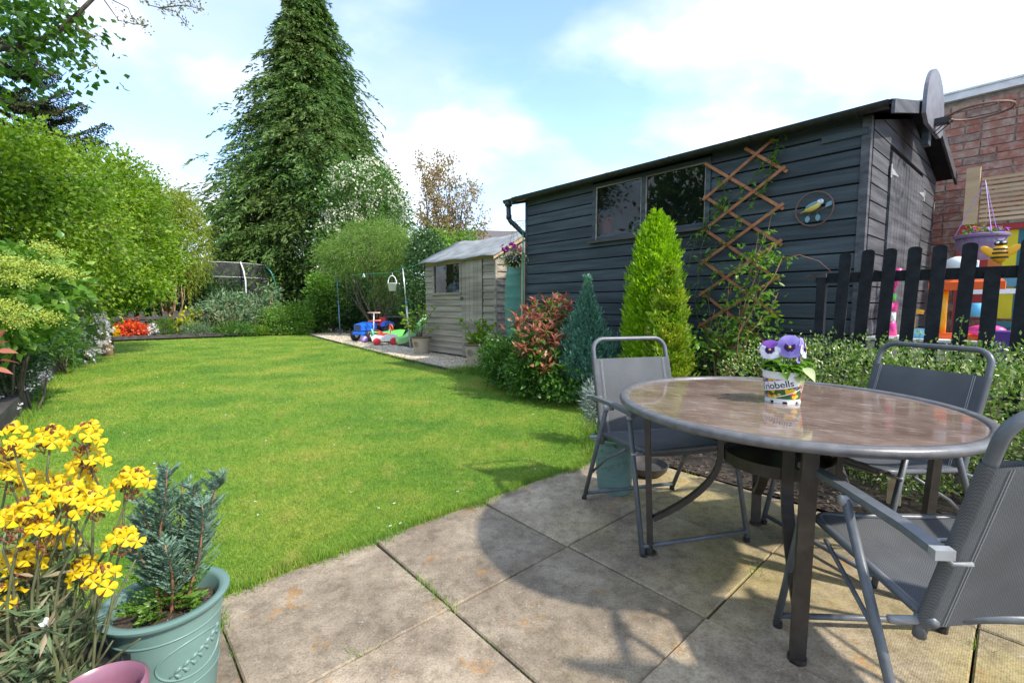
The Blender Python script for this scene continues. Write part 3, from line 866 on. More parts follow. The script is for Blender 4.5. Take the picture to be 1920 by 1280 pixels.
# bed in front of the shed, rising to the terrace
WALLB = 4.81
FRONT = -0.93
bm_pts = []; cols = 40; rows = 10
fe = BED_EDGE + [(-1.95, 2.80), (0.5, 2.80), (2.6, 2.80)]
def edge_b(a):
    for (a0, b0), (a1, b1) in zip(fe[:-1], fe[1:]):
        if a0 <= a <= a1 and a1 > a0: return b0 + (b1 - b0) * (a - a0) / (a1 - a0)
    return 4.45 if a < fe[0][0] else 2.8
m = MB(); vs = []
for i in range(cols + 1):
    a = -5.62 + (2.6 + 5.62) * i / cols
    b0 = edge_b(a)
    for j in range(rows + 1):
        t = j / rows; b = b0 + (WALLB + 0.05 - b0) * t
        z = 0.012 + 0.36 * max(0, (t - 0.25) / 0.75) ** 1.3 + random.uniform(0, 0.02) * (0 < j)
        vs.append(G(a, b, z))
fs = [(i * (rows + 1) + j, (i + 1) * (rows + 1) + j, (i + 1) * (rows + 1) + j + 1, i * (rows + 1) + j + 1) for i in range(cols) for j in range(rows)]
m.add(vs, fs)
bed = m.build('flower_bed', M['soil'], None, True); tag(bed, kind='structure')
def bed_z(p):
    a, b = AB(p); b0 = edge_b(a); t = (b - b0) / max(0.1, WALLB + 0.05 - b0)
    return 0.012 + 0.36 * max(0, (t - 0.25) / 0.75) ** 1.3
m = MB(); m.obox(G(-5.1, WALLB + 0.04, -0.05), E1 * 11, E2 * 9, Vector((0, 0, 0.47)))
terr = m.build('terrace', M['terrace']); tag(terr, kind='structure')
TZ = 0.42
# bark chips
n = 9000
a = rng.uniform(-2.4, 1.6, n); b = 2.79 + rng.uniform(0, 1, n) ** 1.2 * 1.7
C = np.stack([E1.x * a + E2.x * b, E1.y * a + E2.y * b, np.zeros(n)], 1)
C[:, 2] = [bed_z(c) + 0.008 for c in C]
keep = np.array([edge_b(x) < y + 0.0 for x, y in zip(a, b)])
C = C[keep]
o = leaves('bark_chips', C, rdir(len(C)) * np.array([1, 1, 0.25]), rng.uniform(0.015, 0.05, len(C)), rng.uniform(0.008, 0.022, len(C)), M['chip'], None, 0.15, N=unit(rng.normal(size=(len(C), 3)) * 0.35 + np.array([0, 0, 1])))
tag(o, 'brown bark mulch chips on the border soil', 'mulch', kind='stuff')

# gravel path
gp = [G(a, b) for a, b in PATH_EDGE[::-1]] + [G(-17.8, 7.0), G(-13, 6.0), G(-9.1, 5.6), G(-5.7, 5.6)]
gp = [G(a, b) for a, b in PATH_EDGE] + [G(-5.6, 4.5), G(-5.6, 5.6), G(-9.1, 5.6), G(-12.5, 6.0), G(-16.0, 6.9), G(-18.0, 7.2)]
gravel = sheet('gravel_path', gp, 0.006, M['gravel'])
n = 60000
d = np.exp(rng.uniform(math.log(6.5), math.log(19), n)); az = rng.uniform(R(-30), R(4), n)
X, Y = d * np.sin(az), d * np.cos(az); ok = inside([(p.x, p.y) for p in gp], X, Y); X, Y, d = X[ok], Y[ok], d[ok]
n = len(X); r = rng.uniform(0.007, 0.016, n) * (0.7 + d * 0.05)
octv = np.array([[1, 0, 0], [-1, 0, 0], [0, 1, 0], [0, -1, 0], [0, 0, 0.7], [0, 0, -0.7]])
octf = np.array([[0, 2, 4], [2, 1, 4], [1, 3, 4], [3, 0, 4]])
jit = 1 + rng.uniform(-0.3, 0.3, (n, 6, 1))
V = np.stack([X, Y, np.full(n, 0.01)], 1)[:, None, :] + octv[None] * jit * r[:, None, None]
Q = (np.arange(n) * 6)[:, None, None] + octf[None]
o = mesh_np('gravel', V.reshape(-1, 3), Q.reshape(-1, 3), M['pebble']); tag(o, 'pale buff gravel on the path by the shed', 'gravel', kind='stuff')
# thin black edging strip between lawn and gravel
m = MB()
for (a0, b0), (a1, b1) in zip(PATH_EDGE[:-1], PATH_EDGE[1:]):
    p, q = G(a0, b0 - 0.03), G(a1, b1 - 0.03); dv = q - p
    nn = Vector((-dv.y, dv.x, 0)).normalized() * 0.03
    m.obox(p + Vector((0, 0, -0.02)), dv, nn, Vector((0, 0, 0.06)))
ed = m.build('path_edging', M['sleeper']); tag(ed, 'thin dark timber strip between the lawn and gravel path', 'edging')

# sleepers along the left bed and the far bed
def sleepers(name, a0, b0, a1, b1, ln, h, label, th=0.11):
    p, q = G(a0, b0), G(a1, b1); n = max(1, round((q - p).length / ln))
    t = thing(name, label, 'edging', p)
    for i in range(n):
        s0, s1 = (q - p) * (i / n), (q - p) * ((i + 1) / n)
        dv = s1 - s0; nn = Vector((-dv.y, dv.x, 0)).normalized() * th
        m = MB(); m.obox(s0 + dv * 0.004 + Vector((0, 0, -0.04)), dv * 0.992, nn, Vector((0, 0, h + 0.04 + random.uniform(-0.01, 0.012))))
        m.build('sleeper', M['sleeper'], t, fix=True)
    return t
sleepers('timber_edging', -1.9, -0.74, -17.4, -0.44, 1.8, 0.19, 'long row of dark timber sleepers edging the planted bed by the lawn')
sleepers('timber_edging', -18.0, -0.1, -17.62, 5.7, 1.9, 0.14, 'dark low timber kerb below the red azalea at the lawn end')
lb = sheet('planting_bed', [G(-1.9, -0.78), G(-18.0, -0.48), G(-24, -8), G(-1.9, -9)], 0.13, M['soil'])
fb = sheet('planting_bed', [G(-17.72, -0.1), G(-17.5, 5.6), G(-18.6, 6.2), G(-19.0, -0.1)], 0.05, M['soil'])
# dark ground under the toys
sheet('membrane', [G(-9.1, 5.61), G(-12.5, 6.02), G(-16, 6.92), G(-16, 9.5), G(-9.1, 9.5)], 0.004, M['soil'])
# ================================================================== the big black shed
SC0 = Vector((2.965, 3.90, 0)); SW = Vector((-0.66668, 0.74534, 0)); SG = Vector((0.770, 0.638, 0))
def S(t, s, z): return SW * t + SG * s + Vector((0, 0, z))       # shed coordinates, local to the shed
UZ = Vector((0, 0, 1))
shed = thing('black_shed', 'large black stained timber shed with a two pane window and double doors', 'shed', SC0)
LEN, WID, ZB, ZE, ZR = 4.11, 2.87, 0.40, 2.66, 3.02
def roofz(s): return ZE + 0.0 + (ZR - ZE) * (1 - abs(s - WID / 2) / (WID / 2))
def sbox(m, t0, t1, s0, s1, z0, z1): return m.obox(S(t0, s0, z0), SW * (t1 - t0), SG * (s1 - s0), UZ * (z1 - z0))
WT0, WT1, WZ0, WZ1 = 1.383, 2.828, 1.915, 2.585
# dark lining behind the boards with the window opening left free
m = MB()
sbox(m, 0.02, WT0, 0.02, 0.05, ZB, ZE); sbox(m, WT1, LEN - 0.02, 0.02, 0.05, ZB, ZE)
sbox(m, WT0, WT1, 0.02, 0.05, ZB, WZ0); sbox(m, WT0, WT1, 0.02, 0.05, WZ1, ZE)
pent = [(0.06, ZB), (WID - 0.02, ZB), (WID - 0.02, roofz(WID) - 0.03), (WID / 2, ZR - 0.03), (0.06, roofz(0) - 0.03)]
for t0 in (0.02, LEN - 0.05):
    m.prism(pent, SG, UZ, SW, S(t0, 0, 0), 0.03)
sbox(m, 0.05, LEN - 0.05, WID - 0.05, WID - 0.02, ZB, ZE)
sbox(m, 0.06, LEN - 0.06, 0.8, 0.83, ZB, ZE)
m.build('wall', M['dark_void'], shed, fix=True)
BH = 0.1435
def clad(t0, t1, z0, k=0):
    m = MB(); h = BH - 0.013
    # board with a chamfered top edge, so the joint reads as a groove
    p0, p1 = S(t0, 0.018, z0), S(t1, 0.018, z0)
    prof = [(0.018, 0), (0.0, 0.002), (0.0, h - 0.006), (0.007, h), (0.018, h)]
    vs = [S(t0, s, z0 + z) for s, z in prof] + [S(t1, s, z0 + z) for s, z in prof]
    n = len(prof)
    fs = [tuple(range(n)), tuple(range(2 * n - 1, n - 1, -1))] + [(i, i + n, (i + 1) % n + n, (i + 1) % n) for i in range(n)]
    m.add(vs, fs)
    return m.build('cladding_board', M['black_wood'], shed, fix=True)
z = ZB
while z < ZE - 0.02:
    if z + BH <= WZ0 - 0.02 or z >= WZ1: clad(0.065, LEN - 0.0, z)
    elif z < WZ0 - 0.02:
        clad(0.065, LEN, z)
    else:
        clad(0.065, WT0 - 0.055, z); clad(WT1 + 0.055, LEN, z)
    z += BH
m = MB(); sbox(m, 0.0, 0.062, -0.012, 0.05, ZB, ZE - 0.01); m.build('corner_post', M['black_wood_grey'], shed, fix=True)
m = MB(); sbox(m, LEN - 0.004, LEN + 0.03, -0.01, 0.04, ZB, ZE - 0.01); m.build('corner_post', M['black_wood'], shed, fix=True)
m = MB(); sbox(m, 0.02, LEN - 0.02, 0.03, WID - 0.05, ZB - 0.14, ZB - 0.003); m.build('base', M['sleeper'], shed, fix=True)
# window: frame, mullion, two panes, sill
m = MB(); f = 0.05
sbox(m, WT0 - f, WT0, -0.015, 0.03, WZ0, WZ1); sbox(m, WT1, WT1 + f, -0.015, 0.03, WZ0, WZ1)
sbox(m, 2.105, 2.155, -0.012, 0.03, WZ0, WZ1); sbox(m, WT0 - f, WT1 + f, -0.017, 0.03, WZ1, WZ1 + 0.04)
win = m.build('window', M['black_wood'], shed, fix=True)
for t0, t1 in ((WT0, 2.105), (2.155, WT1)):
    m = MB(); sbox(m, t0, t1, 0.010, 0.014, WZ0, WZ1); m.build('pane', M['glass'], win, fix=True)
    m = MB()
    b_ = 0.014
    sbox(m, t0, t0 + b_, -0.004, 0.009, WZ0, WZ1); sbox(m, t1 - b_, t1, -0.004, 0.009, WZ0, WZ1); sbox(m, t0 + b_, t1 - b_, -0.004, 0.009, WZ1 - b_, WZ1)
    m.build('glazing_bead', M['grey_wood'], win, fix=True)
m = MB(); sbox(m, WT0 - 0.08, WT1 + 0.08, -0.055, 0.05, WZ0 - 0.032, WZ0 - 0.002); m.build('sill', M['sleeper'], win, fix=True)
m = MB(); sbox(m, WT0, WT1, 0.06, 0.40, WZ0 - 0.04, WZ0 - 0.015); m.build('shelf', M['raw_wood'], shed, fix=True)
# gable end (faces the sun): boards each side of the doors and above
D0, DM, D1, DZ = 0.62, 1.33, 2.10, 2.50
def gboard(s0, s1, z0, h):
    h0 = h - 0.013
    def zt(s): return min(z0 + h0, roofz(s) - 0.05)
    if zt(s0) <= z0 + 0.01 and zt(s1) <= z0 + 0.01:
        if not (s0 < WID / 2 < s1 and roofz(WID / 2) - 0.05 > z0 + 0.01): return
    def lim(s): return max(z0, zt(s))
    xs = [s0, s1]
    # where the sloping roof edge meets the top of the board
    for zc in (z0, z0 + h0):
        k = 1 - (zc + 0.05 - ZE) / (ZR - ZE)
        for sx in (WID / 2 - k * WID / 2, WID / 2 + k * WID / 2):
            if s0 < sx < s1: xs.append(sx)
    xs = sorted(xs)
    xs = [x for x in xs if zt(x) > z0 - 0.001]
    if len(xs) < 2: return
    out = [(xs[0], z0), (xs[-1], z0)] + [(x, lim(x)) for x in xs[::-1]]
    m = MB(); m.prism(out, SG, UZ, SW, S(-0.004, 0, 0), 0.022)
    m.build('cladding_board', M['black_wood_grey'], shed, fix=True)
z = ZB
while z < ZR:
    if z < DZ - 0.02:
        gboard(0.066, D0 - 0.012, z, BH); gboard(D1 + 0.012, WID, z, BH)
    else:
        gboard(0.066, WID, z, BH)
    z += BH
for s0, s1 in ((D0, DM - 0.004), (DM + 0.004, D1)):
    m = MB(); sbox(m, -0.002, 0.016, s0, s1, ZB + 0.02, DZ - 0.015)
    dr = m.build('door', M['dark_void'], shed, fix=True)
    n = 6
    for i in range(n):
        a0 = s0 + (s1 - s0) * i / n; a1 = s0 + (s1 - s0) * (i + 1) / n
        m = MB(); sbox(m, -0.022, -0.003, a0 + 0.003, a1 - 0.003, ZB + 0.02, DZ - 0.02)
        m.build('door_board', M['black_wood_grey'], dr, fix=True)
    for zz in (2.30, 1.40, 0.70):
        e = s0 if s0 == D0 else s1; sg = 1 if s0 == D0 else -1
        m = MB()
        m.prism([(0, -0.02), (sg * 0.23, -0.006), (sg * 0.23, 0.006), (0, 0.035)], SG, UZ, SW, S(-0.026, e + sg * 0.015, zz), 0.004)
        m.obox(S(-0.028, e - sg * 0.03 if sg > 0 else e - 0.0, zz - 0.055), SW * 0.006, SG * 0.03, UZ * 0.12)
        m.build('hinge', M['galv'], dr, fix=True)
m = MB(); sbox(m, -0.034, -0.024, DM - 0.05, DM + 0.06, 1.36, 1.42); m.build('latch', M['galv'], shed, fix=True)
# roof: two slopes of boards under felt, barge boards, gutter and downpipe
OV = 0.15; EO = 0.16
for sg in (0, 1):
    sa, za = (-EO, roofz(0) + 0.03 - EO * (ZR - ZE) / (WID / 2)) if sg == 0 else (WID + EO, roofz(WID) + 0.03 - EO * (ZR - ZE) / (WID / 2) - 0.03)
    m = MB()
    p = S(-OV, sa, za); q = S(-OV, WID / 2, ZR + 0.03)
    m.obox(p, SW * (LEN + 2 * OV), q - p, UZ * 0.022)
    rf = m.build('roof', M['black_paint'], shed, fix=True)
    m = MB(); p2 = S(-OV - 0.008, sa - (0.01 if sg == 0 else -0.01), za + 0.0235); q2 = S(-OV - 0.008, WID / 2, ZR + 0.0535)
    m.obox(p2, SW * (LEN + 2 * OV + 0.016), q2 - p2, UZ * 0.008)
    m.build('roofing_felt', M['felt'], rf, fix=True)
    for t0 in (-OV - 0.024, LEN + OV + 0.002):
        m = MB(); p3 = S(t0, sa, za - 0.075); q3 = S(t0, WID / 2, ZR - 0.045)
        m.obox(p3, SW * 0.022, q3 - p3, UZ * 0.105)
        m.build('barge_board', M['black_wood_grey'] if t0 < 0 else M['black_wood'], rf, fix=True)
def gutter_mesh(t0, t1, s, z, r=0.055):
    m = MB(); n = 10; vs = []
    for t, zz in ((t0, z), (t1, z - 0.015)):
        for rr in (r, r - 0.005):
            for k in range(n + 1):
                a = PI + PI * k / n
                vs.append(S(t, s + rr * math.cos(a), zz + rr * math.sin(a)))
    N = n + 1
    fs = []
    for k in range(n):
        fs += [(k, k + 1, 2 * N + k + 1, 2 * N + k), (N + k + 1, N + k, 3 * N + k, 3 * N + k + 1)]
    for k in (0, n): fs.append((k, N + k, 3 * N + k, 2 * N + k))
    m.add(vs, fs)
    for t, zz in ((t0, z), (t1, z - 0.015)):
        m.prism([(r * math.cos(PI + PI * k / n), r * math.sin(PI + PI * k / n)) for k in range(n + 1)], SG, UZ, SW, S(t - 0.003, s, zz), 0.006)
    for t in np.linspace(t0 + 0.2, t1 - 0.3, 6):
        m.prism([(1.12 * r * math.cos(PI + PI * k / n), 1.12 * r * math.sin(PI + PI * k / n)) for k in range(n + 1)], SG, UZ, SW, S(t, s, z - 0.004), 0.02)
    return m
g = gutter_mesh(-0.13, 4.46, -0.12, 2.685).build('gutter', M['black_plastic'], shed, fix=True)
m = MB(); t_ = 4.39
m.tube([S(t_, -0.12, 2.64), S(t_, -0.12, 2.58)], 0.055, 12)
m.tube([S(t_, -0.12, 2.60), S(t_, -0.11, 2.40), S(t_ - 0.01, -0.09, 2.36), S(t_ - 0.16, 0.10, 2.13), S(t_ - 0.18, 0.13, 2.08), S(t_ - 0.18, 0.14, 1.86)], 0.037, 12)
m.tube([S(t_, -0.11, 2.45), S(t_, -0.11, 2.39)], 0.043, 12)
m.build('downpipe', M['black_plastic'], shed, True)
m = MB(); sbox(m, 0.02, 0.35, -0.02, 0.0, 2.50, 2.56); m.build('batten', M['black_wood'], shed, fix=True)

# things on the shelf behind the window
def ST(t, s, z): return SC0 + S(t, s, z)
def lathe_thing(name, label, cat, loc, prof, mat, part=None, n=28, smooth=True, group=None):
    m = MB(); m.lathe(prof, n)
    o = m.build(name, mat, None, smooth); o.location = loc
    tag(o, label, cat, group); autosmooth(o, 35); return o
def potprof(r0, r1, h, lip=0.01, wall=0.006):
    return [(r0, 0), (r1 * 0.96, h * 0.84), (r1 + lip, h * 0.85), (r1 + lip, h), (r1 - wall, h), (r1 - wall, h * 0.82), (r1 - wall - 0.004, h * 0.8)]
lathe_thing('terracotta_pot', 'small orange terracotta pot on the shelf behind the shed window', 'plant pot', ST(2.52, 0.13, WZ0 - 0.013), potprof(0.06, 0.085, 0.11), M['terracotta'])
lathe_thing('bucket', 'tall red bucket standing behind the left pane of the shed window', 'bucket', ST(2.73, 0.12, WZ0 + 0.08), potprof(0.06, 0.08, 0.20), M['toy_red'])
m = MB(); sbox(m, 2.60, 2.80, 0.08, 0.24, WZ0 - 0.013, WZ0 + 0.08)
o = m.build('wooden_box', M['grey_wood'], None, fix=True); o.location = SC0; tag(o, 'low wooden box under the red bucket inside the shed window', 'box')
m = MB(); q = Matrix.Rotation(R(62), 3, SW) 
m.lathe([(0.0, 0.0), (0.06, 0.0), (0.11, 0.018), (0.112, 0.022), (0.06, 0.006), (0.0, 0.006)], 28, (0, 0, 0), q)
o = m.build('enamel_plate', M['pot_white'], None, True); o.location = ST(2.28, 0.14, WZ0 + 0.09); tag(o, 'pale round plate leaning behind the left pane of the shed window', 'plate')

# cedar expanding trellis, hung on the shed
tre = thing('trellis', 'tan wooden diamond trellis fixed to the black shed wall', 'trellis', SC0)
TL_, TR_ = 1.365, 0.645
def slat(t0, z0, t1, z1, s):
    a, b = S(t0, s, z0), S(t1, s, z1); d_ = (b - a).normalized(); up = SG.normalized(); sd = d_.cross(up).normalized()
    a = a - d_ * 0.03; b = b + d_ * 0.03
    m = MB(); m.obox(a - sd * 0.0145, b - a, sd * 0.029, up * 0.009)
    m.build('slat', M['tan_wood'], tre, fix=True)
sp = 0.333
for i in range(6):
    zl = 2.545 - sp * i
    f1 = 1.0
    slat(TL_, zl, TR_, zl - 0.545, -0.034)
slat(0.97, 2.603, TR_ - 0.015, 2.335, -0.034)
slat(TL_, 2.205, 0.75, 2.625, -0.046)
for i in range(5):
    zl = 1.872 - sp * i
    slat(TL_ + 0.01, zl, TR_, zl + 0.475, -0.046)
# bird ornament in a wire ring
orn = thing('bird_ornament', 'round wire wall ornament with a painted blue tit on the black shed', 'ornament', ST(0.375, -0.03, 1.945))
nrm = -SG.normalized(); hx = -SW
m = MB(); m.ring((0, 0, 0), 0.148, 0.006, 40, 8, nrm); m.build('ring', M['rust'], orn, True)
def OV3(x, y, d=0.0): return hx * x + UZ * y + nrm * d
m = MB(); m.tube([OV3(-0.147, -0.01), OV3(-0.06, -0.03, 0.006), OV3(0.03, -0.02, 0.006), OV3(0.147, 0.02)], 0.004, 6)
m.tube([OV3(-0.03, -0.028), OV3(-0.045, -0.06)], 0.003, 5); m.tube([OV3(0.02, -0.02), OV3(0.03, -0.055)], 0.003, 5); m.tube([OV3(0.08, 0.0), OV3(0.10, 0.03)], 0.003, 5)
m.build('branch', M['rust'], orn, True)
BM = Matrix((hx, nrm, UZ)).transposed()
def flatleaf(x, y, ang, ln, wd):
    m = MB(); pts = []
    for k in range(10):
        u = k / 9
        pts.append((u, math.sin(PI * u) ** 0.8))
    out = [(u * ln, w * wd) for u, w in pts] + [(u * ln, -w * wd) for u, w in pts[-2:0:-1]]
    ax = hx * math.cos(ang) + UZ * math.sin(ang); ay = -hx * math.sin(ang) + UZ * math.cos(ang)
    m.prism(out, ax, ay, nrm, OV3(x, y, 0.0), 0.004)
    m.build('leaf', M['bird_blue'], orn, fix=True)
flatleaf(-0.045, -0.055, R(-95), 0.062, 0.019); flatleaf(0.03, -0.05, R(-85), 0.062, 0.019); flatleaf(0.085, 0.005, R(38), 0.07, 0.019)
m = MB(); rot = BM @ Matrix.Rotation(R(-24), 3, 'Y')
m.ball(OV3(-0.005, 0.015, 0.016), (0.068, 0.02, 0.034), 16, 10, rot)
m.tube([OV3(-0.055, -0.01, 0.014), OV3(-0.105, -0.028, 0.012)], [0.014, 0.008], 8, flat=(1.0, 0.4))
bd = m.build('bird_body', M['bird_yellow'], orn, True)
m = MB(); m.ball(OV3(0.05, 0.052, 0.018), (0.027, 0.017, 0.024), 14, 9, BM); m.build('bird_head', M['pot_white'], orn, True)
m = MB(); m.ball(OV3(0.052, 0.066, 0.018), (0.02, 0.0155, 0.012), 12, 8, BM); m.ball(OV3(-0.012, 0.032, 0.03), (0.052, 0.008, 0.016), 12, 8, rot); m.build('bird_wing', M['bird_blue'], orn, True)
m = MB(); m.tube([OV3(0.072, 0.05, 0.018), OV3(0.094, 0.056, 0.018)], [0.005, 0.001], 6); m.ball(OV3(0.06, 0.055, 0.034), 0.004, 8, 6)
m.tube([OV3(0.005, -0.012, 0.015), OV3(0.003, -0.026, 0.008)], 0.002, 5); m.tube([OV3(0.02, -0.01, 0.015), OV3(0.02, -0.024, 0.008)], 0.002, 5)
m.build('bird_beak', M['toy_black'], orn, True)

# basketball backboard and hoop at the ridge
hoop = thing('basketball_hoop', 'grey arched basketball backboard with a rusty hoop above the shed doors', 'basketball hoop', ST(-0.22, 1.12, 2.72))
def H3(t, s, z): return SW * t + SG * s + UZ * z
out = [(-0.43, 0.06), (-0.30, 0.0), (0.30, 0.0), (0.43, 0.06)] + [(0.43 * math.cos(a), 0.18 + 0.36 * math.sin(a)) for a in np.linspace(0.05, PI - 0.05, 18)]
m = MB(); m.prism(out, SG, UZ, SW, H3(0, 0, 0), 0.03); m.build('backboard', surf('backboard_grey', (0.13, 0.13, 0.155), (0.19, 0.19, 0.215), 9, 0.5, 0.1), hoop, fix=True)
m = MB(); m.obox(H3(0.03, -0.06, -0.12), SW * 0.05, SG * 0.12, UZ * 0.5); m.build('bracket', M['black_wood'], hoop, fix=True)
m = MB(); rc = H3(-0.30, 0, 0.09); m.ring(rc, 0.205, 0.010, 40, 8)
for k in range(10):
    a = 2 * PI * k / 10
    m.ring(rc + Vector((0.205 * math.cos(a), 0.205 * math.sin(a), -0.014)), 0.010, 0.003, 8, 5, (math.sin(a), math.cos(a), 0))
m.build('rim', M['rust'], hoop, True)
m = MB(); m.obox(H3(-0.10, -0.05, 0.05), SW * 0.10, SG * 0.10, UZ * 0.05)
for sg in (-1, 1): m.tube([H3(0.0, sg * 0.05, -0.03), H3(-0.12, sg * 0.05, 0.08)], 0.005, 6)
m.build('rim_bracket', M['toy_black'], hoop, fix=True)

# ================================================================== small weathered shed
sh2 = thing('garden_shed', 'small weathered grey timber shed with one window by the gravel path', 'shed', G(-7.85, 5.5))
o2 = G(-7.85, 5.5)
def T2(a, b, z): return G(a, b, z) - o2
def b2(m, a0, a1, b0, b1, z0, z1): return m.obox(T2(a0, b0, z0), E1 * (a1 - a0), E2 * (b1 - b0), UZ * (z1 - z0))
A0, A1, B0, B1, E2Z, R2Z = -9.08, -6.60, 5.5, 7.4, 2.04, 2.56
m = MB(); b2(m, A0 + 0.02, -8.72, B0 + 0.02, B0 + 0.05, 0.05, E2Z); b2(m, -7.74, A1 - 0.02, B0 + 0.02, B0 + 0.05, 0.05, E2Z)
b2(m, -8.72, -7.74, B0 + 0.02, B0 + 0.05, 0.05, 1.34); b2(m, -8.72, -7.74, B0 + 0.02, B0 + 0.05, 1.93, E2Z)
gb = [(B0 + 0.02, 0.05), (B1, 0.05), (B1, E2Z), ((B0 + B1) / 2, R2Z), (B0 + 0.02, E2Z)]
for aa in (A0 + 0.02, A1 - 0.05): m.prism(gb, E2, UZ, E1, Vector((E1.x * aa, E1.y * aa, 0)) - o2, 0.03)
b2(m, A0, A1, B1 - 0.03, B1, 0.05, E2Z)
m.build('wall', M['dark_void'], sh2, fix=True)
def feather(a0, a1, z0, h, nm='cladding_board'):
    """overlapping board: thick lower edge, thin top"""
    vs = [T2(a0, B0 + 0.018, z0), T2(a0, B0 - 0.014, z0), T2(a0, B0 + 0.008, z0 + h), T2(a0, B0 + 0.018, z0 + h)]
    vs += [v + E1 * (a1 - a0) for v in vs]
    m = MB(); m.add(vs, [(0, 1, 2, 3), (7, 6, 5, 4), (0, 4, 5, 1), (1, 5, 6, 2), (2, 6, 7, 3), (3, 7, 4, 0)])
    o = m.build(nm, M['grey_wood'], sh2, fix=True); o.rotation_euler = (0, random.gauss(0, 0.0015), 0); return o
h2 = 0.128; z = 0.05
while z < E2Z - 0.06:
    hh = min(h2 + 0.012, E2Z - z)
    if 1.34 - 0.09 < z < 1.92: feather(A0, -8.76, z, hh)
    else: feather(A0, -7.68, z, hh)
    feather(-6.98, A1 - 0.03, z, hh)
    # gable boards, on the end facing the camera
    vs = [T2(A1 + 0.014, B0 - 0.0, z), T2(A1 - 0.01, B0 - 0.0, z + hh), T2(A1 - 0.02, B0 + 0.0, z + hh), T2(A1 - 0.02, B0, z)]
    m = MB(); vs += [v + E2 * (B1 - B0) for v in vs]
    m.add(vs, [(0, 1, 2, 3), (7, 6, 5, 4), (0, 4, 5, 1), (1, 5, 6, 2), (2, 6, 7, 3), (3, 7, 4, 0)])
    m.build('cladding_board', M['grey_wood'], sh2, fix=True)
    z += h2
m = MB(); m.prism([(B0, E2Z), (B1, E2Z), ((B0 + B1) / 2, R2Z - 0.02)], E2, UZ, E1, Vector((E1.x * (A1 - 0.02), E1.y * (A1 - 0.02), 0)) - o2, 0.03); m.build('gable_panel', M['grey_wood'], sh2, fix=True)
m = MB(); b2(m, A1 - 0.028, A1 + 0.018, B0 - 0.022, B0 + 0.02, 0.03, E2Z); m.build('corner_post', M['grey_wood'], sh2, fix=True)
m = MB(); b2(m, A0, A1, B0 - 0.012, B0 + 0.018, E2Z - 0.075, E2Z + 0.01); m.build('eaves_board', M['raw_wood'], sh2, fix=True)
m = MB(); f = 0.045
b2(m, -8.76, -8.715, B0 - 0.02, B0 + 0.03, 1.33, 1.93); b2(m, -7.745, -7.69, B0 - 0.02, B0 + 0.03, 1.33, 1.93)
b2(m, -8.76, -7.69, B0 - 0.022, B0 + 0.03, 1.93, 1.965); b2(m, -8.79, -7.69, B0 - 0.04, B0 + 0.03, 1.295, 1.33)
w2 = m.build('window', M['grey_wood'], sh2, fix=True)
m = MB(); b2(m, -8.715, -7.745, B0 + 0.008, B0 + 0.012, 1.33, 1.93); m.build('pane', M['glass'], w2, fix=True)
m = MB(); b2(m, -7.66, -6.99, B0 - 0.008, B0 + 0.012, 0.04, E2Z - 0.08); dr = m.build('door', M['dark_void'], sh2, fix=True)
for i in range(5):
    a0 = -7.66 + 0.67 * i / 5
    m = MB(); b2(m, a0 + 0.003, a0 + 0.134 - 0.003, B0 - 0.027, B0 - 0.009, 0.04, E2Z - 0.085); m.build('door_board', M['grey_wood'], dr, fix=True)
m = MB(); b2(m, -7.70, -7.60, B0 - 0.035, B0 - 0.028, 1.20, 1.25); m.ball(T2(-7.64, B0 - 0.04, 1.2), 0.018, 8, 6); m.build('latch', M['steel_dark'], dr)
# sagging felt roof
def felt2(sg):
    vs = []; na, nb = 8, 6
    for i in range(na + 1):
        for j in range(nb + 1):
            a = A0 - 0.12 + (A1 - A0 + 0.22) * i / na
            f = j / nb; bm = (B0 + B1) / 2
            b = (B0 - 0.12 + (bm - B0 + 0.12) * f) if sg == 0 else (B1 + 0.12 + (bm - B1 - 0.12) * f)
            z = E2Z - 0.03 + (R2Z + 0.03 - E2Z + 0.03) * f - 0.05 * math.sin(PI * i / na) * f + 0.015 * math.sin(i * 2.1 + j)
            vs.append(T2(a, b, z))
    fs = []
    for i in range(na):
        for j in range(nb):
            k = i * (nb + 1) + j; fs.append((k, k + 1, k + nb + 2, k + nb + 1))
    m = MB(); m.add(vs, fs); n = len(vs)
    m.add([v - UZ * 0.02 for v in vs], [q[::-1] for q in fs])
    rim = [i * (nb + 1) for i in range(na + 1)] + [na * (nb + 1) + j for j in range(1, nb + 1)] + [i * (nb + 1) + nb for i in range(na - 1, -1, -1)] + [j for j in range(nb - 1, 0, -1)]
    m.f += [(rim[i], rim[(i + 1) % len(rim)], rim[(i + 1) % len(rim)] + n, rim[i] + n) for i in range(len(rim))]
    return m.build('roof', M['grey_felt'], sh2, True, fix=True)
felt2(0); felt2(1)
m = MB(); p = T2(A1 + 0.07, B0 - 0.12, E2Z - 0.12); q = T2(A1 + 0.07, (B0 + B1) / 2, R2Z - 0.05); m.obox(p, E1 * 0.018, q - p, UZ * 0.075); m.build('barge_board', M['raw_wood'], sh2, fix=True)
# things stored inside, seen through the pane
m = MB(); m.ball((0, 0, 0), 0.19, 20, 14); o = m.build('play_ball', M['pot_white'], None, True); o.location = G(-8.42, 5.85, 1.40); tag(o, 'large pale ball behind the small shed window', 'ball')
m = MB(); m.box((0, 0, 0), (1.6, 0.5, 0.03)); o = m.build('work_shelf', M['raw_wood'], None); o.location = G(-8.0, 5.85, 1.19); o.rotation_euler = (0, 0, ROT_G); tag(o, 'plain shelf inside the small shed under its window', 'shelf')
m = MB(); m.ring((0, 0, 0), 0.24, 0.035, 28, 8, (0.3, -0.8, 0.4)); o = m.build('swim_ring', M['toy_blue'], None, True); o.location = G(-7.95, 5.82, 1.38); tag(o, 'blue ring toy behind the small shed window', 'toy')

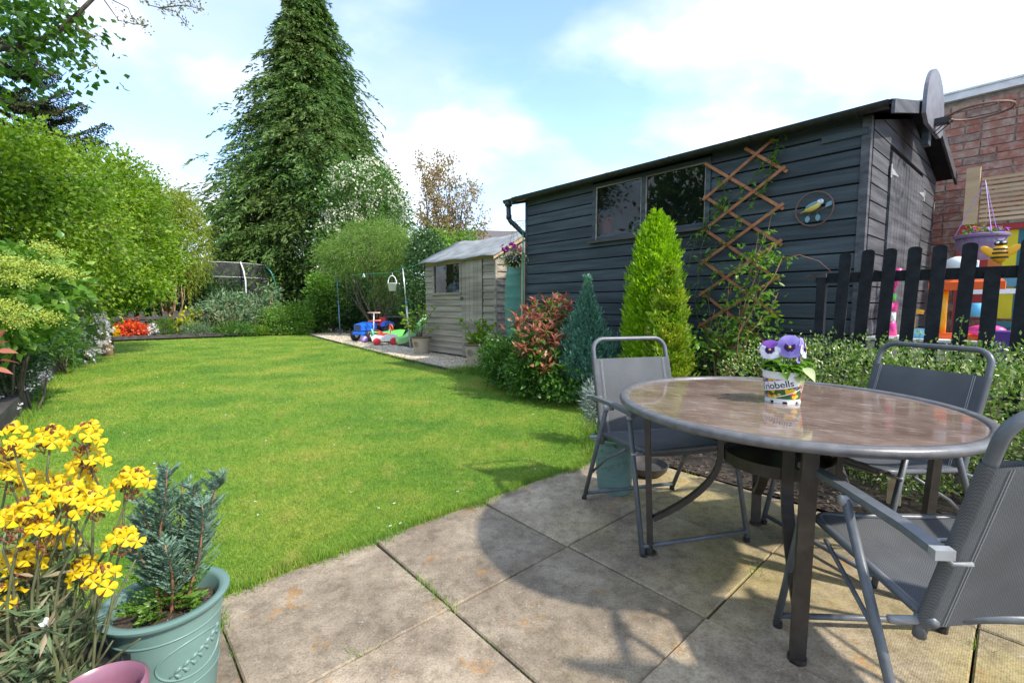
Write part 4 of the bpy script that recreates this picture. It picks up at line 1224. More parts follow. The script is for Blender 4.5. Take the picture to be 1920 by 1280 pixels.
# ================================================================== neighbouring brick wall with its coping
BWB = 8.05
bw = thing('brick_building', 'red brick building with a white roof edge behind the black shed', 'building', G(0, BWB))
ob = G(0, BWB)
m = MB(); m.obox(G(-1.6, BWB + 0.012, TZ - 0.05) - ob, E1 * 4.2, E2 * 5, UZ * (3.66 - TZ)); m.build('wall', M['mortar'], bw, fix=True)
BRH, BRL = 0.0945, 0.284
bmsh = []
for kx in range(6):
    m = MB(); j = [random.uniform(-0.004, 0.004) for _ in range(4)]
    w_, h_ = BRL - 0.013, BRH - 0.013
    if kx >= 3: w_ = BRL / 2 - 0.013
    m.prism([(-w_ / 2 + j[0], -h_ / 2), (w_ / 2 + j[1], -h_ / 2 + j[2] * 0.5), (w_ / 2 - j[0], h_ / 2), (-w_ / 2, h_ / 2 + j[3] * 0.5)], (1, 0, 0), (0, 0, 1), (0, 1, 0), (0, 0, 0), 0.03)
    o = m.build('brick', M['brick'], bw, fix=True); bmsh.append(o.data)
    bpy.data.objects.remove(o)
rest = MB()
row = 0; z = TZ + 0.02; nb = 0
while z + BRH < 3.60:
    half = row % 2
    a = -1.05 + (0.0 if half == 0 else -BRL / 2)
    while a < 2.55:
        u_ = random.random()
        small = u_ < 0.16
        w_ = BRL / 2 if small else BRL
        vis = -0.99 < a < 0.06 and z > 0.62 and not (a > -0.36 and z < 1.9)
        if vis and nb < 298:
            o = bpy.data.objects.new('brick', bmsh[(3 if small else 0) + random.randrange(3)]); COL.objects.link(o); o.parent = bw
            o.location = G(a + w_ / 2, BWB + random.uniform(-0.004, 0.003), z + BRH / 2) - ob; o.rotation_euler = (0, 0, ROT_G + random.gauss(0, 0.004)); nb += 1
        elif a > -1.55:
            rest.obox(G(a + 0.006, BWB, z + 0.006) - ob, E1 * (w_ - 0.013), E2 * 0.03, UZ * (BRH - 0.013))
        a += w_
    z += BRH; row += 1
o = rest.build('brickwork', M['brick_joined'], bw); o['kind'] = 'stuff'
m = MB(); m.obox(G(-1.7, BWB - 0.05, 3.61) - ob, E1 * 4.3, E2 * 5.2, UZ * 0.085); m.obox(G(-1.7, BWB - 0.065, 3.695) - ob, E1 * 4.3, E2 * 5.2, UZ * 0.02)
m.build('coping', M['white_coping'], bw, fix=True)

# softwood screen and painted planks in front of the bricks
PB = 7.0
sc_ = thing('slatted_screen', 'pale softwood post and horizontal slat screen in front of the brick wall', 'screen', G(-0.45, PB))
os_ = G(-0.45, PB)
m = MB(); m.obox(G(-0.505, PB, 1.95) - os_, E1 * 0.105, E2 * 0.08, UZ * 0.60); m.build('post', M['raw_wood'], sc_, fix=True)
for i in range(10):
    z0 = 2.40 - 0.048 * i
    m = MB(); m.obox(G(-0.385, PB + 0.02, z0) - os_, E1 * 1.4, E2 * 0.02, UZ * 0.029); m.build('slat', M['raw_wood'], sc_, fix=True)
for i in range(2):
    m = MB(); m.obox(G(-0.37 + 0.9 * i, PB + 0.042, 1.93) - os_, E1 * 0.04, E2 * 0.03, UZ * 0.50); m.build('batten', M['raw_wood'], sc_, fix=True)
pp = thing('painted_play_screen', 'plank screen painted red, orange, yellow and teal behind the picket fence', 'screen', G(-0.45, PB + 0.02)); op = G(-0.45, PB + 0.02)
m = MB(); m.obox(G(-0.53, PB + 0.0, TZ) - op, E1 * 0.125, E2 * 0.09, UZ * (1.945 - TZ)); m.build('post', M['paint_red'], pp, fix=True)
m = MB(); m.obox(G(-0.40, PB - 0.02, 1.865) - op, E1 * 1.5, E2 * 0.06, UZ * 0.055); m.build('rail', M['paint_red'], pp, fix=True)
for i, c in enumerate(['paint_red', 'paint_orange', 'paint_yellow', 'paint_teal', 'paint_lilac', 'paint_red', 'paint_orange', 'paint_yellow']):
    m = MB(); m.obox(G(-0.395 + 0.103 * i, PB + 0.02, 0.95) - op, E1 * 0.099, E2 * 0.02, UZ * 0.91); m.build('plank', M[c], pp, fix=True)
for z0, c, h in ((1.28, 'paint_blue', 0.11), (0.86, 'paint_teal', 0.06)):
    m = MB(); m.obox(G(-0.20, PB - 0.06, z0) - op, E1 * 1.3, E2 * 0.05, UZ * h); m.build('rail', M[c], pp, fix=True)
for i, c in enumerate(['paint_lilac', 'paint_teal', 'paint_lilac', 'paint_yellow', 'paint_teal', 'paint_lilac']):
    m = MB(); m.obox(G(-0.30 + 0.12 * i, PB - 0.03, TZ) - op, E1 * 0.09, E2 * 0.02, UZ * 0.5); m.build('plank', M[c], pp, fix=True)

# ================================================================== picket fences
def picket_mesh(w, h, th=0.02):
    m = MB(); out = [(-w / 2, 0), (w / 2, 0), (w / 2, h - w * 0.28)] + [(w / 2 * math.cos(a), h - w * 0.28 + w * 0.28 * math.sin(a)) for a in np.linspace(0.25, PI - 0.25, 7)] + [(-w / 2, h - w * 0.28)]
    m.prism(out, (1, 0, 0), (0, 0, 1), (0, 1, 0), (0, -th / 2, 0), th); return m
FB = 4.2
pf = thing('picket_fence', 'black picket fence with rounded tops behind the small leaved hedge', 'fence', G(-1.0, FB, 0.3), ROT_G)
src = None
for i in range(15):
    a = -0.96 + 0.1335 * i
    if src is None: p = src = picket_mesh(0.074, 1.19).build('picket', M['black_paint'], pf, fix=True)
    else: p = inst(src, pf)
    hs = 1.0 if abs(a + 0.155) > 0.05 else 0.86
    p.location = (a + 1.0, 0, random.uniform(-0.008, 0.008)); p.rotation_euler = (0, R(1.6) + random.gauss(0, 0.006), 0); p.scale = (1, 1, hs)
for z0 in (1.00, 0.35):
    m = MB(); m.box((0.96, 0.032, z0), (2.15, 0.035, 0.075)); m.build('rail', M['black_paint'], pf)
m = MB(); m.box((-0.075, 0.03, 0.5), (0.06, 0.06, 1.06)); m.build('post', M['black_paint'], pf)
m = MB(); m.box((-0.11, 0.02, 1.02), (0.14, 0.05, 0.03)); m.build('rail_end', M['sleeper'], pf)

ff = thing('picket_fence', 'low dark weathered picket fence at the far end of the lawn', 'fence', G(-18.6, 0.0), ROT_G + PI / 2)
src = None
for i in range(26):
    if src is None: p = src = picket_mesh(0.125, 0.87).build('picket', M['sleeper'], ff, fix=True)
    else: p = inst(src, ff)
    p.location = (0.1 + 0.285 * i + random.uniform(-0.02, 0.02), 0, random.uniform(-0.015, 0.015)); p.rotation_euler = (0, random.gauss(0, 0.012), 0)
for z0 in (0.66, 0.22):
    m = MB(); m.box((3.7, -0.035, z0), (7.7, 0.03, 0.09)); m.build('rail', M['sleeper'], ff)
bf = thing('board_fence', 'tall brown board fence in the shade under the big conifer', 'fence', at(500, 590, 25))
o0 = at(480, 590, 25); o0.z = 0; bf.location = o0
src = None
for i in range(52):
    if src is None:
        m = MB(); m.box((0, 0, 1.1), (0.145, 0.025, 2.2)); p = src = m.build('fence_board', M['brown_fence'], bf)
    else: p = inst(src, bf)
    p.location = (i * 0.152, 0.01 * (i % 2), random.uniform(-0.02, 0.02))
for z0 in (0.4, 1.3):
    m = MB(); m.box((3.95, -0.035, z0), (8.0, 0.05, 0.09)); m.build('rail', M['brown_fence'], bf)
# ================================================================== table
TC = Vector((1.05, 1.77, 0)); TR = 0.61
tab = thing('patio_table', 'round patio table with a brown glass top and grey rim on curved brown legs', 'table', TC)
m = MB(); prof = [(0, 0.708), (TR - 0.036, 0.708), (TR - 0.036, 0.7165), (0, 0.7165)]
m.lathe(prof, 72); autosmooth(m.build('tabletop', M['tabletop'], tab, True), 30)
m = MB(); vs = []; n = 96; prof = [(TR - 0.045, 0.703), (TR - 0.012, 0.693), (TR - 0.002, 0.699), (TR + 0.002, 0.710), (TR - 0.003, 0.720), (TR - 0.014, 0.7255), (TR - 0.032, 0.7235), (TR - 0.0365, 0.7185), (TR - 0.0365, 0.7155), (TR - 0.045, 0.706)]
k = len(prof)
for i in range(n):
    a = 2 * PI * i / n
    for r, z in prof: vs.append((r * math.cos(a), r * math.sin(a), z))
m.add(vs, [(i * k + j, ((i + 1) % n) * k + j, ((i + 1) % n) * k + (j + 1) % k, i * k + (j + 1) % k) for i in range(n) for j in range(k)])
m.build('rim', M['rim_metal'], tab, True, fix=True)
m = MB(); m.lathe([(0.555, 0.690), (0.575, 0.690), (0.575, 0.7035), (0.555, 0.7035)], 60); m.build('underframe', M['brown_metal'], tab)
m = MB(); m.lathe([(0.185, 0.47), (0.192, 0.47), (0.192, 0.515), (0.185, 0.515), (0.185, 0.47)], 40); m.lathe([(0.05, 0.485), (0.187, 0.485), (0.187, 0.49), (0.05, 0.49)], 30)
m.build('brace_ring', M['brown_metal'], tab)
def flatbar(m, pts, w, th, wide):
    """bar of width w (along 'wide') and thickness th, following pts"""
    pts = [Vector(p) for p in pts]; wide = Vector(wide).normalized(); vs = []
    for i, p in enumerate(pts):
        t = (pts[min(i + 1, len(pts) - 1)] - pts[max(i - 1, 0)]).normalized(); nn = t.cross(wide).normalized()
        for sx, sy in ((-1, -1), (1, -1), (1, 1), (-1, 1)): vs.append(p + wide * sx * w / 2 + nn * sy * th / 2)
    fs = [(3, 2, 1, 0), tuple(len(vs) - 4 + q for q in range(4))]
    for i in range(len(pts) - 1):
        for q in range(4): fs.append((i * 4 + q, i * 4 + (q + 1) % 4, i * 4 + 4 + (q + 1) % 4, i * 4 + 4 + q))
    m.add(vs, fs)
for ang in (R(-111), R(-21), R(69), R(160)):
    rd = Vector((math.cos(ang), math.sin(ang), 0)); wd = Vector((-rd.y, rd.x, 0))
    off = wd * 0.0
    m = MB()
    flatbar(m, [rd * 0.50 + UZ * 0.695, rd * 0.485 + UZ * 0.35, rd * 0.47 + UZ * 0.0], 0.042, 0.024, wd)
    pts = []
    for i in range(15):
        t = i / 14
        z = 0.69 - 0.52 * t
        r = 0.205 + 0.255 * (max(0, (t - 0.42) / 0.58) ** 1.8)
        pts.append(rd * r + UZ * z)
    flatbar(m, pts, 0.038, 0.020, wd)
    m.tube([rd * 0.47 + UZ * 0.0, rd * 0.47 + UZ * 0.018], 0.027, 10)
    m.build('leg', M['brown_metal'], tab, fix=True)
    m = MB(); flatbar(m, [rd * 0.02 + UZ * 0.692, rd * 0.56 + UZ * 0.692], 0.03, 0.012, wd); m.build('crossbar', M['brown_metal'], tab, fix=True)

# ================================================================== folding sling chairs
def arc_pts(c, r, a0, a1, u, v, n=7):
    return [Vector(c) + Vector(u) * (r * math.cos(a0 + (a1 - a0) * i / n)) + Vector(v) * (r * math.sin(a0 + (a1 - a0) * i / n)) for i in range(n + 1)]
def make_chair(label):
    """local: x right, y the way the sitter faces, z up"""
    t = thing('patio_chair', label, 'chair', (0, 0, 0), 0, 'folding sling chairs round the patio table')
    gm = M['grey_metal']
    hw = 0.225
    b0, b1 = Vector((0, -0.20, 0.36)), Vector((0, -0.355, 0.90))           # back line, bottom to top
    ud = (b1 - b0).normalized(); X = Vector((1, 0, 0))
    rc = 0.065
    pts = [b0 - X * hw, b0 + (b1 - b0) * 0.5 - X * hw]
    pts += arc_pts(b1 - ud * rc - X * (hw - rc), rc, PI, PI / 2, X, ud)
    pts += arc_pts(b1 - ud * rc + X * (hw - rc), rc, PI / 2, 0, X, ud)
    pts += [b0 + (b1 - b0) * 0.5 + X * hw, b0 + X * hw]
    m = MB(); m.tube(pts, 0.0125, 12); m.build('back_frame', gm, t, True)
    # back sling wraps the posts
    nn = X.cross(ud).normalized()
    vs = []; rows = 12
    prof = []
    for i in range(9): a = PI * 0.5 + PI * i / 8; prof.append((-hw + 0.0155 * math.cos(a), 0.0155 * math.sin(a)))
    front = [(x, 0.0145 + 0.012 * (1 - (x / hw) ** 2) * -1) for x in np.linspace(-hw, hw, 13)]
    # closed section: front face sagging back, sleeves, short rear flap
    sec = [(-hw + 0.0155 * math.cos(a), 0.0155 * math.sin(a)) for a in np.linspace(PI / 2, PI * 1.5, 9)]
    loop = []
    for x in np.linspace(hw, -hw, 15): loop.append((x, 0.0155 - 0.020 * (1 - (x / hw) ** 2)))
    loop += sec[1:]
    for x in np.linspace(-hw + 0.01, hw - 0.01, 15)[0:]: loop.append((x, -0.0155 - 0.006 * (1 - (x / hw) ** 2) + 0.006))
    loop += [(hw + 0.0155 * math.cos(a), 0.0155 * math.sin(a)) for a in np.linspace(-PI / 2, PI / 2, 9)][1:-1]
    n = len(loop)
    s0, s1 = 0.05, 0.80
    for i in range(rows + 1):
        p = b0 + (b1 - b0) * (s0 + (s1 - s0) * i / rows)
        for x, y in loop: vs.append(p + X * x - nn * y * -1.0)
    fs = [(i * n + j, i * n + (j + 1) % n, i * n + n + (j + 1) % n, i * n + n + j) for i in range(rows) for j in range(n)]
    m = MB(); m.add(vs, fs)
    bs = m.build('backrest', M['sling'], t, True, fix=True); autosmooth(bs, 60)
    m = MB()
    for sx in (-1, 1):
        for dx in (0.030, 0.037):
            for sy in (0.016, -0.0175):
                x_ = sx * (hw - dx); yy = sy - (0.020 * (1 - (x_ / hw) ** 2) if sy > 0 else 0)
                m.tube([b0 + (b1 - b0) * (s0 + (s1 - s0) * q) + X * x_ + nn * (yy + (0.001 if sy > 0 else -0.001)) for q in np.linspace(0.01, 0.99, 5)], 0.0009, 4, False)
    m.build('stitching', M['stitch'], bs)
    # seat: side tubes, front tube, sling
    f0, f1 = Vector((0, -0.185, 0.405)), Vector((0, 0.215, 0.435))
    m = MB()
    sp = [f0 - X * hw - Vector((0, 0.05, 0.004)), f1 - X * hw - Vector((0, 0.05, 0.003))] + arc_pts(f1 - Vector((0, 0.05, 0.003)) - X * (hw - 0.05), 0.05, PI, PI / 2, X, Vector((0, 1, 0.06)).normalized()) + arc_pts(f1 - Vector((0, 0.05, 0.003)) + X * (hw - 0.05), 0.05, PI / 2, 0, X, Vector((0, 1, 0.06)).normalized()) + [f0 + X * hw - Vector((0, 0.05, 0.004))]
    m.tube(sp, 0.0115, 10)
    m.tube([f0 - X * hw - Vector((0, 0.02, 0.004)), f0 + X * hw - Vector((0, 0.02, 0.004))], 0.0115, 10)
    m.build('seat_frame', gm, t, True)
    vs = []; nx, ny = 14, 10
    for side in (1, -1):
        for i in range(ny + 1):
            p = f0 + (f1 - f0) * (i / ny) * 0.96
            drop = 0.0
            for j in range(nx + 1):
                x = -hw - 0.013 + (2 * hw + 0.026) * j / nx
                u = x / (hw + 0.013)
                z = 0.0135 - 0.032 * (1 - u * u) * (1 - (2 * i / ny - 1) ** 2 * 0.6) - (0.004 if side < 0 else 0) - 0.012 * max(0, abs(u) - 0.93) / 0.07
                vs.append(p + X * x + UZ * z)
    N = (ny + 1) * (nx + 1); W = nx + 1
    fs = []
    for i in range(ny):
        for j in range(nx):
            k = i * W + j
            fs += [(k, k + 1, k + 1 + W, k + W), (N + k + W, N + k + 1 + W, N + k + 1, N + k)]
    rim = [j for j in range(nx)] + [i * W + nx for i in range(ny)] + [ny * W + j for j in range(nx, 0, -1)] + [i * W for i in range(ny, 0, -1)]
    fs += [(rim[(i + 1) % len(rim)], rim[i], rim[i] + N, rim[(i + 1) % len(rim)] + N) for i in range(len(rim))]
    m = MB(); m.add(vs, fs)
    fw = f0 + (f1 - f0) * 0.965
    q = [fw + UZ * 0.013, fw + Vector((0, 0.018, 0.006)), fw + Vector((0, 0.022, -0.008)), fw + Vector((0, 0.006, -0.020))]
    vs = []
    for p in q:
        for j in range(nx + 1):
            x = (-hw + 0.02) + (2 * hw - 0.04) * j / nx; u = x / hw
            vs.append(p + X * x - UZ * (0.012 * (1 - u * u)))
    fs = [(i * W + j, i * W + j + 1, i * W + W + j + 1, i * W + W + j) for i in range(3) for j in range(nx)]
    m.add(vs, fs)
    autosmooth(m.build('seat', M['sling'], t, True), 50)
    # legs: the front pair from the front of the arms, the rear pair crossing back
    ax_ = 0.268
    for sx in (-1, 1):
        m = MB(); m.tube([(sx * ax_, 0.155, 0.585), (sx * (ax_ + 0.004), 0.30, 0.012)], 0.0115, 10); m.build('leg', gm, t, True)
        m = MB(); m.tube([(sx * (ax_ + 0.022), -0.03, 0.59), (sx * (ax_ + 0.012), -0.31, 0.012)], 0.0115, 10); m.build('leg', gm, t, True)
        for q in ((sx * ax_, 0.299), (sx * (ax_ + 0.012), -0.31)):
            m = MB(); m.tube([(*q, 0.0), (*q, 0.02)], 0.0145, 8); m.build('foot_cap', M['toy_black'], t)
        ar = MB(); prof = [(-0.019, 0), (-0.016, 0.012), (0.016, 0.012), (0.019, 0), (0.014, -0.007), (-0.014, -0.007)]
        path = [(-0.285, 0.588), (-0.20, 0.598), (0.0, 0.604), (0.16, 0.603), (0.20, 0.598)]
        vs = []
        for (y, z) in path:
            for px_, pz_ in prof: vs.append((sx * ax_ + px_, y, z + pz_))
        k = len(prof)
        ar.add(vs, [(i * k + j, i * k + (j + 1) % k, i * k + k + (j + 1) % k, i * k + k + j) for i in range(len(path) - 1) for j in range(k)] + [tuple(range(k)), tuple((len(path) - 1) * k + j for j in range(k - 1, -1, -1))])
        arm = ar.build('armrest', gm, t, fix=True)
        m = MB(); m.obox((sx * ax_ - 0.020, -0.296, 0.580), (0.040, 0, 0), (0, 0.018, 0.002), (0, 0, 0.021)); m.build('end_cap', M['grey_cap'], arm)
        m = MB(); m.tube([(sx * (ax_ + 0.035), -0.028, 0.587), (sx * (ax_ - 0.012), -0.028, 0.587)], 0.014, 10); m.build('pivot_cap', M['grey_cap'], arm, True)
        m = MB(); m.tube([(sx * ax_, 0.155, 0.59), (sx * ax_, 0.157, 0.572)], 0.015, 10); m.build('pivot_cap', M['grey_cap'], arm, True)
        m = MB()
        bp = b0 + (b1 - b0) * 0.42
        m.tube([(sx * (ax_ - 0.015), -0.262, 0.598), (sx * (hw + 0.018), bp.y + 0.02, bp.z + 0.01), (sx * (hw - 0.01), bp.y + 0.026, bp.z + 0.008)], 0.005, 6)
        m.build('bracket', M['grey_cap'], arm, True); m = MB(); m.tube([(sx * (ax_ - 0.015), -0.27, 0.582), (sx * (hw + 0.018), bp.y - 0.02, bp.z - 0.02), (sx * (hw - 0.015), bp.y - 0.026, bp.z - 0.015)], 0.005, 6)
        m.build('bracket', M['grey_cap'], arm, True)
        m = MB(); m.tube([(sx * (hw - 0.02), -0.205, 0.39), (sx * (ax_ + 0.03), -0.205, 0.39)], 0.0095, 8); m.build('clamp', M['grey_cap'], t, True); m = MB(); m.tube([(sx * (hw - 0.01), 0.20, 0.425), (sx * (ax_ + 0.012), 0.20, 0.425)], 0.008, 8); m.build('clamp', M['grey_cap'], t, True)
        m = MB(); m.tube([(sx * (hw + 0.004), -0.205, 0.405), (sx * (hw + 0.004), -0.203, 0.35)], 0.013, 8); m.build('joint', M['grey_metal'], t, True)
        m = MB(); m.tube([(sx * (ax_ + 0.005), -0.225, 0.19), (sx * (ax_ - 0.012), -0.10, 0.30), (sx * (ax_ - 0.015), 0.10, 0.415)], 0.007, 6); m.build('stay', gm, t, True)
    for y, z in ((0.293, 0.045), (-0.294, 0.045)):
        m = MB(); m.tube([(-ax_, y, z), (ax_, y, z)], 0.010, 10); m.build('stretcher', gm, t, True)
    return t
ch = make_chair('grey folding sling chair on the lawn side of the table')
ch.location = (0.755, 2.265, 0.006); ch.rotation_euler = (0, 0, math.atan2(-0.24, -0.97) + 0)
def face(o, p, d):
    o.location = p; o.rotation_euler = (0, 0, math.atan2(d[1], d[0]) - PI / 2)
face(ch, (0.755, 2.265, 0.004), (0.25, -0.97))
c2 = copy_tree(ch); face(c2, (1.62, 2.03, 0.004), (-0.965, -0.26)); c2['label'] = 'grey folding sling chair pushed in between the table and the clipped hedge'
c3 = copy_tree(ch); face(c3, (1.158, 1.165, 0.004), (0.055, 1.0)); c3['label'] = 'grey folding sling chair nearest the viewer with its back turned'

# ================================================================== pansy pot on the table
pz = 0.7168
pc = Vector((1.075, 1.795, pz))
pan = thing('pansy_pot', 'white printed plastic pot of purple and lilac pansies on the glass table', 'potted plant', pc)
PR0, PR1, PH = 0.060, 0.074, 0.122
m = MB(); m.lathe([(PR0 - 0.004, 0.006), (PR0, 0.008), (PR0 + 0.001, 0.016), (PR1 - 0.003, PH * 0.78), (PR1 - 0.001, PH * 0.79), (PR1, PH * 0.99), (PR1 + 0.003, PH), (PR1 + 0.002, PH + 0.002), (PR1 - 0.004, PH), (PR1 - 0.006, PH * 0.8)], 48)
for k in range(8):
    a = 2 * PI * k / 8
    m.box((PR0 * 0.955 * math.cos(a), PR0 * 0.955 * math.sin(a), 0.004), (0.006, 0.030, 0.008), a)
autosmooth(m.build('pot', M['pot_white'], pan, True), 40)
def label_mat():
    mt, nt, out = _new('printed_flower_band')
    b = nt.nodes.new('ShaderNodeBsdfPrincipled'); b.inputs['Roughness'].default_value = 0.35
    vec = _vec(nt)
    v = _node(nt, 'ShaderNodeTexVoronoi', Scale=62.0); nt.links.new(vec, v.inputs['Vector'])
    s = nt.nodes.new('ShaderNodeSeparateXYZ'); nt.links.new(v.outputs['Color'], s.inputs[0])
    rp = _ramp(nt, [(0, (0.03, 0.10, 0.02)), (0.2, (0.05, 0.16, 0.03)), (0.36, (0.75, 0.42, 0.01)), (0.62, (0.55, 0.05, 0.03)), (0.76, (0.25, 0.12, 0.42)), (0.9, (0.8, 0.5, 0.02))])
    rp.color_ramp.interpolation = 'CONSTANT'
    nt.links.new(s.outputs[0], rp.inputs[0])
    nt.links.new(rp.outputs[0], b.inputs['Base Color']); nt.links.new(b.outputs[0], out.inputs[0]); return mt
m = MB(); zz0, zz1 = 0.018, 0.093
def prad(z): return PR0 + 0.001 + (PR1 - 0.004 - PR0) * (z - 0.016) / (PH * 0.78 - 0.016)
vs = []; n = 48
for z in (zz0, (zz0 + zz1) / 2, zz1):
    for k in range(n): vs.append(((prad(z) + 0.0012) * math.cos(2 * PI * k / n), (prad(z) + 0.0012) * math.sin(2 * PI * k / n), z))
m.add(vs, [(i * n + k, i * n + (k + 1) % n, i * n + n + (k + 1) % n, i * n + n + k) for i in range(2) for k in range(n)])
band = m.build('printed_band', label_mat(), pan, True)
# where the pot faces the camera
fa = math.atan2(-pc.y, -pc.x)
def wrap(x, y, lift):
    """flat print (x right as read, y up) rolled on the pot"""
    r = prad(y) + 0.0014 + lift; a = fa + x / 0.066
    return (r * math.cos(a), r * math.sin(a), y)
def flat_text(txt, size):
    cu = bpy.data.curves.new('t', 'FONT'); cu.body = txt; cu.size = size; cu.resolution_u = 3; cu.space_character = 0.98
    o = bpy.data.objects.new('t', cu); COL.objects.link(o)
    dg = bpy.context.evaluated_depsgraph_get(); dg.update()
    me = bpy.data.meshes.new_from_object(o.evaluated_get(dg))
    V = [v.co.copy() for v in me.vertices]; F = [tuple(p.vertices) for p in me.polygons]
    bpy.data.objects.remove(o); bpy.data.curves.remove(cu); bpy.data.meshes.remove(me)
    return V, F
V, F = flat_text('Triobells', 0.037)
ca, sa = math.cos(R(13)), math.sin(R(13))
def txtpos(v, dx=0, dy=0):
    x, y = v.x * 0.98 + dx, v.y + dy
    return -0.086 + x * ca - y * sa, 0.043 + x * sa + y * ca
black_ink = surf('black_ink', (0.015, 0.015, 0.018), None, rough=0.4); white_ink = surf('white_ink', (0.82, 0.82, 0.82), None, rough=0.4)
m = MB()
for ddx, ddy in ((0.0004, 0), (-0.0004, 0), (0, 0.0004)):
    m.add([wrap(*txtpos(v, ddx, ddy), 0.0012) for v in V], F)
m.build('lettering', black_ink, band)
# white outline strip behind the word and the white sweep below
m = MB(); vs = []
for i in range(31):
    x = -0.088 + 0.145 * i / 30
    yb = 0.043 + (x + 0.086) * math.tan(R(13))
    for dy in (-0.005, 0.012, 0.030): vs.append(wrap(x, yb + dy, 0.0006))
m.add(vs, [(i * 3 + j, i * 3 + 3 + j, i * 3 + 4 + j, i * 3 + 1 + j) for i in range(30) for j in range(2)])
vs = []
for i in range(31):
    x = -0.03 + 0.10 * i / 30; yb = 0.022 + 0.036 * (i / 30) ** 1.3
    for dy in (0, 0.0035): vs.append(wrap(x, yb + dy, 0.0006))
m.add(vs, [(i * 2, i * 2 + 2, i * 2 + 3, i * 2 + 1) for i in range(30)])
m.build('lettering', white_ink, band, True)
m = MB(); m.lathe([(0, PH - 0.012), (PR1 - 0.006, PH - 0.014)], 24); m.build('compost', M['soil'], pan, True)
# leaves, each a part
def leaf_mesh(name, ln, wd, mat, curl=0.25, cup=0.25, teeth=0.0, n=7, pw=0.75):
    m = MB(); vs = []
    for i in range(n + 1):
        u = i / n; w = wd * (math.sin(PI * (u ** pw)) if 0 < u < 1 else 0.02) * (1 + teeth * ((i % 2) - 0.5))
        x = u * ln; z = -curl * ln * u * u
        vs += [(x, -w / 2, z + cup * w), (x, 0, z), (x, w / 2, z + cup * w)]
    fs = []
    for i in range(n):
        for j in range(2): fs.append((i * 3 + j, i * 3 + 3 + j, i * 3 + 4 + j, i * 3 + 1 + j))
    m.add(vs, fs)
    o = m.build(name, mat, None, True); return o
pl = [leaf_mesh('leaf', 0.05, 0.028, L['fresh'], 0.35, 0.2, 0.12), leaf_mesh('leaf', 0.042, 0.024, L['mid'], 0.2, 0.2, 0.12), leaf_mesh('leaf', 0.036, 0.030, L['fresh'], 0.5, 0.25, 0.1)]
for i in range(120):
    src = pl[i % 3]; a = random.uniform(0, 2 * PI); rr = random.uniform(0.008, 0.066)
    lay = i / 85
    inst(src, pan, (rr * math.cos(a), rr * math.sin(a), PH - 0.004 + 0.040 * (1 - lay * 0.6) * random.uniform(0.5, 1.1)), (random.uniform(-0.3, 0.3), random.uniform(-0.6, 0.25), a + random.uniform(-0.4, 0.4)), random.uniform(0.8, 1.25))
rt = Vector((-math.sin(fa), math.cos(fa), 0))     # to the right as the camera sees the pot
big = leaf_mesh('leaf', 0.062, 0.042, L['variegated'], 0.45, 0.15, 0)
for dx, dz, da in ((0.045, 0.0, 0.25), (0.065, 0.018, 0.75)):
    p = rt * dx + Vector((math.cos(fa), math.sin(fa), 0)) * 0.035
    inst(big, pan, (p.x, p.y, PH + dz), (0.2, 0.35, fa + da))
for o in pl + [big]: bpy.data.objects.remove(o)
m = MB()
for k in range(26):
    a = random.uniform(0, 2 * PI); r0 = random.uniform(0, 0.03)
    m.tube([(r0 * math.cos(a), r0 * math.sin(a), PH - 0.015), (r0 * 1.8 * math.cos(a), r0 * 1.8 * math.sin(a), PH + 0.04)], 0.0018, 5)
m.build('stalk', M['stem'], pan)
def petal_mat(name, cin, cmid, cout, r1, r2):
    """colour runs outwards from the flower's eye (the petal's own markings)"""
    mt, nt, out = _new(name)
    b = nt.nodes.new('ShaderNodeBsdfPrincipled'); b.inputs['Roughness'].default_value = 0.55
    tc = nt.nodes.new('ShaderNodeTexCoord')
    ln = nt.nodes.new('ShaderNodeVectorMath'); ln.operation = 'LENGTH'; nt.links.new(tc.outputs['Object'], ln.inputs[0])
    f = _noise(nt, tc.outputs['Object'], 140, 3)
    ad = nt.nodes.new('ShaderNodeMath'); ad.operation = 'MULTIPLY_ADD'; ad.inputs[1].default_value = 0.008; nt.links.new(f, ad.inputs[0]); nt.links.new(ln.outputs['Value'], ad.inputs[2])
    mr = _node(nt, 'ShaderNodeMapRange', **{'From Min': 0.0, 'From Max': 0.04}); nt.links.new(ad.outputs[0], mr.inputs['Value'])
    rp = _ramp(nt, [(0, cin), (r1, cin), (r1 + 0.06, cmid), (r2, cmid), (1.0, cout)])
    nt.links.new(mr.outputs[0], rp.inputs[0]); nt.links.new(rp.outputs[0], b.inputs['Base Color'])
    t = nt.nodes.new('ShaderNodeBsdfTranslucent'); nt.links.new(rp.outputs[0], t.inputs[0])
    mx = nt.nodes.new('ShaderNodeMixShader'); mx.inputs[0].default_value = 0.3
    nt.links.new(b.outputs[0], mx.inputs[1]); nt.links.new(t.outputs[0], mx.inputs[2]); nt.links.new(mx.outputs[0], out.inputs[0]); return mt
pm_up = petal_mat('pansy_upper', (0.22, 0.15, 0.50), (0.30, 0.22, 0.66), (0.44, 0.37, 0.78), 0.1, 0.35)
pm_lo = petal_mat('pansy_lower', (0.03, 0.008, 0.09), (0.30, 0.22, 0.66), (0.46, 0.39, 0.80), 0.40, 0.58)
pm_wh = petal_mat('pansy_white', (0.03, 0.008, 0.09), (0.80, 0.77, 0.88), (0.62, 0.50, 0.84), 0.40, 0.75)
pm_pu = petal_mat('pansy_purple', (0.20, 0.06, 0.40), (0.28, 0.09, 0.52), (0.34, 0.13, 0.60), 0.2, 0.5)
eye = surf('pansy_eye', (0.75, 0.42, 0.01), None, rough=0.5)
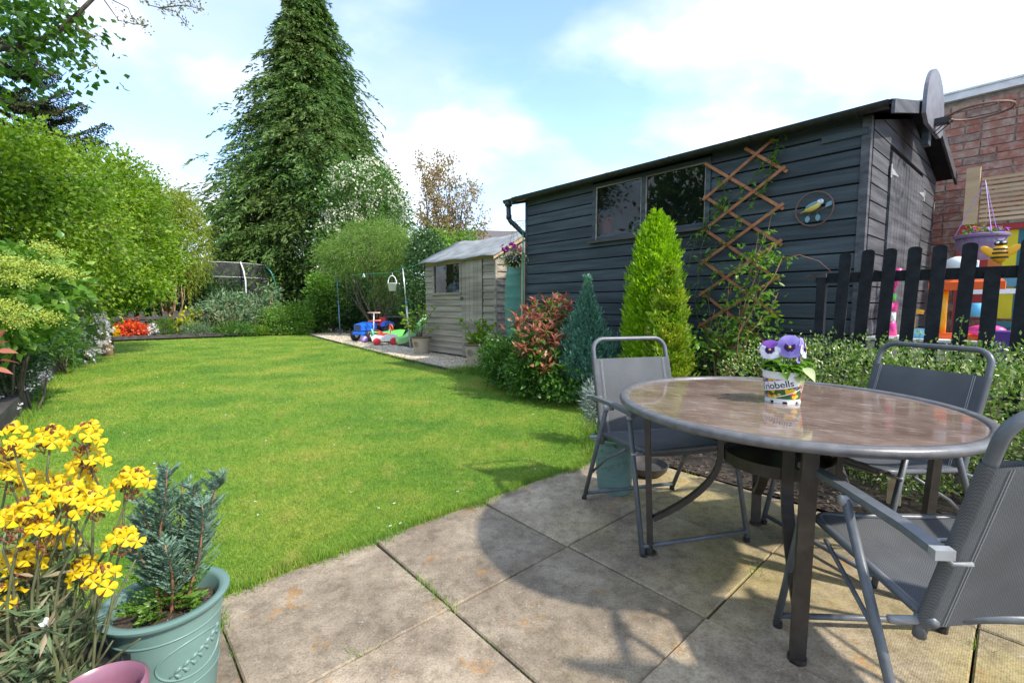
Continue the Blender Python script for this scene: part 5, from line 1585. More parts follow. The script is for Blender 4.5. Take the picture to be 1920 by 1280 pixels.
def petal(ang, ln, wd, mat, lift):
    """rounded, wavy petal in the xy plane growing from the origin, front = +z"""
    m = MB(); vs = [(0, 0, lift)]; n = 18; rings = 5
    c, s = math.cos(ang), math.sin(ang)
    for r in range(1, rings + 1):
        for k in range(n + 1):
            th = -1.0 + 2.0 * k / n
            q = r / rings
            u = ln * q * (1 - 0.10 * th * th) ; w = wd * 0.5 * th * (q ** 0.75) * (1.0 if abs(th) < 0.85 else 1.0)
            u2 = u * math.cos(th * 0.9 * 0.8)
            z = lift + 0.0016 * q * math.sin(th * 3.3 + ang * 3) * q - 0.004 * q * q
            vs.append((u2 * c - w * s, u2 * s + w * c, z))
    fs = [(0, 1 + k, 2 + k) for k in range(n)]
    for r in range(rings - 1):
        o = 1 + r * (n + 1)
        for k in range(n): fs.append((o + k, o + n + 1 + k, o + n + 2 + k, o + 1 + k))
    m.add(vs, fs); return m
def pansy(p, nrm, size, up, lo, side):
    fl = MB(); fl.tube([(0, 0, -0.001), (0, -0.004, -0.008), (0, -0.02, -0.03)], 0.0016, 5)
    f = fl.build('pansy_flower', M['stem'], pan)
    nrm = Vector(nrm).normalized(); x = UZ.cross(nrm).normalized(); y = nrm.cross(x)
    mt = Matrix((x, y, nrm)).transposed().to_4x4(); mt.translation = p
    f.matrix_local = mt @ Matrix.Scale(size, 4)
    for ang, ln, wd, mat, z in ((R(115), 0.031, 0.046, up, -0.002), (R(65), 0.031, 0.046, up, -0.0035), (R(190), 0.029, 0.036, side, 0.0), (R(-10), 0.029, 0.036, side, 0.0005), (R(-90), 0.029, 0.050, lo, 0.002)):
        petal(ang, ln, wd, mat, z).build('petal', mat, f, True)
    m = MB(); m.ball((0, -0.001, 0.0045), (0.0035, 0.003, 0.002), 8, 6); m.build('eye', eye, f, True)
cd = Vector((math.cos(fa), math.sin(fa), 0))
pansy(rt * 0.016 + cd * 0.040 + UZ * (PH + 0.098), cd + UZ * 0.12, 1.48, pm_up, pm_lo, pm_lo)
pansy(rt * -0.050 + cd * 0.036 + UZ * (PH + 0.083), cd + UZ * 0.25 - rt * 0.15, 1.32, pm_pu, pm_wh, pm_wh)
pansy(rt * 0.066 + cd * 0.008 + UZ * (PH + 0.092), rt + UZ * 0.15 + cd * 0.25, 1.35, pm_up, pm_wh, pm_wh)
pansy(rt * 0.050 + cd * 0.02 + UZ * (PH + 0.05), rt + UZ * 0.05 + cd * 0.5, 0.6, pm_up, pm_lo, pm_wh)

# ================================================================== pots on the patio
def emblem_ring(parent, R0, zc, ang, w, h, mat, rr=0.0022, sprig=True, slope=0.0, part='emblem'):
    """raised oval with a leafy sprig, rolled on the pot's side"""
    def P(x, y, lift=0.0):
        r = R0 + slope * y + lift; a = ang + x / R0
        return Vector((r * math.cos(a), r * math.sin(a), zc + y))
    m = MB()
    m.tube([P(w * math.cos(t), h * math.sin(t)) for t in np.linspace(0, 2 * PI, 41)], rr, 6, False)
    if sprig:
        m.tube([P(w * 0.7 * q, h * 0.55 * q) for q in np.linspace(-1, 1, 9)], rr * 0.8, 6)
        for q in np.linspace(-0.85, 0.9, 7):
            for sg in (-1, 1):
                x0, y0 = w * 0.7 * q, h * 0.55 * q
                dx, dy = w * 0.20, h * 0.30 * sg
                m.tube([P(x0, y0), P(x0 + dx * 0.6, y0 + dy * 0.7), P(x0 + dx, y0 + dy)], [rr * 0.5, rr * 2.2, rr * 0.4], 6)
    return m.build(part, mat, parent, True)
def green_pot(name, label, loc, r0, r1, h, emb_ang, oval=True):
    t = thing(name, label, 'plant pot', loc)
    rim = 0.020
    pr = [(0, 0), (r0, 0)]
    for q in np.linspace(0.05, 0.93, 16):
        r = r0 + (r1 - r0) * q ** 0.9
        pr.append((r, h * q))
    pr += [(r1 + 0.001, h * 0.94), (r1 + 0.012, h * 0.95), (r1 + rim * 0.8, h * 0.965), (r1 + rim * 0.85, h * 0.99), (r1 + rim * 0.5, h), (r1 - 0.004, h * 0.995), (r1 - 0.010, h * 0.97), (r1 - 0.02, h * 0.80)]
    m = MB(); m.lathe(pr, 64); o = m.build('pot', M['pot_green'], t, True); autosmooth(o, 50)
    m = MB()
    for q in (0.80, 0.30):
        r = r0 + (r1 - r0) * q ** 0.9; m = MB(); m.ring((0, 0, h * q), r + 0.0005, 0.0028, 64, 6); m.build('band', M['pot_green'], t, True)
    if oval:
        q = 0.56; r = r0 + (r1 - r0) * q ** 0.9
        emblem_ring(t, r, h * q, emb_ang, h * 0.30, h * 0.17, M['pot_green'], 0.003, True, (r1 - r0) / h * 0.9)
    m = MB(); vs = []
    for i in range(9):
        for k in range(28):
            rr = (r1 - 0.017) * i / 8; a = 2 * PI * k / 28
            vs.append((rr * math.cos(a), rr * math.sin(a), h * 0.845 + random.uniform(-0.008, 0.008)))
    m.add(vs, [(i * 28 + k, i * 28 + (k + 1) % 28, i * 28 + 28 + (k + 1) % 28, i * 28 + 28 + k) for i in range(8) for k in range(28)])
    m.build('compost', M['soil'], t, True)
    n = 260; a = rng.uniform(0, 2 * PI, n); rr = (r1 - 0.03) * np.sqrt(rng.uniform(0, 1, n))
    o = leaves('crumbs', np.stack([rr * np.cos(a), rr * np.sin(a), np.full(n, h * 0.85)], 1), rdir(n) * np.array([1, 1, 0.3]), rng.uniform(0.004, 0.012, n), rng.uniform(0.003, 0.008, n), M['chip'], t)
    o['kind'] = 'stuff'
    return t
GP = Vector((-0.945, 1.19, 0.008))
green_pot('plant_pot', 'large sage green pot with a leaf emblem in front of the lawn edge', GP, 0.102, 0.131, 0.30, math.atan2(-1.19, 0.93) + 0.50)
GP2 = Vector((0.605, 2.63, 0.006))
green_pot('plant_pot', 'sage green pot with an oval emblem behind the folding chair', GP2, 0.095, 0.122, 0.325, math.atan2(-2.63, -0.6) - 0.1)
# mauve pot at the picture's bottom corner
MP = Vector((-0.815, 0.84, 0.008))
t = thing('glazed_pot', 'glossy mauve glazed pot in front of the yellow wallflower', 'plant pot', MP)
m = MB(); m.lathe([(0, 0), (0.055, 0), (0.062, 0.1), (0.070, 0.285), (0.074, 0.31), (0.081, 0.32), (0.081, 0.333), (0.074, 0.338), (0.067, 0.33), (0.062, 0.26)], 56); autosmooth(m.build('pot', M['pot_pink'], t, True), 60)
m = MB(); m.lathe([(0, 0.29), (0.064, 0.29)], 24); m.build('compost', M['soil'], t)
# dark bowl by the bed
lathe_thing('plant_bowl', 'low dark empty bowl on the paving under the folding chair', 'bowl', Vector((0.87, 2.90, 0.006)), [(0, 0), (0.10, 0), (0.13, 0.03), (0.14, 0.06), (0.145, 0.065), (0.135, 0.065), (0.12, 0.03), (0, 0.02)], surf('dark_bowl', (0.035, 0.032, 0.03), (0.06, 0.055, 0.05), 12, 0.6), n=40)
m = MB(); m.box((0, 0, 0.11), (0.035, 0.05, 0.22)); o = m.build('timber_stake', M['raw_wood'], None); o.location = (2.05, 2.38, -0.02); o.rotation_euler = (0, 0, 0.4); tag(o, 'short pale timber stake at the foot of the hedge', 'stake')
# tan pots by the small shed
def tan_pot(loc, label):
    t = thing('planter', label, 'plant pot', loc, 0, 'tan pots by the small shed')
    m = MB(); m.lathe([(0, 0), (0.155, 0), (0.205, 0.35), (0.205, 0.37), (0.19, 0.37), (0.185, 0.32)], 44); autosmooth(m.build('pot', M['pot_tan'], t, True), 40)
    m = MB(); m.lathe([(0.206, 0.348), (0.221, 0.352), (0.224, 0.372), (0.214, 0.382), (0.196, 0.376)], 44); m.build('rim', M['pot_tan_rim'], t, True)
    m = MB(); m.lathe([(0, 0.335), (0.188, 0.335)], 24); m.build('compost', M['soil'], t)
    ang = math.atan2(-loc.y, -loc.x) + 0.0 - R(38)
    e = emblem_ring(t, 0.187, 0.225, ang, 0.058, 0.060, M['emblem'], 0.0035, False, 0.14)
    def P(x, y):
        r = 0.187 + 0.14 * y + 0.001; a = ang + x / 0.187
        return Vector((r * math.cos(a), r * math.sin(a), 0.225 + y))
    m = MB()
    for sx in (-1, 1):
        m.tube([P(sx * (0.008 + 0.026 * math.sin(q * 2.6)), -0.04 + 0.08 * q) for q in np.linspace(0, 1, 10)], 0.004, 6)
        m.tube([P(sx * 0.018 * math.cos(q), 0.012 + 0.016 * math.sin(q)) for q in np.linspace(0, 5.2, 12)], 0.003, 6)
    m.tube([P(0, q) for q in np.linspace(-0.045, 0.045, 5)], 0.003, 6)
    m.build('emblem', M['emblem'], t, True)
    return t
TP1 = at(790, 662, 10.05); TP1.z = 0.01; TP2 = at(893, 684, 8.25); TP2.z = 0.01
tan_pot(TP1, 'tan plastic pot with a dark scroll emblem near the green slide'); tan_pot(TP2, 'tan plastic pot with a dark scroll emblem before the small shed door')

# water butt at the end of the black shed
wb = thing('water_butt', 'tall ribbed teal green water butt under the black shed downpipe', 'water butt', Vector((0.19, 7.80, 0.0)))
pr = [(0, 0.45), (0.24, 0.45)]
for i in range(49):
    q = i / 48; z = 0.45 + 1.33 * q; r = 0.265 + 0.05 * math.sin(PI * q)
    bulge = 0.010 * max(0, math.cos(2 * PI * q * 7)) ** 4
    pr.append((r + bulge, z))
pr += [(0.27, 1.80), (0.0, 1.83)]
m = MB(); m.lathe(pr, 48); autosmooth(m.build('barrel', M['butt_green'], wb, True), 50)
m = MB(); m.lathe([(0.285, 1.775), (0.292, 1.78), (0.292, 1.81), (0.28, 1.82), (0, 1.84)], 48); m.build('lid', M['butt_green'], wb, True)
m = MB(); m.lathe([(0.20, 0), (0.27, 0), (0.24, 0.45), (0.2, 0.45)], 24); m.build('stand', M['black_plastic'], wb)
m = MB(); m.box((0, 0, 0.9), (0.035, 0.06, 1.9)); o = m.build('timber_batten', M['raw_wood'], None); o.location = Vector((0.175, 6.985, 0.0)); o.rotation_euler = (0, 0, ROT_G); tag(o, 'thin pale batten standing at the corner of the black shed', 'batten')
m = MB(); m.tube([(0, 0, 0), (0, 0, 2.06)], 0.009, 8); m.tube([(0, 0, 2.06), (-0.02, -0.01, 2.10)], 0.012, 8); o = m.build('garden_cane', M['rope_green'], None, True); o.location = Vector((0.165, 6.94, 0.1)); tag(o, 'green coated cane upright against the corner of the black shed', 'cane')

# ================================================================== hanging baskets
def scroll(m, c, r, ax, az, turns=1.3, n=22, th=0.004, a0=0.0, d=1):
    m.tube([Vector(c) + Vector(ax) * (r * (1 - 0.6 * i / n) * math.cos(a0 + d * turns * 2 * PI * i / n)) + Vector(az) * (r * (1 - 0.6 * i / n) * math.sin(a0 + d * turns * 2 * PI * i / n)) for i in range(n + 1)], th, 5)
def bracket(name, label, wallp, out, ln, mat):
    t = thing(name, label, 'bracket', wallp); out = Vector(out).normalized()
    m = MB(); m.tube([(0, 0, 0), out * ln], 0.005, 6); m.tube([(0, 0, 0.02), (0, 0, -0.26)], 0.005, 6)
    m.tube([-UZ * 0.24, out * ln * 0.35 - UZ * 0.15, out * ln * 0.75], 0.004, 6)
    m.build('arm', mat, t, True)
    m = MB(); scroll(m, out * 0.07 - UZ * 0.06, 0.04, out, UZ); scroll(m, out * ln * 0.5 - UZ * 0.07, 0.035, out, UZ, 1.3, 22, 0.004, PI); scroll(m, out * ln - UZ * 0.03, 0.03, out, UZ, 0.8, 14, 0.004, PI / 2)
    m.build('scroll', mat, t, True); return t
lw = ST(LEN + 0.03, 0.06, 2.36)
bracket('wall_bracket', 'thin scrolled wire bracket on the end wall of the black shed', lw, (-0.75, 0.35, 0), 0.30, M['rust'])
hb = thing('hanging_basket', 'hanging basket of purple and crimson petunias beside the downpipe', 'hanging basket', Vector((0.035, 7.1, 1.66)))
m = MB(); m.lathe([(0, 0), (0.09, 0.02), (0.135, 0.09), (0.15, 0.17), (0.14, 0.17), (0.12, 0.1), (0, 0.09)], 28); m.build('basket', M['black_plastic'], hb, True)
m = MB()
for k in range(3):
    a = 2 * PI * k / 3 + 0.4; m.tube([(0.145 * math.cos(a), 0.145 * math.sin(a), 0.17), (0, 0, 0.66)], 0.002, 4)
m.build('chain', M['steel_dark'], hb)
P, D = clumped([((0, -0.02, 0.14), (0.19, 0.19, 0.13))], 60, 12, 0.03, (0.75, 1.0), 0.5)
leaves('foliage', P, D, rng.uniform(0.025, 0.05, len(P)), rng.uniform(0.015, 0.025, len(P)), L['variegated'], hb)
def blossoms(name, c, r, n, size, mat, parent, shell=(0.85, 1.05), zcut=None):
    """n round five-petalled flowers over an ellipsoid, one mesh"""
    P, O = on_ells([(c, r)], n, shell)
    if zcut is not None: P[:, 2] = np.maximum(P[:, 2], zcut)
    vs = []; fs = []
    for p, o in zip(P, O):
        nrm = Vector(o) + Vector((0, -0.4, 0.4)) + Vector(rdir(1)[0]) * 0.5; nrm.normalize(); x = nrm.orthogonal().normalized(); y = nrm.cross(x)
        s = size * random.uniform(0.75, 1.2)
        for k in range(5):
            a = 2 * PI * k / 5; d = x * math.cos(a) + y * math.sin(a); e = nrm.cross(d)
            q = Vector(p); b = len(vs)
            vs += [q, q + d * s * 0.3 + e * s * 0.28 + nrm * s * 0.12, q + d * s * 0.55 + nrm * s * 0.1, q + d * s * 0.3 - e * s * 0.28 + nrm * s * 0.12]
            fs.append((b, b + 1, b + 2, b + 3))
    m = MB(); m.add(vs, fs); return m.build(name, mat, parent)
blossoms('purple_flowers', (-0.07, -0.02, 0.30), (0.13, 0.13, 0.07), 34, 0.06, L['magenta'], hb)
blossoms('crimson_flowers', (0.12, -0.03, 0.24), (0.12, 0.12, 0.06), 14, 0.06, L['crimson'], hb)
rw = ST(-0.0, WID - 0.06, 2.05)
bracket('wall_bracket', 'dark scrolled bracket on the gable end beside the brick wall', ST(-0.02, WID - 0.12, 2.30), (0.9, -0.45, 0), 0.62, M['steel_dark'])
pb = thing('hanging_basket', 'ribbed purple plastic hanging planter with small pink and violet flowers', 'hanging basket', Vector((3.955, 3.92, 1.47)))
m = MB(); m.lathe([(0, 0), (0.06, 0.005), (0.115, 0.055), (0.148, 0.13), (0.155, 0.19)], 72, rib=0.018, ribn=24)
m.build('planter', M['pot_purple'], pb, True)
m = MB(); m.lathe([(0.156, 0.185), (0.172, 0.188), (0.175, 0.205), (0.168, 0.212), (0.150, 0.208), (0.145, 0.17), (0, 0.175)], 56); autosmooth(m.build('rim', M['pot_purple'], pb, True), 40)
m = MB()
for k in range(3):
    a = 2 * PI * k / 3 + 2.2; m.tube([(0.165 * math.cos(a), 0.165 * math.sin(a), 0.205), (0, 0, 0.66)], 0.0028, 5)
m.build('hanger', M['toy_lilac'], pb)
P, D = clumped([((0, 0, 0.21), (0.14, 0.14, 0.05))], 40, 8, 0.02, (0.7, 1.0), -0.3)
leaves('foliage', P, D, rng.uniform(0.02, 0.035, len(P)), 0.014, L['fresh'], pb)
blossoms('flowers', (0.03, 0, 0.245), (0.14, 0.13, 0.03), 26, 0.035, L['violet'], pb); blossoms('pink_flowers', (-0.02, -0.03, 0.25), (0.08, 0.08, 0.03), 9, 0.035, L['crimson'], pb)

# ================================================================== toys behind the right fence
bee = thing('bee_ornament', 'yellow and black striped bee ornament perched on the picket fence', 'ornament', Vector((3.055, 2.90, 1.36)))
bee.scale = (0.68, 0.68, 0.68)
fd = Vector((-0.72, -0.69, 0)); BX = Vector((0.69, -0.72, 0)); BM2 = Matrix((BX, fd, UZ)).transposed()
m = MB(); m.ball((0, 0, 0.08), (0.062, 0.055, 0.085), 20, 14, BM2); m.build('body', M['toy_yellow'], bee, True)
m = MB()
for zz in (0.045, 0.085, 0.12): 
    r = math.sqrt(max(0.02, 1 - ((zz - 0.08) / 0.085) ** 2)); m.lathe([(0.063 * r, zz - 0.008), (0.0655 * r, zz), (0.062 * r, zz + 0.008)], 24, M=None)
m.build('stripe', M['toy_black'], bee, True)
m = MB(); m.ball(Vector((0, 0, 0.175)) , (0.045, 0.042, 0.028), 14, 10, BM2)
for sx in (-1, 1): m.tube([BX * sx * 0.015 + UZ * 0.19, BX * sx * 0.03 + UZ * 0.215, BX * sx * 0.04 + UZ * 0.225], 0.003, 5); m.tube([BX * sx * 0.05 + UZ * 0.06, BX * sx * 0.09 + UZ * 0.075], 0.002, 5)
m.build('head', M['toy_black'], bee, True)
m = MB()
for sx in (-1, 1): m.ball(BX * sx * 0.020 + fd * 0.034 + UZ * 0.178, (0.014, 0.010, 0.010), 10, 8, BM2)
m.build('eyes', M['pot_white'], bee, True)
for sx in (-1, 1):
    m = MB(); q = BM2 @ Matrix.Rotation(sx * R(48), 3, 'Y'); m.ball(BX * sx * 0.070 + UZ * 0.10 + fd * 0.03, (0.033, 0.008, 0.075), 14, 10, q); m.build('wing', M['toy_yellow'], bee, True)
tz = 0.795
pt = thing('play_table', 'pale beige plastic water play table behind the picket fence', 'table', G(-0.38, 5.25, TZ), ROT_G)
m = MB(); m.cbox((0, 0, 0.30), (1.05, 0.55, 0.15), 0.02); m.build('tray', M['toy_beige'], pt)
m = MB(); m.box((0, 0, 0.385), (1.08, 0.58, 0.02)); m.build('rim', M['toy_white'], pt)
for sx in (-1, 1):
    for sy in (-1, 1):
        m = MB(); m.tube([(sx * 0.45, sy * 0.2, 0), (sx * 0.43, sy * 0.19, 0.24)], [0.03, 0.045], 10); m.build('leg', M['toy_green'], pt)
tzt = TZ + 0.396
ft = thing('play_gantry', 'orange and yellow plastic play frame standing on the beige play table', 'toy', G(-0.33, 5.22, tzt), ROT_G)
for sx in (-1, 1):
    m = MB(); m.tube([(sx * 0.125, 0, 0.03), (sx * 0.125, 0, 0.40)], 0.028, 12); m.build('post', M['toy_yellow'], ft, True)
m = MB(); m.cbox((0, 0, 0.44), (0.44, 0.14, 0.08), 0.02); m.build('canopy', M['toy_orange'], ft)
m = MB(); m.cbox((0, 0, 0.02), (0.40, 0.16, 0.05), 0.015); m.build('base', M['toy_orange'], ft)
m = MB(); m.ball((0.14, -0.11, 0.08), (0.11, 0.06, 0.045), 14, 10); m.build('scoop', M['toy_pink'], ft, True)
m = MB(); m.box((0.12, -0.02, 0.525), (0.17, 0.02, 0.09)); m.build('sign', M['toy_aqua'], ft)
tp = thing('toy_teapot', 'white plastic toy teapot with a curved spout on the orange frame', 'toy', G(-0.385, 5.22, tzt + 0.481), ROT_G); tp.scale = (0.75, 0.75, 0.75)
m = MB(); m.lathe([(0, 0), (0.05, 0), (0.055, 0.05), (0.10, 0.11), (0.115, 0.17), (0.09, 0.225), (0.03, 0.25), (0, 0.252)], 24); m.build('body', M['toy_white'], tp, True)
m = MB(); m.tube([(-0.09, 0, 0.14), (-0.15, 0, 0.15), (-0.18, 0, 0.20), (-0.205, 0, 0.215)], [0.035, 0.024, 0.016, 0.013], 10); m.build('spout', M['toy_white'], tp, True)
m = MB(); m.tube([(0.09, 0, 0.20), (0.15, 0, 0.19), (0.15, 0, 0.12), (0.10, 0, 0.10)], 0.013, 8); m.build('handle', M['toy_white'], tp, True)
pk = thing('water_pump_toy', 'pink plastic pump tower with a nozzle on the play table', 'toy', G(-0.80, 5.30, tzt), ROT_G)
m = MB(); m.tube([(0, 0, 0), (0, 0, 0.10), (0, 0, 0.14)], [0.05, 0.04, 0.03], 12); m.tube([(0, 0, 0.22), (0, 0, 0.30)], 0.045, 12); m.tube([(0, 0, 0.26), (-0.03, -0.09, 0.28)], [0.035, 0.042], 12); m.build('tower', M['toy_pink'], pk, True)
m = MB(); m.tube([(0, 0, 0.13), (0, 0, 0.23)], 0.035, 12); m.build('sleeve', M['toy_white'], pk, True)
m = MB(); m.tube([(0, 0, 0.30), (0.01, 0, 0.38)], [0.03, 0.018], 10); m.build('collar', M['toy_green'], pk, True)
m = MB(); m.tube([(0.01, 0, 0.44), (0.03, 0, 0.60)], [0.022, 0.028], 10); m.tube([(0.01, 0, 0.38), (0.012, 0, 0.44)], 0.008, 8); m.build('lever', M['toy_pink'], pk, True)
dk = thing('toy_duck', 'aqua and yellow toy tap on the play table beside the orange frame', 'toy', G(-0.60, 5.20, tzt), ROT_G)
m = MB(); m.ball((0, 0, 0.03), (0.11, 0.08, 0.05), 16, 10); m.build('bowl', M['toy_aqua'], dk, True)
m = MB(); m.tube([(-0.04, 0, 0.06), (-0.04, 0, 0.20), (-0.02, 0, 0.225), (0.03, 0, 0.215)], 0.020, 10); m.build('tap', M['toy_yellow'], dk, True)
bx = thing('toy_crate', 'dark purple toy chair in front of the painted planks', 'toy', G(-0.02, 4.75, TZ), ROT_G)
m = MB(); m.cbox((0, 0, 0.17), (0.30, 0.30, 0.05), 0.02); m.build('seat', M['toy_purple'], bx)
m = MB(); m.cbox((0, 0.14, 0.34), (0.28, 0.03, 0.30), 0.01); m.build('backrest', M['toy_purple'], bx)
for sx in (-1, 1):
    for sy in (-1, 1):
        m = MB(); m.tube([(sx * 0.12, sy * 0.12, 0), (sx * 0.11, sy * 0.11, 0.15)], 0.018, 8); m.build('leg', M['toy_purple'], bx)
wbx = thing('toy_shelf', 'white plastic toy shelf hung with blue and yellow cups by the planks', 'toy', G(-0.09, 6.35, TZ), ROT_G)
m = MB(); m.box((0, 0, 0.80), (0.62, 0.22, 0.045)); m.build('top', M['toy_white'], wbx)
for sx in (-1, 1):
    m = MB(); m.box((sx * 0.29, 0, 0.39), (0.03, 0.2, 0.775)); m.build('side', M['toy_white'], wbx)
m = MB(); m.lathe([(0, 0), (0.05, 0), (0.075, 0.13), (0.07, 0.13), (0.045, 0.01), (0, 0.01)], 18, (-0.22, -0.18, 0.56)); m.build('cup', M['toy_sky'], wbx, True)

# ================================================================== toys by the small shed
def wheel(m, c, r, w, ax):
    q = Vector((0, 0, 1)).rotation_difference(Vector(ax).normalized()).to_matrix()
    m.lathe([(r * 0.55, -w / 2), (r * 0.9, -w / 2), (r, -w * 0.3), (r, w * 0.3), (r * 0.9, w / 2), (r * 0.55, w / 2)], 20, c, q)
def hub(m, c, r, w, ax):
    q = Vector((0, 0, 1)).rotation_difference(Vector(ax).normalized()).to_matrix()
    m.lathe([(0, -w / 2), (r, -w / 2), (r, w / 2), (r * 0.4, w * 0.62), (0, w * 0.62)], 16, c, q)
tk = thing('ride_on_tractor', 'blue ride on toy tractor with black tyres on the gravel', 'toy tractor', at(700, 628, 13.8).xy.to_3d() + UZ * 0.01, R(-118))
# local +x = forwards
m = MB(); m.cbox((0.30, 0, 0.42), (0.62, 0.30, 0.20), 0.05); m.prism([(-0.02, 0.50), (0.30, 0.56), (0.60, 0.50), (0.60, 0.30), (-0.02, 0.30)], (1, 0, 0), (0, 0, 1), (0, 1, 0), (0, -0.13, 0), 0.26); m.build('hood', M['toy_blue'], tk)
m = MB(); m.box((0.618, 0, 0.42), (0.012, 0.20, 0.13)); m.build('grille', M['steel_dark'], tk)
m = MB(); m.cbox((0.55, 0, 0.24), (0.20, 0.36, 0.09), 0.03); m.build('bumper', M['toy_blue'], tk)
m = MB(); m.box((0.1, 0, 0.28), (1.0, 0.14, 0.08)); m.build('chassis', M['toy_black'], tk)
m = MB(); m.cbox((-0.28, 0, 0.46), (0.30, 0.28, 0.06), 0.02); m.cbox((-0.42, 0, 0.58), (0.05, 0.28, 0.22), 0.02); m.build('seat', M['toy_red'], tk)
m = MB()
for sy in (-1, 1): m.prism([(-0.55, 0.42), (-0.50, 0.54), (-0.32, 0.58), (-0.14, 0.54), (-0.08, 0.42)], (1, 0, 0), (0, 0, 1), (0, 1, 0), (0, sy * 0.28 - 0.08, 0), 0.16)
m.build('mudguard', M['toy_blue'], tk)
for x, r, w in ((0.42, 0.17, 0.11), (-0.32, 0.24, 0.15)):
    for sy in (-1, 1):
        m = MB(); wheel(m, (x, sy * 0.30, r), r, w, (0, 1, 0)); wo = m.build('wheel', M['toy_black'], tk, True)
        m = MB(); hub(m, (x, sy * 0.30, r), r * 0.56, w * 0.9, (0, 1, 0)); m.build('hub', M['toy_white'], wo, True)
m = MB(); m.tube([(0.0, 0, 0.50), (-0.10, 0, 0.64)], 0.012, 8); m.ring((-0.11, 0, 0.65), 0.10, 0.012, 20, 6, (-0.6, 0, 0.8)); m.build('steering_wheel', M['toy_black'], tk, True)
sc2 = thing('scooter', 'silver and pink toy scooter leaning by the blue tractor', 'scooter', at(700, 640, 13.15).xy.to_3d() + UZ * 0.01, R(-100))
m = MB(); m.tube([(0.0, 0, 0.08), (-0.08, 0, 0.84)], 0.018, 8); m.build('steering_post', M['galv'], sc2, True)
m = MB(); m.tube([(-0.08, -0.19, 0.84), (-0.08, 0.19, 0.84)], 0.018, 8); m.build('handlebar', M['pale_pink'], sc2, True)
m = MB(); m.tube([(-0.055, -0.17, 0.60), (-0.055, 0.22, 0.62)], 0.02, 8); m.build('grip', M['toy_orange'], sc2, True)
m = MB(); m.cbox((-0.26, 0, 0.09), (0.46, 0.11, 0.03), 0.01); m.build('deck', M['toy_pink'], sc2)
for x in (0.02, -0.5):
    m = MB(); wheel(m, (x, 0, 0.06), 0.06, 0.03, (0, 1, 0)); hub(m, (x, 0, 0.06), 0.035, 0.028, (0, 1, 0)); m.build('wheel', M['toy_lilac'], sc2, True)
car = thing('ride_on_car', 'white and red ride on toy car with red wheels', 'toy car', at(722, 642, 12.3).xy.to_3d() + UZ * 0.01, R(20))
m = MB(); m.prism([(-0.33, 0.10), (0.30, 0.10), (0.36, 0.20), (0.30, 0.27), (0.08, 0.30), (-0.05, 0.25), (-0.25, 0.27), (-0.36, 0.22)], (1, 0, 0), (0, 0, 1), (0, 1, 0), (0, -0.13, 0), 0.26); m.build('body', M['toy_white'], car, fix=True)
m = MB(); m.cbox((-0.05, 0, 0.285), (0.30, 0.22, 0.05), 0.02); m.build('seat', M['toy_red'], car)
m = MB(); m.tube([(0.14, 0, 0.28), (0.16, 0, 0.42)], 0.012, 6); m.ring((0.17, 0, 0.46), 0.085, 0.018, 20, 7, (1, 0.4, 0.3)); m.build('steering_wheel', M['toy_orange'], car, True)
m = MB(); m.tube([(-0.30, -0.1, 0.26), (-0.34, -0.1, 0.42), (-0.34, 0.1, 0.42), (-0.30, 0.1, 0.26)], 0.018, 7); m.build('push_handle', M['toy_aqua'], car, True)
for x in (-0.22, 0.22):
    for sy in (-1, 1):
        m = MB(); wheel(m, (x, sy * 0.15, 0.10), 0.10, 0.06, (0, 1, 0)); wo = m.build('wheel', M['toy_red'], car, True)
        m = MB(); hub(m, (x, sy * 0.15, 0.10), 0.055, 0.055, (0, 1, 0)); m.build('hub', M['toy_white'], wo, True)
sl = thing('slide', 'pale green plastic children slide beside the small shed', 'slide', at(752, 640, 12.0).xy.to_3d() + UZ * 0.01, 0)
pa = [Vector((-0.10, 0.0, 0.10)), Vector((0.08, 0.06, 0.14)), Vector((0.30, 0.16, 0.32)), Vector((0.52, 0.27, 0.56)), Vector((0.72, 0.36, 0.78)), Vector((0.86, 0.43, 0.86)), Vector((1.0, 0.5, 0.86))]
wv = Vector((0.45, -0.89, 0)).normalized(); m = MB(); vs = []
for i, p in enumerate(pa):
    for x, z in ((-0.20, 0.10), (-0.18, 0.11), (-0.15, 0.01), (0.15, 0.01), (0.18, 0.11), (0.20, 0.10), (0.18, -0.05), (-0.18, -0.05)): vs.append(p + wv * x + UZ * z)
m.add(vs, [(i * 8 + j, i * 8 + (j + 1) % 8, i * 8 + 8 + (j + 1) % 8, i * 8 + 8 + j) for i in range(len(pa) - 1) for j in range(8)] + [tuple(range(8)), tuple(len(vs) - 1 - j for j in range(8))])
autosmooth(m.build('chute', M['toy_pale_green'], sl, True, fix=True), 50)
m = MB()
for sx in (-0.17, 0.17):
    m.tube([pa[-1] + wv * sx, pa[-1] + wv * sx * 1.3 + Vector((0.25, 0.1, -0.86))], 0.025, 8); m.tube([pa[-2] + wv * sx, pa[-2] + wv * sx + Vector((0, 0, -0.86))], 0.025, 8)
m.build('ladder', M['toy_green'], sl, True)
go = thing('push_trolley', 'bright green and orange toy barrow behind the white car', 'toy', at(735, 632, 13.0).xy.to_3d() + UZ * 0.01, R(40))
m = MB(); m.prism([(-0.25, 0.12), (0.20, 0.12), (0.34, 0.36), (-0.34, 0.30)], (1, 0, 0), (0, 0, 1), (0, 1, 0), (0, -0.16, 0), 0.32); m.build('tray', M['toy_green'], go, fix=True)
m = MB(); wheel(m, (0.16, 0, 0.09), 0.09, 0.06, (0, 1, 0)); m.build('wheel', M['toy_orange'], go, True)
m = MB(); m.tube([(-0.3, -0.12, 0.28), (-0.45, -0.12, 0.36), (-0.45, 0.12, 0.36), (-0.3, 0.12, 0.28)], 0.018, 8); m.build('handle', M['toy_red'], go, True)
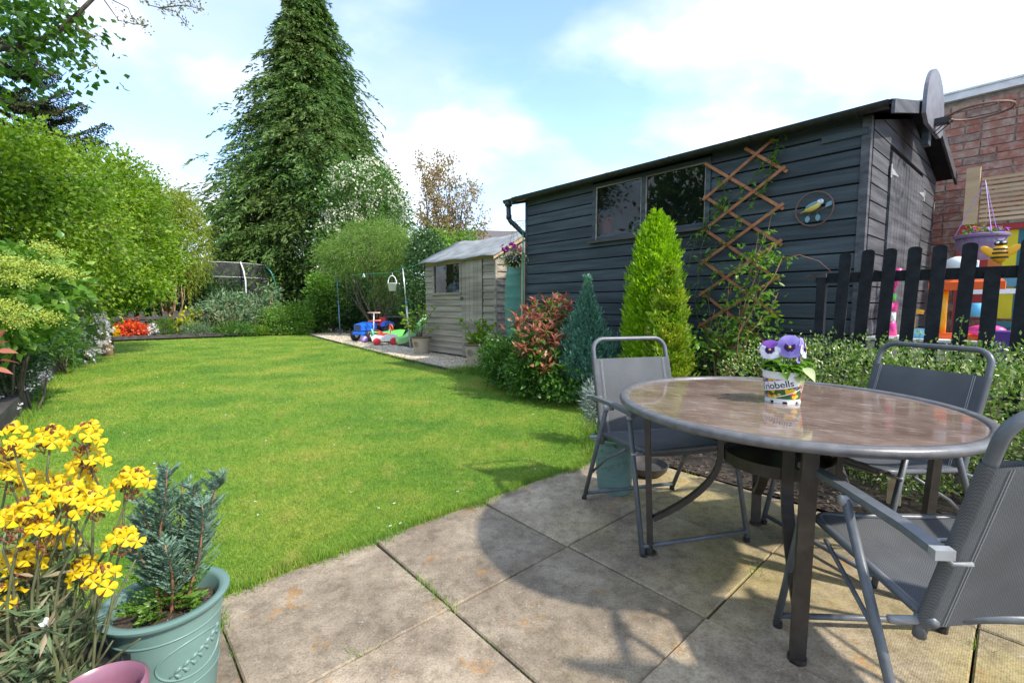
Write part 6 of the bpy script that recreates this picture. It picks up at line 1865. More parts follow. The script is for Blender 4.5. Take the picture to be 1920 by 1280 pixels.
sb = thing('sand_tray', 'lime green toy tub on the gravel edge by the scooter', 'toy', at(706, 640, 12.75).xy.to_3d() + UZ * 0.01, R(10))
m = MB(); m.lathe([(0, 0), (0.12, 0), (0.16, 0.30), (0.17, 0.30), (0.17, 0.32), (0.15, 0.32), (0.11, 0.02), (0, 0.02)], 22); m.build('tub', M['toy_green'], sb, True)
m = MB(); m.ball((0, 0, 0), 0.10, 16, 10); o = m.build('toy_ball', M['toy_lilac'], None, True); o.location = at(683, 634, 12.9).xy.to_3d() + UZ * 0.105; tag(o, 'small lilac ball on the ground before the blue tractor', 'ball')
bt = thing('metal_table', 'black metal mesh garden table in the shade behind the slide', 'table', at(765, 600, 14.2).xy.to_3d() + UZ * 0.01, R(-20))
m = MB(); m.cbox((0, 0, 0.70), (1.25, 0.7, 0.03), 0.01); m.build('tabletop', M['steel_dark'], bt)
for sx in (-1, 1):
    for sy in (-1, 1):
        m = MB(); m.tube([(sx * 0.58, sy * 0.32, 0), (sx * 0.55, sy * 0.3, 0.69)], 0.016, 8); m.build('leg', M['steel_dark'], bt)
# clothes line: two props, line, peg bag
for i, (x0, y0, Y, x1, y1, c, lab) in enumerate(((632, 520, 16.3, 638, 628, 'pole_blue', 'slim blue metal clothes prop at the corner of the gravel path'), (755, 503, 11.2, 770, 657, 'galv', 'slim grey clothes prop rising behind the tan pot'))):
    b = at(x1, y1, Y); b.z = 0; tt = at(x0, y0, Y) - b
    t = thing('clothes_prop', lab, 'clothes prop', b)
    m = MB(); m.tube([(0, 0, 0), tt * 0.55], 0.020, 8); m.build('lower_pole', M[c], t, True)
    m = MB(); m.tube([tt * 0.55, tt], 0.014, 8); m.build('upper_pole', M['pole_blue'] if i == 0 else M['galv'], t, True)
    m = MB(); m.tube([tt * 0.54, tt * 0.60], 0.026, 8); m.build('clamp', M['pole_blue'], t, True)
lp = [at(632, 522, 16.3), at(655, 517, 15.2), at(682, 514, 14.0), at(715, 512, 12.8), at(735, 511, 12.1), at(756, 503, 11.2), at(778, 498, 10.8), at(800, 489, 10.4)]
m = MB(); m.tube([p - lp[0] for p in lp], 0.007, 5); o = m.build('washing_line', M['rope_green'], None, True); o.location = lp[0]; tag(o, 'sagging green washing line strung from the small shed', 'washing line')
pg = lp[4]; t = thing('peg_basket', 'white plastic peg basket hanging on the green washing line', 'basket', pg - UZ * 0.48)
m = MB(); m.lathe([(0, 0), (0.085, 0), (0.115, 0.19), (0.13, 0.195), (0.13, 0.205), (0.105, 0.20), (0.08, 0.01), (0, 0.01)], 24); m.build('basket', M['toy_white'], t, True)
m = MB(); m.tube([(-0.11 * math.cos(a), 0, 0.20 + 0.20 * math.sin(a)) for a in np.linspace(0, PI, 14)], 0.012, 7); m.tube([(0, 0, 0.40), (0.015, 0, 0.44), (0, 0, 0.485)], 0.006, 6); m.build('handle', M['toy_white'], t, True)
m = MB(); m.tube([(0, 0, 0.02), (-0.03, 0, -0.09)], 0.012, 6); m.tube([(0, 0, 0.02), (0.03, 0, -0.09)], 0.012, 6); o = m.build('clothes_peg', M['toy_white'], None); o.location = lp[2]; tag(o, 'white peg clipped on the green washing line', 'peg')

# ================================================================== trampoline and what stands beyond the lawn
trm = thing('trampoline', 'round trampoline with a dark net and bent padded poles beyond the fence', 'trampoline', Vector((-13.1, 21.0, 0)))
TRR = 2.15
m = MB(); m.ring((0, 0, 0.58), TRR, 0.04, 48, 8); m.build('frame', M['pole_teal'], trm, True)
m = MB(); m.lathe([(TRR - 0.3, 0.60), (TRR + 0.03, 0.61)], 48); m.build('pad', M['pole_teal'], trm)
m = MB(); m.lathe([(0, 0.585), (TRR - 0.28, 0.60)], 48); m.build('mat', M['toy_black'], trm)
m = MB(); m.lathe([(TRR - 0.32, 0.62), (TRR - 0.30, 2.2), (TRR - 0.42, 2.86)], 48); nt_ = m.build('net', M['net'], trm, True)
nt_.data.polygons.foreach_set('use_smooth', [True] * len(nt_.data.polygons))
m = MB(); m.ring((0, 0, 2.87), TRR - 0.42, 0.012, 48, 5); m.ring((0, 0, 2.25), TRR - 0.30, 0.01, 48, 5); m.build('net_cord', M['pole_white'], trm, True)
for k in range(8):
    a = 2 * PI * k / 8 - PI / 2 + 0.13; d_ = Vector((math.cos(a), math.sin(a), 0))
    m = MB(); m.tube([d_ * TRR, d_ * (TRR + 0.03) + UZ * 2.1, d_ * (TRR - 0.12) + UZ * 2.55, d_ * (TRR - 0.38) + UZ * 2.9], 0.032, 8); m.build('pole', M['pole_white'] if k in (0, 1, 7) else M['pole_teal'], trm, True)
    if k % 2 == 0:
        m = MB(); m.tube([d_ * (TRR - 0.02) + UZ * 0.56, d_ * (TRR + 0.1)], 0.03, 8); m.build('leg', M['galv'], trm, True)
def house(name, label, p, w, dpt, h, rh, wall, roofm, rz, wins):
    t = thing(name, label, 'house', p, rz)
    m = MB(); m.box((0, 0, h / 2), (w, dpt, h)); m.prism([(-dpt / 2, h), (dpt / 2, h), (0, h + rh)], (0, 1, 0), (0, 0, 1), (1, 0, 0), (-w / 2, 0, 0), w); m.build('wall', wall, t, fix=True)
    for sg in (-1, 1):
        m = MB(); p0 = Vector((-w / 2 - 0.3, sg * (dpt / 2 + 0.35), h - 0.22)); q = Vector((-w / 2 - 0.3, 0, h + rh + 0.06)); m.obox(p0, (w + 0.6, 0, 0), q - p0, (0, 0, 0.12)); r_ = m.build('roof', roofm, t, fix=True)
    for x, z, ww, hh in wins:
        m = MB()
        for sx in (-1, 1): m.box((x + sx * ww / 2, -dpt / 2 - 0.03, z), (0.08, 0.08, hh + 0.08))
        for sz in (-1, 1): m.box((x, -dpt / 2 - 0.03, z + sz * hh / 2), (ww, 0.08, 0.08))
        m.box((x, -dpt / 2 - 0.03, z), (0.06, 0.07, hh))
        f = m.build('window', M['white_frame'], t)
        m = MB(); m.box((x, -dpt / 2 - 0.012, z), (ww, 0.01, hh)); m.build('pane', M['far_glass'], f)
    return t
house('house', 'pale house seen through the trampoline net beyond the fences', Vector((-18.0, 35, 0)), 9, 6, 2.5, 1.3, M['cream_wall'], M['roof_tile'], R(22), [(-3, 1.5, 1.6, 1.3), (-0.6, 1.5, 1.6, 1.3), (2.2, 1.4, 1.2, 1.4)])
house('bungalow', 'house with a grey tiled roof behind the small shed', Vector((-0.6, 33, 0)), 8, 7, 4.4, 1.7, M['cream_wall'], M['roof_tile'], R(8), [(-2, 2.2, 1.4, 1.2), (1.5, 2.2, 1.4, 1.2)])
# ================================================================== planting
def EL(px, py, Y, rx, rz, ry=None):
    """ellipsoid centred at depth Y; radii given as survey-picture sizes at that depth"""
    s = Y / FPX
    return (tuple(at(px, py, Y)), (rx * s, (ry if ry else min(rx, rz * 1.3) * s), rz * s))
def ground(p, z=0.0): return Vector((p[0], p[1], z))

# ---- hedgerow trees down the left side
def big_tree(label, base, ells, nc, per, spread, size, mat, trunk, name='hedgerow_tree', stems=12, group=None, droop=0.15, bark='dark_bark', cat='tree', sr=0.03, shoots=260, shoot_len=0.42):
    return plant(name, label, cat, base, ells, nc, per, spread, size, mat, bark, stems, sr, group, droop, (0.55, 1.02), 0.25, True, trunk=trunk, shoots=shoots, shoot_len=shoot_len)
big_tree('large lime green leafy tree overhanging the planted bed by the sleepers', at(40, 640, 7.2).xy.to_3d(),
         [EL(10, 400, 7.0, 150, 150, 1.3), EL(120, 440, 7.6, 105, 125, 1.1), EL(60, 320, 7.2, 90, 65, 0.9), EL(-60, 330, 6.5, 120, 140, 1.2)], 900, 36, 0.13, (0.070, 0.040), L['lime'], (1.3, 0.12, 0.08))
big_tree('bushy lime green tree behind the leaning trunk and pale clematis', at(200, 630, 10.2).xy.to_3d(),
         [EL(185, 415, 9.7, 85, 110, 1.3), EL(250, 455, 10.4, 60, 100, 1.1), EL(150, 480, 9.0, 80, 80, 1.0), EL(215, 350, 10.2, 62, 55, 1.0)], 850, 34, 0.15, (0.078, 0.044), L['lime'], (1.1, 0.11, 0.07))
big_tree('yellow green willow with tangled drooping leaves and tan stems at the lawn end', at(315, 600, 17.0).xy.to_3d(),
         [EL(290, 410, 17.0, 68, 70, 1.2), EL(328, 445, 17.2, 50, 76, 1.1), EL(260, 440, 16.8, 60, 95, 1.1), EL(345, 500, 17.4, 30, 42, 0.8), EL(312, 385, 17.2, 40, 28, 0.8), EL(275, 520, 17.0, 50, 36, 0.8), EL(318, 520, 17.6, 40, 28, 0.6)], 900, 30, 0.20, (0.15, 0.03), L['willow'], (0.9, 0.10, 0.06), 'willow_tree', 16, None, 0.9, 'tan_bark')
t = thing('coppiced_shrub', 'cluster of bare tan stems rising under the willow by the far fence', 'shrub', at(318, 600, 16.6).xy.to_3d())
m = MB()
for k in range(8): limb(m, (random.uniform(-0.2, 0.2), random.uniform(-0.1, 0.1), 0), (random.uniform(-0.9, 0.8), random.uniform(-0.3, 0.3), random.uniform(1.4, 2.2)), 0.028, 0.010, 0.08)
m.build('stem', M['tan_bark'], t, True)
plant('hedgerow_shrub', 'dense mid green shrubbery at the foot of the hedgerow trees', 'shrub', at(230, 620, 16.3).xy.to_3d(),
      [EL(180, 530, 15.6, 90, 55, 0.9), EL(260, 535, 16.4, 70, 40, 0.9), EL(220, 470, 16.6, 100, 80, 0.9)], 800, 15, 0.15, (0.10, 0.055), L['fresh'], stems=8)
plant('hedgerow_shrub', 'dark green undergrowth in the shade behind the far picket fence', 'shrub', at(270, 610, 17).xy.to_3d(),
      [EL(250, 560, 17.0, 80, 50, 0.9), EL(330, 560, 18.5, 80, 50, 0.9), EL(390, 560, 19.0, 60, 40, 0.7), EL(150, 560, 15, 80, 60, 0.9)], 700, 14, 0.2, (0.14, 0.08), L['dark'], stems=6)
# ---- viburnum with pale green flower plumes, nearest on the left
vb, le = plant('viburnum', 'leafy green shrub with pale yellow green flower plumes beside the sleepers', 'shrub', at(20, 730, 4.5).xy.to_3d(),
      [EL(10, 540, 4.3, 85, 75, 0.4), EL(75, 525, 4.7, 50, 55, 0.3), EL(-50, 560, 4.0, 90, 110, 0.4), EL(25, 605, 4.5, 60, 42, 0.3)], 330, 9, 0.07, (0.105, 0.068), L['fresh'], stems=9, cheap=False, zmin=0.2, droop=0.35)
for i, (px, py, Y, w, h) in enumerate(((92, 468, 4.25, 36, 20), (118, 508, 4.3, 34, 15), (60, 500, 4.0, 40, 18), (25, 520, 3.85, 30, 16), (15, 575, 3.75, 36, 20), (85, 592, 4.1, 28, 14), (25, 600, 3.8, 24, 15), (5, 490, 3.8, 24, 16))):
    c = at(px, py, Y) - vb.location; s = Y / FPX
    n = 620; d_ = rng.normal(size=(n, 3)) * np.array([w * s * 0.5, 0.05, h * s * 0.4])
    d_[:, 2] -= 0.25 * d_[:, 0]
    leaves('flower_plume', np.array(c) + d_, rdir(n) + np.array([0.4, 0, 0.1]), rng.uniform(0.012, 0.024, n), 0.011, L['panicle'], vb, cheap=True)
# red leaved shoot at the very left
ph = thing('photinia_shoot', 'shoot of long salmon red leaves at the left picture edge', 'shrub', at(-30, 760, 3.0).xy.to_3d())
m = MB(); limb(m, (0, 0, 0), Vector(at(-8, 672, 3.0)) - ph.location, 0.008, 0.004, 0.05); m.build('stem', M['red_stem'], ph, True)
rl = leaf_mesh('leaf', 0.12, 0.042, L['red'], 0.15, 0.2, 0)
for px, py, rz, ry, s in ((-4, 657, 0.0, 0.05, 1.0), (0, 676, 0.1, 0.03, 1.05), (-6, 645, -0.1, -0.3, 0.9), (-12, 690, 0.2, 0.3, 0.9), (-14, 640, 0.5, -0.9, 0.9), (-15, 668, -2.5, -0.2, 1)):
    inst(rl, ph, at(px, py, 2.98) - ph.location, (random.uniform(-0.9, 0.9), ry, rz), s)
bpy.data.objects.remove(rl)
# ---- low planting behind the sleepers
plant('border_shrub', 'dark small leaved shrub spilling over the near sleepers', 'shrub', at(50, 760, 4.6).xy.to_3d(),
      [EL(-15, 680, 4.5, 50, 60, 0.35), EL(45, 650, 5.8, 36, 42, 0.35), EL(-60, 735, 4.2, 40, 36, 0.25)], 430, 14, 0.05, (0.05, 0.022), L['dark'], stems=9, zmin=0.18)
plant('border_shrub', 'mid green border plants with grassy leaves between sleepers and clematis', 'shrub', at(120, 690, 7.2).xy.to_3d(),
      [EL(75, 630, 6.7, 42, 40, 0.4), EL(112, 650, 7.6, 26, 26, 0.35), EL(60, 610, 6.4, 45, 40, 0.4)], 300, 13, 0.08, (0.13, 0.022), L['mid'], stems=6, zmin=0.1)
dp = thing('daisy_patch', 'sprinkle of small white flowers in the bed behind the near sleepers', 'flowers', at(20, 720, 4.9).xy.to_3d())
P, O = on_ells([EL(22, 705, 4.6, 45, 30, 0.3), EL(-5, 755, 4.2, 28, 20, 0.2)], 40, (0.9, 1.1)); P = P - np.array(dp.location)
P[:, 2] = np.maximum(P[:, 2], 0.1)
leaves('flowers', np.repeat(P, 5, 0) + rng.normal(size=(len(P) * 5, 3)) * 0.012, rdir(len(P) * 5), 0.025, 0.02, L['white'], dp, cheap=True)
P, D = clumped([((0, 0, 0.15), (0.35, 0.2, 0.12))], 60, 9, 0.05, (0.3, 1), 0, 0.05); leaves('foliage', P, D, 0.05, 0.018, L['mid'], dp, cheap=True)
# ---- leaning trunk with clematis
lt = thing('leaning_tree', 'short leaning tree trunk at the lawn edge carrying pale pink clematis', 'tree', at(205, 664, 9.75).xy.to_3d())
m = MB(); o0 = Vector(lt.location)
pp_ = [Vector((0, 0, -0.03)), at(197, 640, 9.75) - o0, at(188, 618, 9.75) - o0, at(192, 600, 9.75) - o0, at(210, 570, 9.8) - o0, at(235, 520, 9.9) - o0]
m.tube(pp_, [0.10, 0.085, 0.075, 0.07, 0.05, 0.03], 9); m.build('trunk', M['tan_bark'], lt, True)
P, D = clumped([tuple((tuple(Vector(c) - o0), r)) for c, r in (EL(225, 545, 9.8, 50, 30, 0.5), EL(262, 535, 9.9, 36, 22, 0.5), EL(190, 560, 9.5, 30, 25, 0.4))], 260, 14, 0.12, (0.4, 1), 0.2)
leaves('crown', P, D, rng.uniform(0.06, 0.11, len(P)), 0.05, L['lime'], lt, cheap=True)
cl, le = plant('clematis', 'pale pink flowered clematis rambling over the border by the leaning trunk', 'climber', at(165, 665, 8.9).xy.to_3d(),
      [EL(148, 610, 8.7, 36, 42, 0.4), EL(118, 600, 8.0, 42, 45, 0.4), EL(160, 622, 9.0, 16, 26, 0.3), EL(110, 560, 7.6, 30, 25, 0.3)], 260, 12, 0.10, (0.08, 0.03), L['mid'], stems=6, zmin=0.05)
fl = []
spots = [(188, 590, 18), (195, 597, 14), (200, 612, 12), (150, 612, 14), (158, 622, 16), (145, 600, 12), (178, 606, 10), (195, 622, 16), (190, 638, 14), (183, 655, 18), (196, 645, 10), (142, 640, 10), (128, 660, 10), (120, 655, 12), (157, 672, 8), (160, 658, 8), (125, 665, 8), (85, 575, 10), (108, 570, 12), (140, 580, 14), (148, 592, 10), (105, 552, 8), (140, 650, 10)]
P = []
for px, py, k in spots:
    for j in range(int(k * 0.7)): P.append(Vector(at(px + random.gauss(0, 9), py + random.gauss(0, 7), 7.8 + (px - 100) * 0.008 + random.uniform(-0.15, 0.1))) - cl.location)
P = np.array(P); n = len(P)
P4 = np.repeat(P, 4, 0); a = np.tile(np.arange(4) * PI / 2, n) + np.repeat(rng.uniform(0, 1.5, n), 4)
X3 = unit(np.cross(rdir(n) + np.array([0, -3, 0.5]), np.array([0, 0, 1.0]))); X3 = np.repeat(X3, 4, 0); Z3 = np.array([0, -0.3, 1.0])
leaves('flowers', P4, X3 * np.cos(a)[:, None] + Z3 * np.sin(a)[:, None], 0.050, 0.040, L['pinkish'], cl, cheap=True)
# ---- far border
FBG = 'plants in the far border'
def fb_plant(name, label, px, py, Y, ells, nc, per, sp, size, mat, **k):
    return plant(name, label, k.pop('cat', 'shrub'), at(px, py, Y).xy.to_3d() + Vector((0, 0, 0.03)), ells, nc, per, sp, size, mat, group=FBG, zmin=0.06, **k)
fb_plant('azalea', 'bright orange red azalea in flower below the dark picket fence', 245, 632, 14.3, [EL(245, 618, 14.3, 27, 14, 0.35)], 130, 12, 0.06, (0.08, 0.06), L['azalea'], stems=6)
fb_plant('yellow_shrub', 'small yellow flowering plant beside the leaning trunk', 210, 636, 13.7, [EL(208, 624, 13.7, 9, 13, 0.15)], 30, 10, 0.04, (0.07, 0.05), L['yellow'], stems=4)
fb_plant('grassy_plant', 'fresh green upright bushy plant in the far border by the white flowers', 307, 632, 14.9, [EL(306, 616, 14.9, 18, 17, 0.25)], 120, 12, 0.06, (0.16, 0.016), L['fresh'], stems=6, droop=-0.8)
fb_plant('spotted_laurel', 'yellow leaved evergreen in the middle of the far border', 350, 630, 15.3, [EL(345, 610, 15.3, 20, 12, 0.3), EL(365, 598, 15.6, 16, 14, 0.3)], 80, 9, 0.08, (0.16, 0.07), L['yellowgreen'], stems=5)
fb_plant('lavender', 'low grey green lavender mound at the lawn end', 368, 634, 15.2, [EL(366, 622, 15.1, 26, 13, 0.3)], 130, 11, 0.06, (0.16, 0.014), L['budd'], stems=5, droop=-0.6)
fb_plant('white_flowers', 'little white flowered plant next to the orange red azalea', 287, 632, 14.6, [EL(287, 619, 14.6, 5, 11, 0.12)], 26, 9, 0.04, (0.06, 0.04), L['white'], stems=3)
fb_plant('buddleia', 'grey green buddleia with bare tan stems before the trampoline net', 425, 634, 15.8, [EL(420, 574, 15.9, 36, 22, 0.5), EL(393, 588, 15.7, 24, 16, 0.4), EL(452, 592, 16.0, 18, 14, 0.4)], 110, 11, 0.12, (0.20, 0.045), L['budd'], bark='tan_bark', stems=14, stem_r=0.028)
fb_plant('buddleia', 'paler grey green buddleia at the right hand end of the trampoline net', 490, 630, 16.5, [EL(478, 572, 16.6, 26, 20, 0.5), EL(505, 590, 16.8, 20, 22, 0.4), EL(513, 555, 16.9, 6, 12, 0.2)], 100, 11, 0.12, (0.19, 0.05), L['budd'], bark='tan_bark', stems=9, stem_r=0.022)
fb_plant('border_grass', 'rough olive green growth under the bare buddleia stems', 440, 634, 15.6, [EL(440, 622, 15.5, 45, 10, 0.3)], 130, 10, 0.1, (0.2, 0.02), L['mid'], stems=5, droop=-0.6)
fb_plant('lime_shrub', 'rounded light green shrub at the corner of the lawn and gravel', 540, 632, 16.3, [EL(540, 602, 16.4, 48, 30, 0.6), EL(565, 590, 16.6, 22, 20, 0.4)], 420, 14, 0.12, (0.08, 0.04), L['fresh'], stems=8)
fb_plant('low_conifer', 'low bright green spreading bush left of the rounded light green shrub', 482, 634, 15.9, [EL(482, 624, 15.8, 20, 10, 0.3)], 110, 12, 0.06, (0.09, 0.022), L['lime'], stems=4)
fb_plant('dark_shrub', 'dark green shrub between the rounded bush and the garden gate', 592, 630, 17.3, [EL(590, 600, 17.4, 22, 24, 0.4)], 170, 12, 0.12, (0.10, 0.05), L['mid'], stems=5)
# ---- great conifer
def conifer(name, label, base, prof, nspray, per, ln, lw, mat, slen, droop, rough=0.18, top=None, up=0.15, seed=3, trunk_r=0.3, inner=0.5, cat='tree', part='crown', bark='dark_bark'):
    """prof: list of (z, radius) from the ground up; drooping flat sprays on a tapering trunk"""
    t = thing(name, label, cat, base)
    zs = np.array([p[0] for p in prof]); rs = np.array([p[1] for p in prof])
    m = MB(); h = zs[-1]
    m.tube([(0, 0, -0.1), (0, 0, h * 0.5), (0, 0, h * 0.97)], [trunk_r, trunk_r * 0.55, trunk_r * 0.06], 9)
    nb = 34 if slen > 0.5 else 14
    for k in range(nb):
        z = zs[0] + (h - zs[0]) * (k + 0.5) / nb; r = np.interp(z, zs, rs) * 0.8; a = k * 2.4
        limb(m, (0, 0, z - r * 0.15), (r * math.cos(a), r * math.sin(a), z), trunk_r * 0.22, trunk_r * 0.05, 0.05, 4, 5)
    m.build('trunk', M[bark], t, True)
    # heights weighted by girth
    zz = rng.uniform(zs[0], h, nspray * 4); rr = np.interp(zz, zs, rs); keep = rng.uniform(0, rs.max(), len(zz)) < rr + 0.12 * rs.max(); zz = zz[keep][:nspray]; rr = np.interp(zz, zs, rs)
    n = len(zz); a = rng.uniform(0, 2 * PI, n)
    wob = 1 + rough * (np.sin(a * 4 + zz * 0.35 / slen + seed) * 0.5 + np.sin(a * 7 - zz * 0.5 / slen) * 0.4 + rng.normal(0, 0.5, n))
    r0 = rr * wob * rng.uniform(inner, 1.0, n) ** 0.5
    O = np.stack([np.cos(a), np.sin(a), np.zeros(n)], 1); T = np.stack([-np.sin(a), np.cos(a), np.zeros(n)], 1)
    base_p = O * np.maximum(r0 - slen * 0.75 * np.clip(rr / (0.5 * rs.max()), 0.22, 1.0), 0.01)[:, None] + np.stack([np.zeros(n), np.zeros(n), zz], 1)
    u = rng.uniform(0.05, 1.0, (n, per)); sgn = rng.choice([-1, 1], (n, per)); tilt = rng.normal(0, 0.5, n)
    sl = (slen * np.clip(rr / (0.5 * rs.max()), 0.22, 1.0) * rng.uniform(0.75, 1.15, n))
    ax = unit(O + T * rng.normal(0, 0.3, (n, 1)) + np.array([0, 0, 1.0]) * up)
    sd = unit(np.cross(ax, np.array([0, 0, 1.0])) + np.array([0, 0, 1.0]) * np.sin(tilt)[:, None] * 0.6)
    P = base_p[:, None, :] + ax[:, None, :] * (u * sl[:, None])[..., None]
    P[..., 2] -= droop * sl[:, None] * u ** 2
    spread = (1 - u * 0.75) * sl[:, None] * 0.38 * rng.uniform(0, 1, (n, per))
    P += sd[:, None, :] * (sgn * spread)[..., None]
    P[..., 2] -= np.abs(spread) * droop * 0.5
    D = ax[:, None, :] * 0.8 + sd[:, None, :] * sgn[..., None] * 0.55 + rng.normal(0, 0.22, (n, per, 3)); D[..., 2] -= droop * (0.3 + u)
    k = n * per
    leaves(part, P.reshape(k, 3), D.reshape(k, 3), rng.uniform(0.7, 1.3, k) * ln, rng.uniform(0.7, 1.3, k) * lw, mat, t, cheap=True)
    return t
cb = at(597, 600, 26).xy.to_3d()
conifer('conifer_tree', 'tall dark green cone shaped conifer towering behind the lawn', cb,
        [(0.4, 3.5), (1.4, 4.4), (3.8, 5.2), (6.2, 4.7), (9.3, 3.5), (12.3, 2.55), (15.3, 1.65), (17, 1.05), (18.4, 0.42), (19.4, 0.05)], 7600, 36, 0.25, 0.062, L['conifer'], 1.25, 0.7, 0.30, trunk_r=0.4, inner=0.35)
# dark small conifer left of it and red-brown shrub
plant('dark_yew', 'dark evergreen branches low between the willow and the conifer', 'tree', at(430, 590, 25).xy.to_3d(), [EL(425, 425, 25.0, 22, 14, 0.6), EL(450, 470, 25.5, 45, 34, 0.8), EL(420, 500, 24, 35, 26, 0.8), EL(520, 520, 24, 80, 24, 0.9)], 420, 14, 0.28, (0.28, 0.07), L['dark'], trunk=(2.0, 0.12, 0.08), stems=8, zmin=0.3)
# ---- hawthorn in blossom
hw, le = plant('hawthorn', 'pale blossoming hawthorn in front of the big conifer', 'tree', at(690, 600, 21).xy.to_3d(),
      [EL(690, 360, 21, 62, 60, 1.2), EL(650, 370, 21, 48, 55, 1.0), EL(730, 400, 21, 40, 50, 1.0), EL(620, 470, 20.6, 30, 55, 0.8), EL(670, 430, 20.6, 55, 45, 1.0)], 620, 13, 0.22, (0.14, 0.085), L['mid'], trunk=(3.2, 0.14, 0.09), stems=16, zmin=1.0, droop=0.1)
P, O = on_ells(le, 320, (0.92, 1.08)); k = 9
leaves('blossoms', np.repeat(P, k, 0) + rng.normal(size=(len(P) * k, 3)) * 0.10, rdir(len(P) * k), 0.10, 0.09, L['cream'], hw, cheap=True)
# ---- copper leaved upright tree
ct = thing('copper_tree', 'upright thin tree with sparse copper and olive leaves against the sky', 'tree', at(842, 600, 19).xy.to_3d())
o0 = Vector(ct.location); m = MB(); tips = []
for k in range(24):
    px, py = random.uniform(775, 912), random.uniform(285, 420)
    if px > 890 or px < 785: py = random.uniform(320, 420)
    q = at(px, py, 19 + random.uniform(-0.8, 0.8)) - o0
    b0 = Vector((random.gauss(0, 0.22), random.gauss(0, 0.2), random.uniform(0.2, 1.5)))
    pts = limb(m, b0, q, 0.035, 0.008, 0.05, 6, 5); tips.append(pts)
    for j in range(3):
        s_ = pts[random.randrange(2, 6)]; e = s_ + Vector((random.gauss(0, 0.4), random.gauss(0, 0.4), random.uniform(0.2, 0.8))); limb(m, s_, e, 0.012, 0.005, 0.05, 3, 4); tips.append([s_.lerp(e, f) for f in (0.3, 0.6, 1.0)])
limb(m, (0, 0, -0.05), (0.05, 0, 1.6), 0.12, 0.08, 0.02, 5, 8)
m.build('trunk', M['dark_bark'], ct, True)
P = []
for pts in tips:
    for p in pts[1:]:
        for j in range(random.randrange(18, 40)): P.append(p + Vector((random.gauss(0, 0.13), random.gauss(0, 0.13), random.gauss(0, 0.13))))
P = np.array([tuple(p) for p in P]); P = P[P[:, 2] > 2.2]
leaves('crown', P, rdir(len(P)) - np.array([0, 0, 0.3]), rng.uniform(0.08, 0.15, len(P)), rng.uniform(0.05, 0.09, len(P)), L['bronze_tree'], ct, cheap=True)
# ---- feathery tamarisk over the clothes line
plant('tamarisk', 'feathery light green shrub arching above the washing line and toys', 'shrub', at(715, 615, 15.4).xy.to_3d(),
      [EL(700, 468, 15.3, 98, 46, 0.9), EL(640, 488, 15.6, 50, 34, 0.7), EL(750, 478, 15.2, 48, 42, 0.7), EL(705, 440, 15.6, 60, 22, 0.6), EL(735, 540, 15.6, 40, 45, 0.5)], 1500, 14, 0.13, (0.17, 0.014), L['wisp'], bark='dark_bark', stems=18, stem_r=0.03, droop=0.35)
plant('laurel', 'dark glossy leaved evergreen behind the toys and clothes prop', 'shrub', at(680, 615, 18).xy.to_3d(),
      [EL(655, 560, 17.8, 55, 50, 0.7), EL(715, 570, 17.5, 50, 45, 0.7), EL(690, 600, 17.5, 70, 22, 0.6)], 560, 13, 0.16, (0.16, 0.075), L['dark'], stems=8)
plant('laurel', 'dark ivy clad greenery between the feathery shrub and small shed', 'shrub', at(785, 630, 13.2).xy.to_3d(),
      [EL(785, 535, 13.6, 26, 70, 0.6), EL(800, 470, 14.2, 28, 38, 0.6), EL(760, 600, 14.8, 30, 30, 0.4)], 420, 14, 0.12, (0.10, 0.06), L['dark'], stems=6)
plant('dogwood', 'light green leafy shrub left of the blue clothes prop', 'shrub', at(610, 625, 17.6).xy.to_3d(),
      [EL(602, 545, 17.4, 24, 32, 0.5), EL(625, 575, 17.6, 28, 28, 0.5), EL(590, 590, 18.0, 16, 22, 0.4)], 260, 13, 0.12, (0.13, 0.07), L['fresh'], stems=7)
plant('lilac_shrub', 'mid green shrub behind the small shed roof below the copper tree', 'shrub', at(830, 620, 15.8).xy.to_3d(),
      [EL(820, 462, 16.2, 30, 28, 0.7), EL(860, 455, 17.5, 26, 18, 0.6), EL(845, 500, 16, 50, 40, 0.7), EL(880, 452, 17, 14, 10, 0.4)], 300, 13, 0.14, (0.12, 0.06), L['fresh'], stems=6)
# ---- distant trees beyond everything
P, D = clumped([((x, 62 + 6 * math.sin(x), random.uniform(1, 2.4)), (4.5, 3, random.uniform(2.2, 4.0))) for x in np.arange(-75, 30, 4.5)], 2400, 10, 0.6, (0.6, 1), 0.1, 0)
o = leaves('distant_trees', P, D, 0.7, 0.4, L['mid'], None, cheap=True); tag(o, 'distant belt of trees beyond the far gardens', 'woodland', kind='stuff')
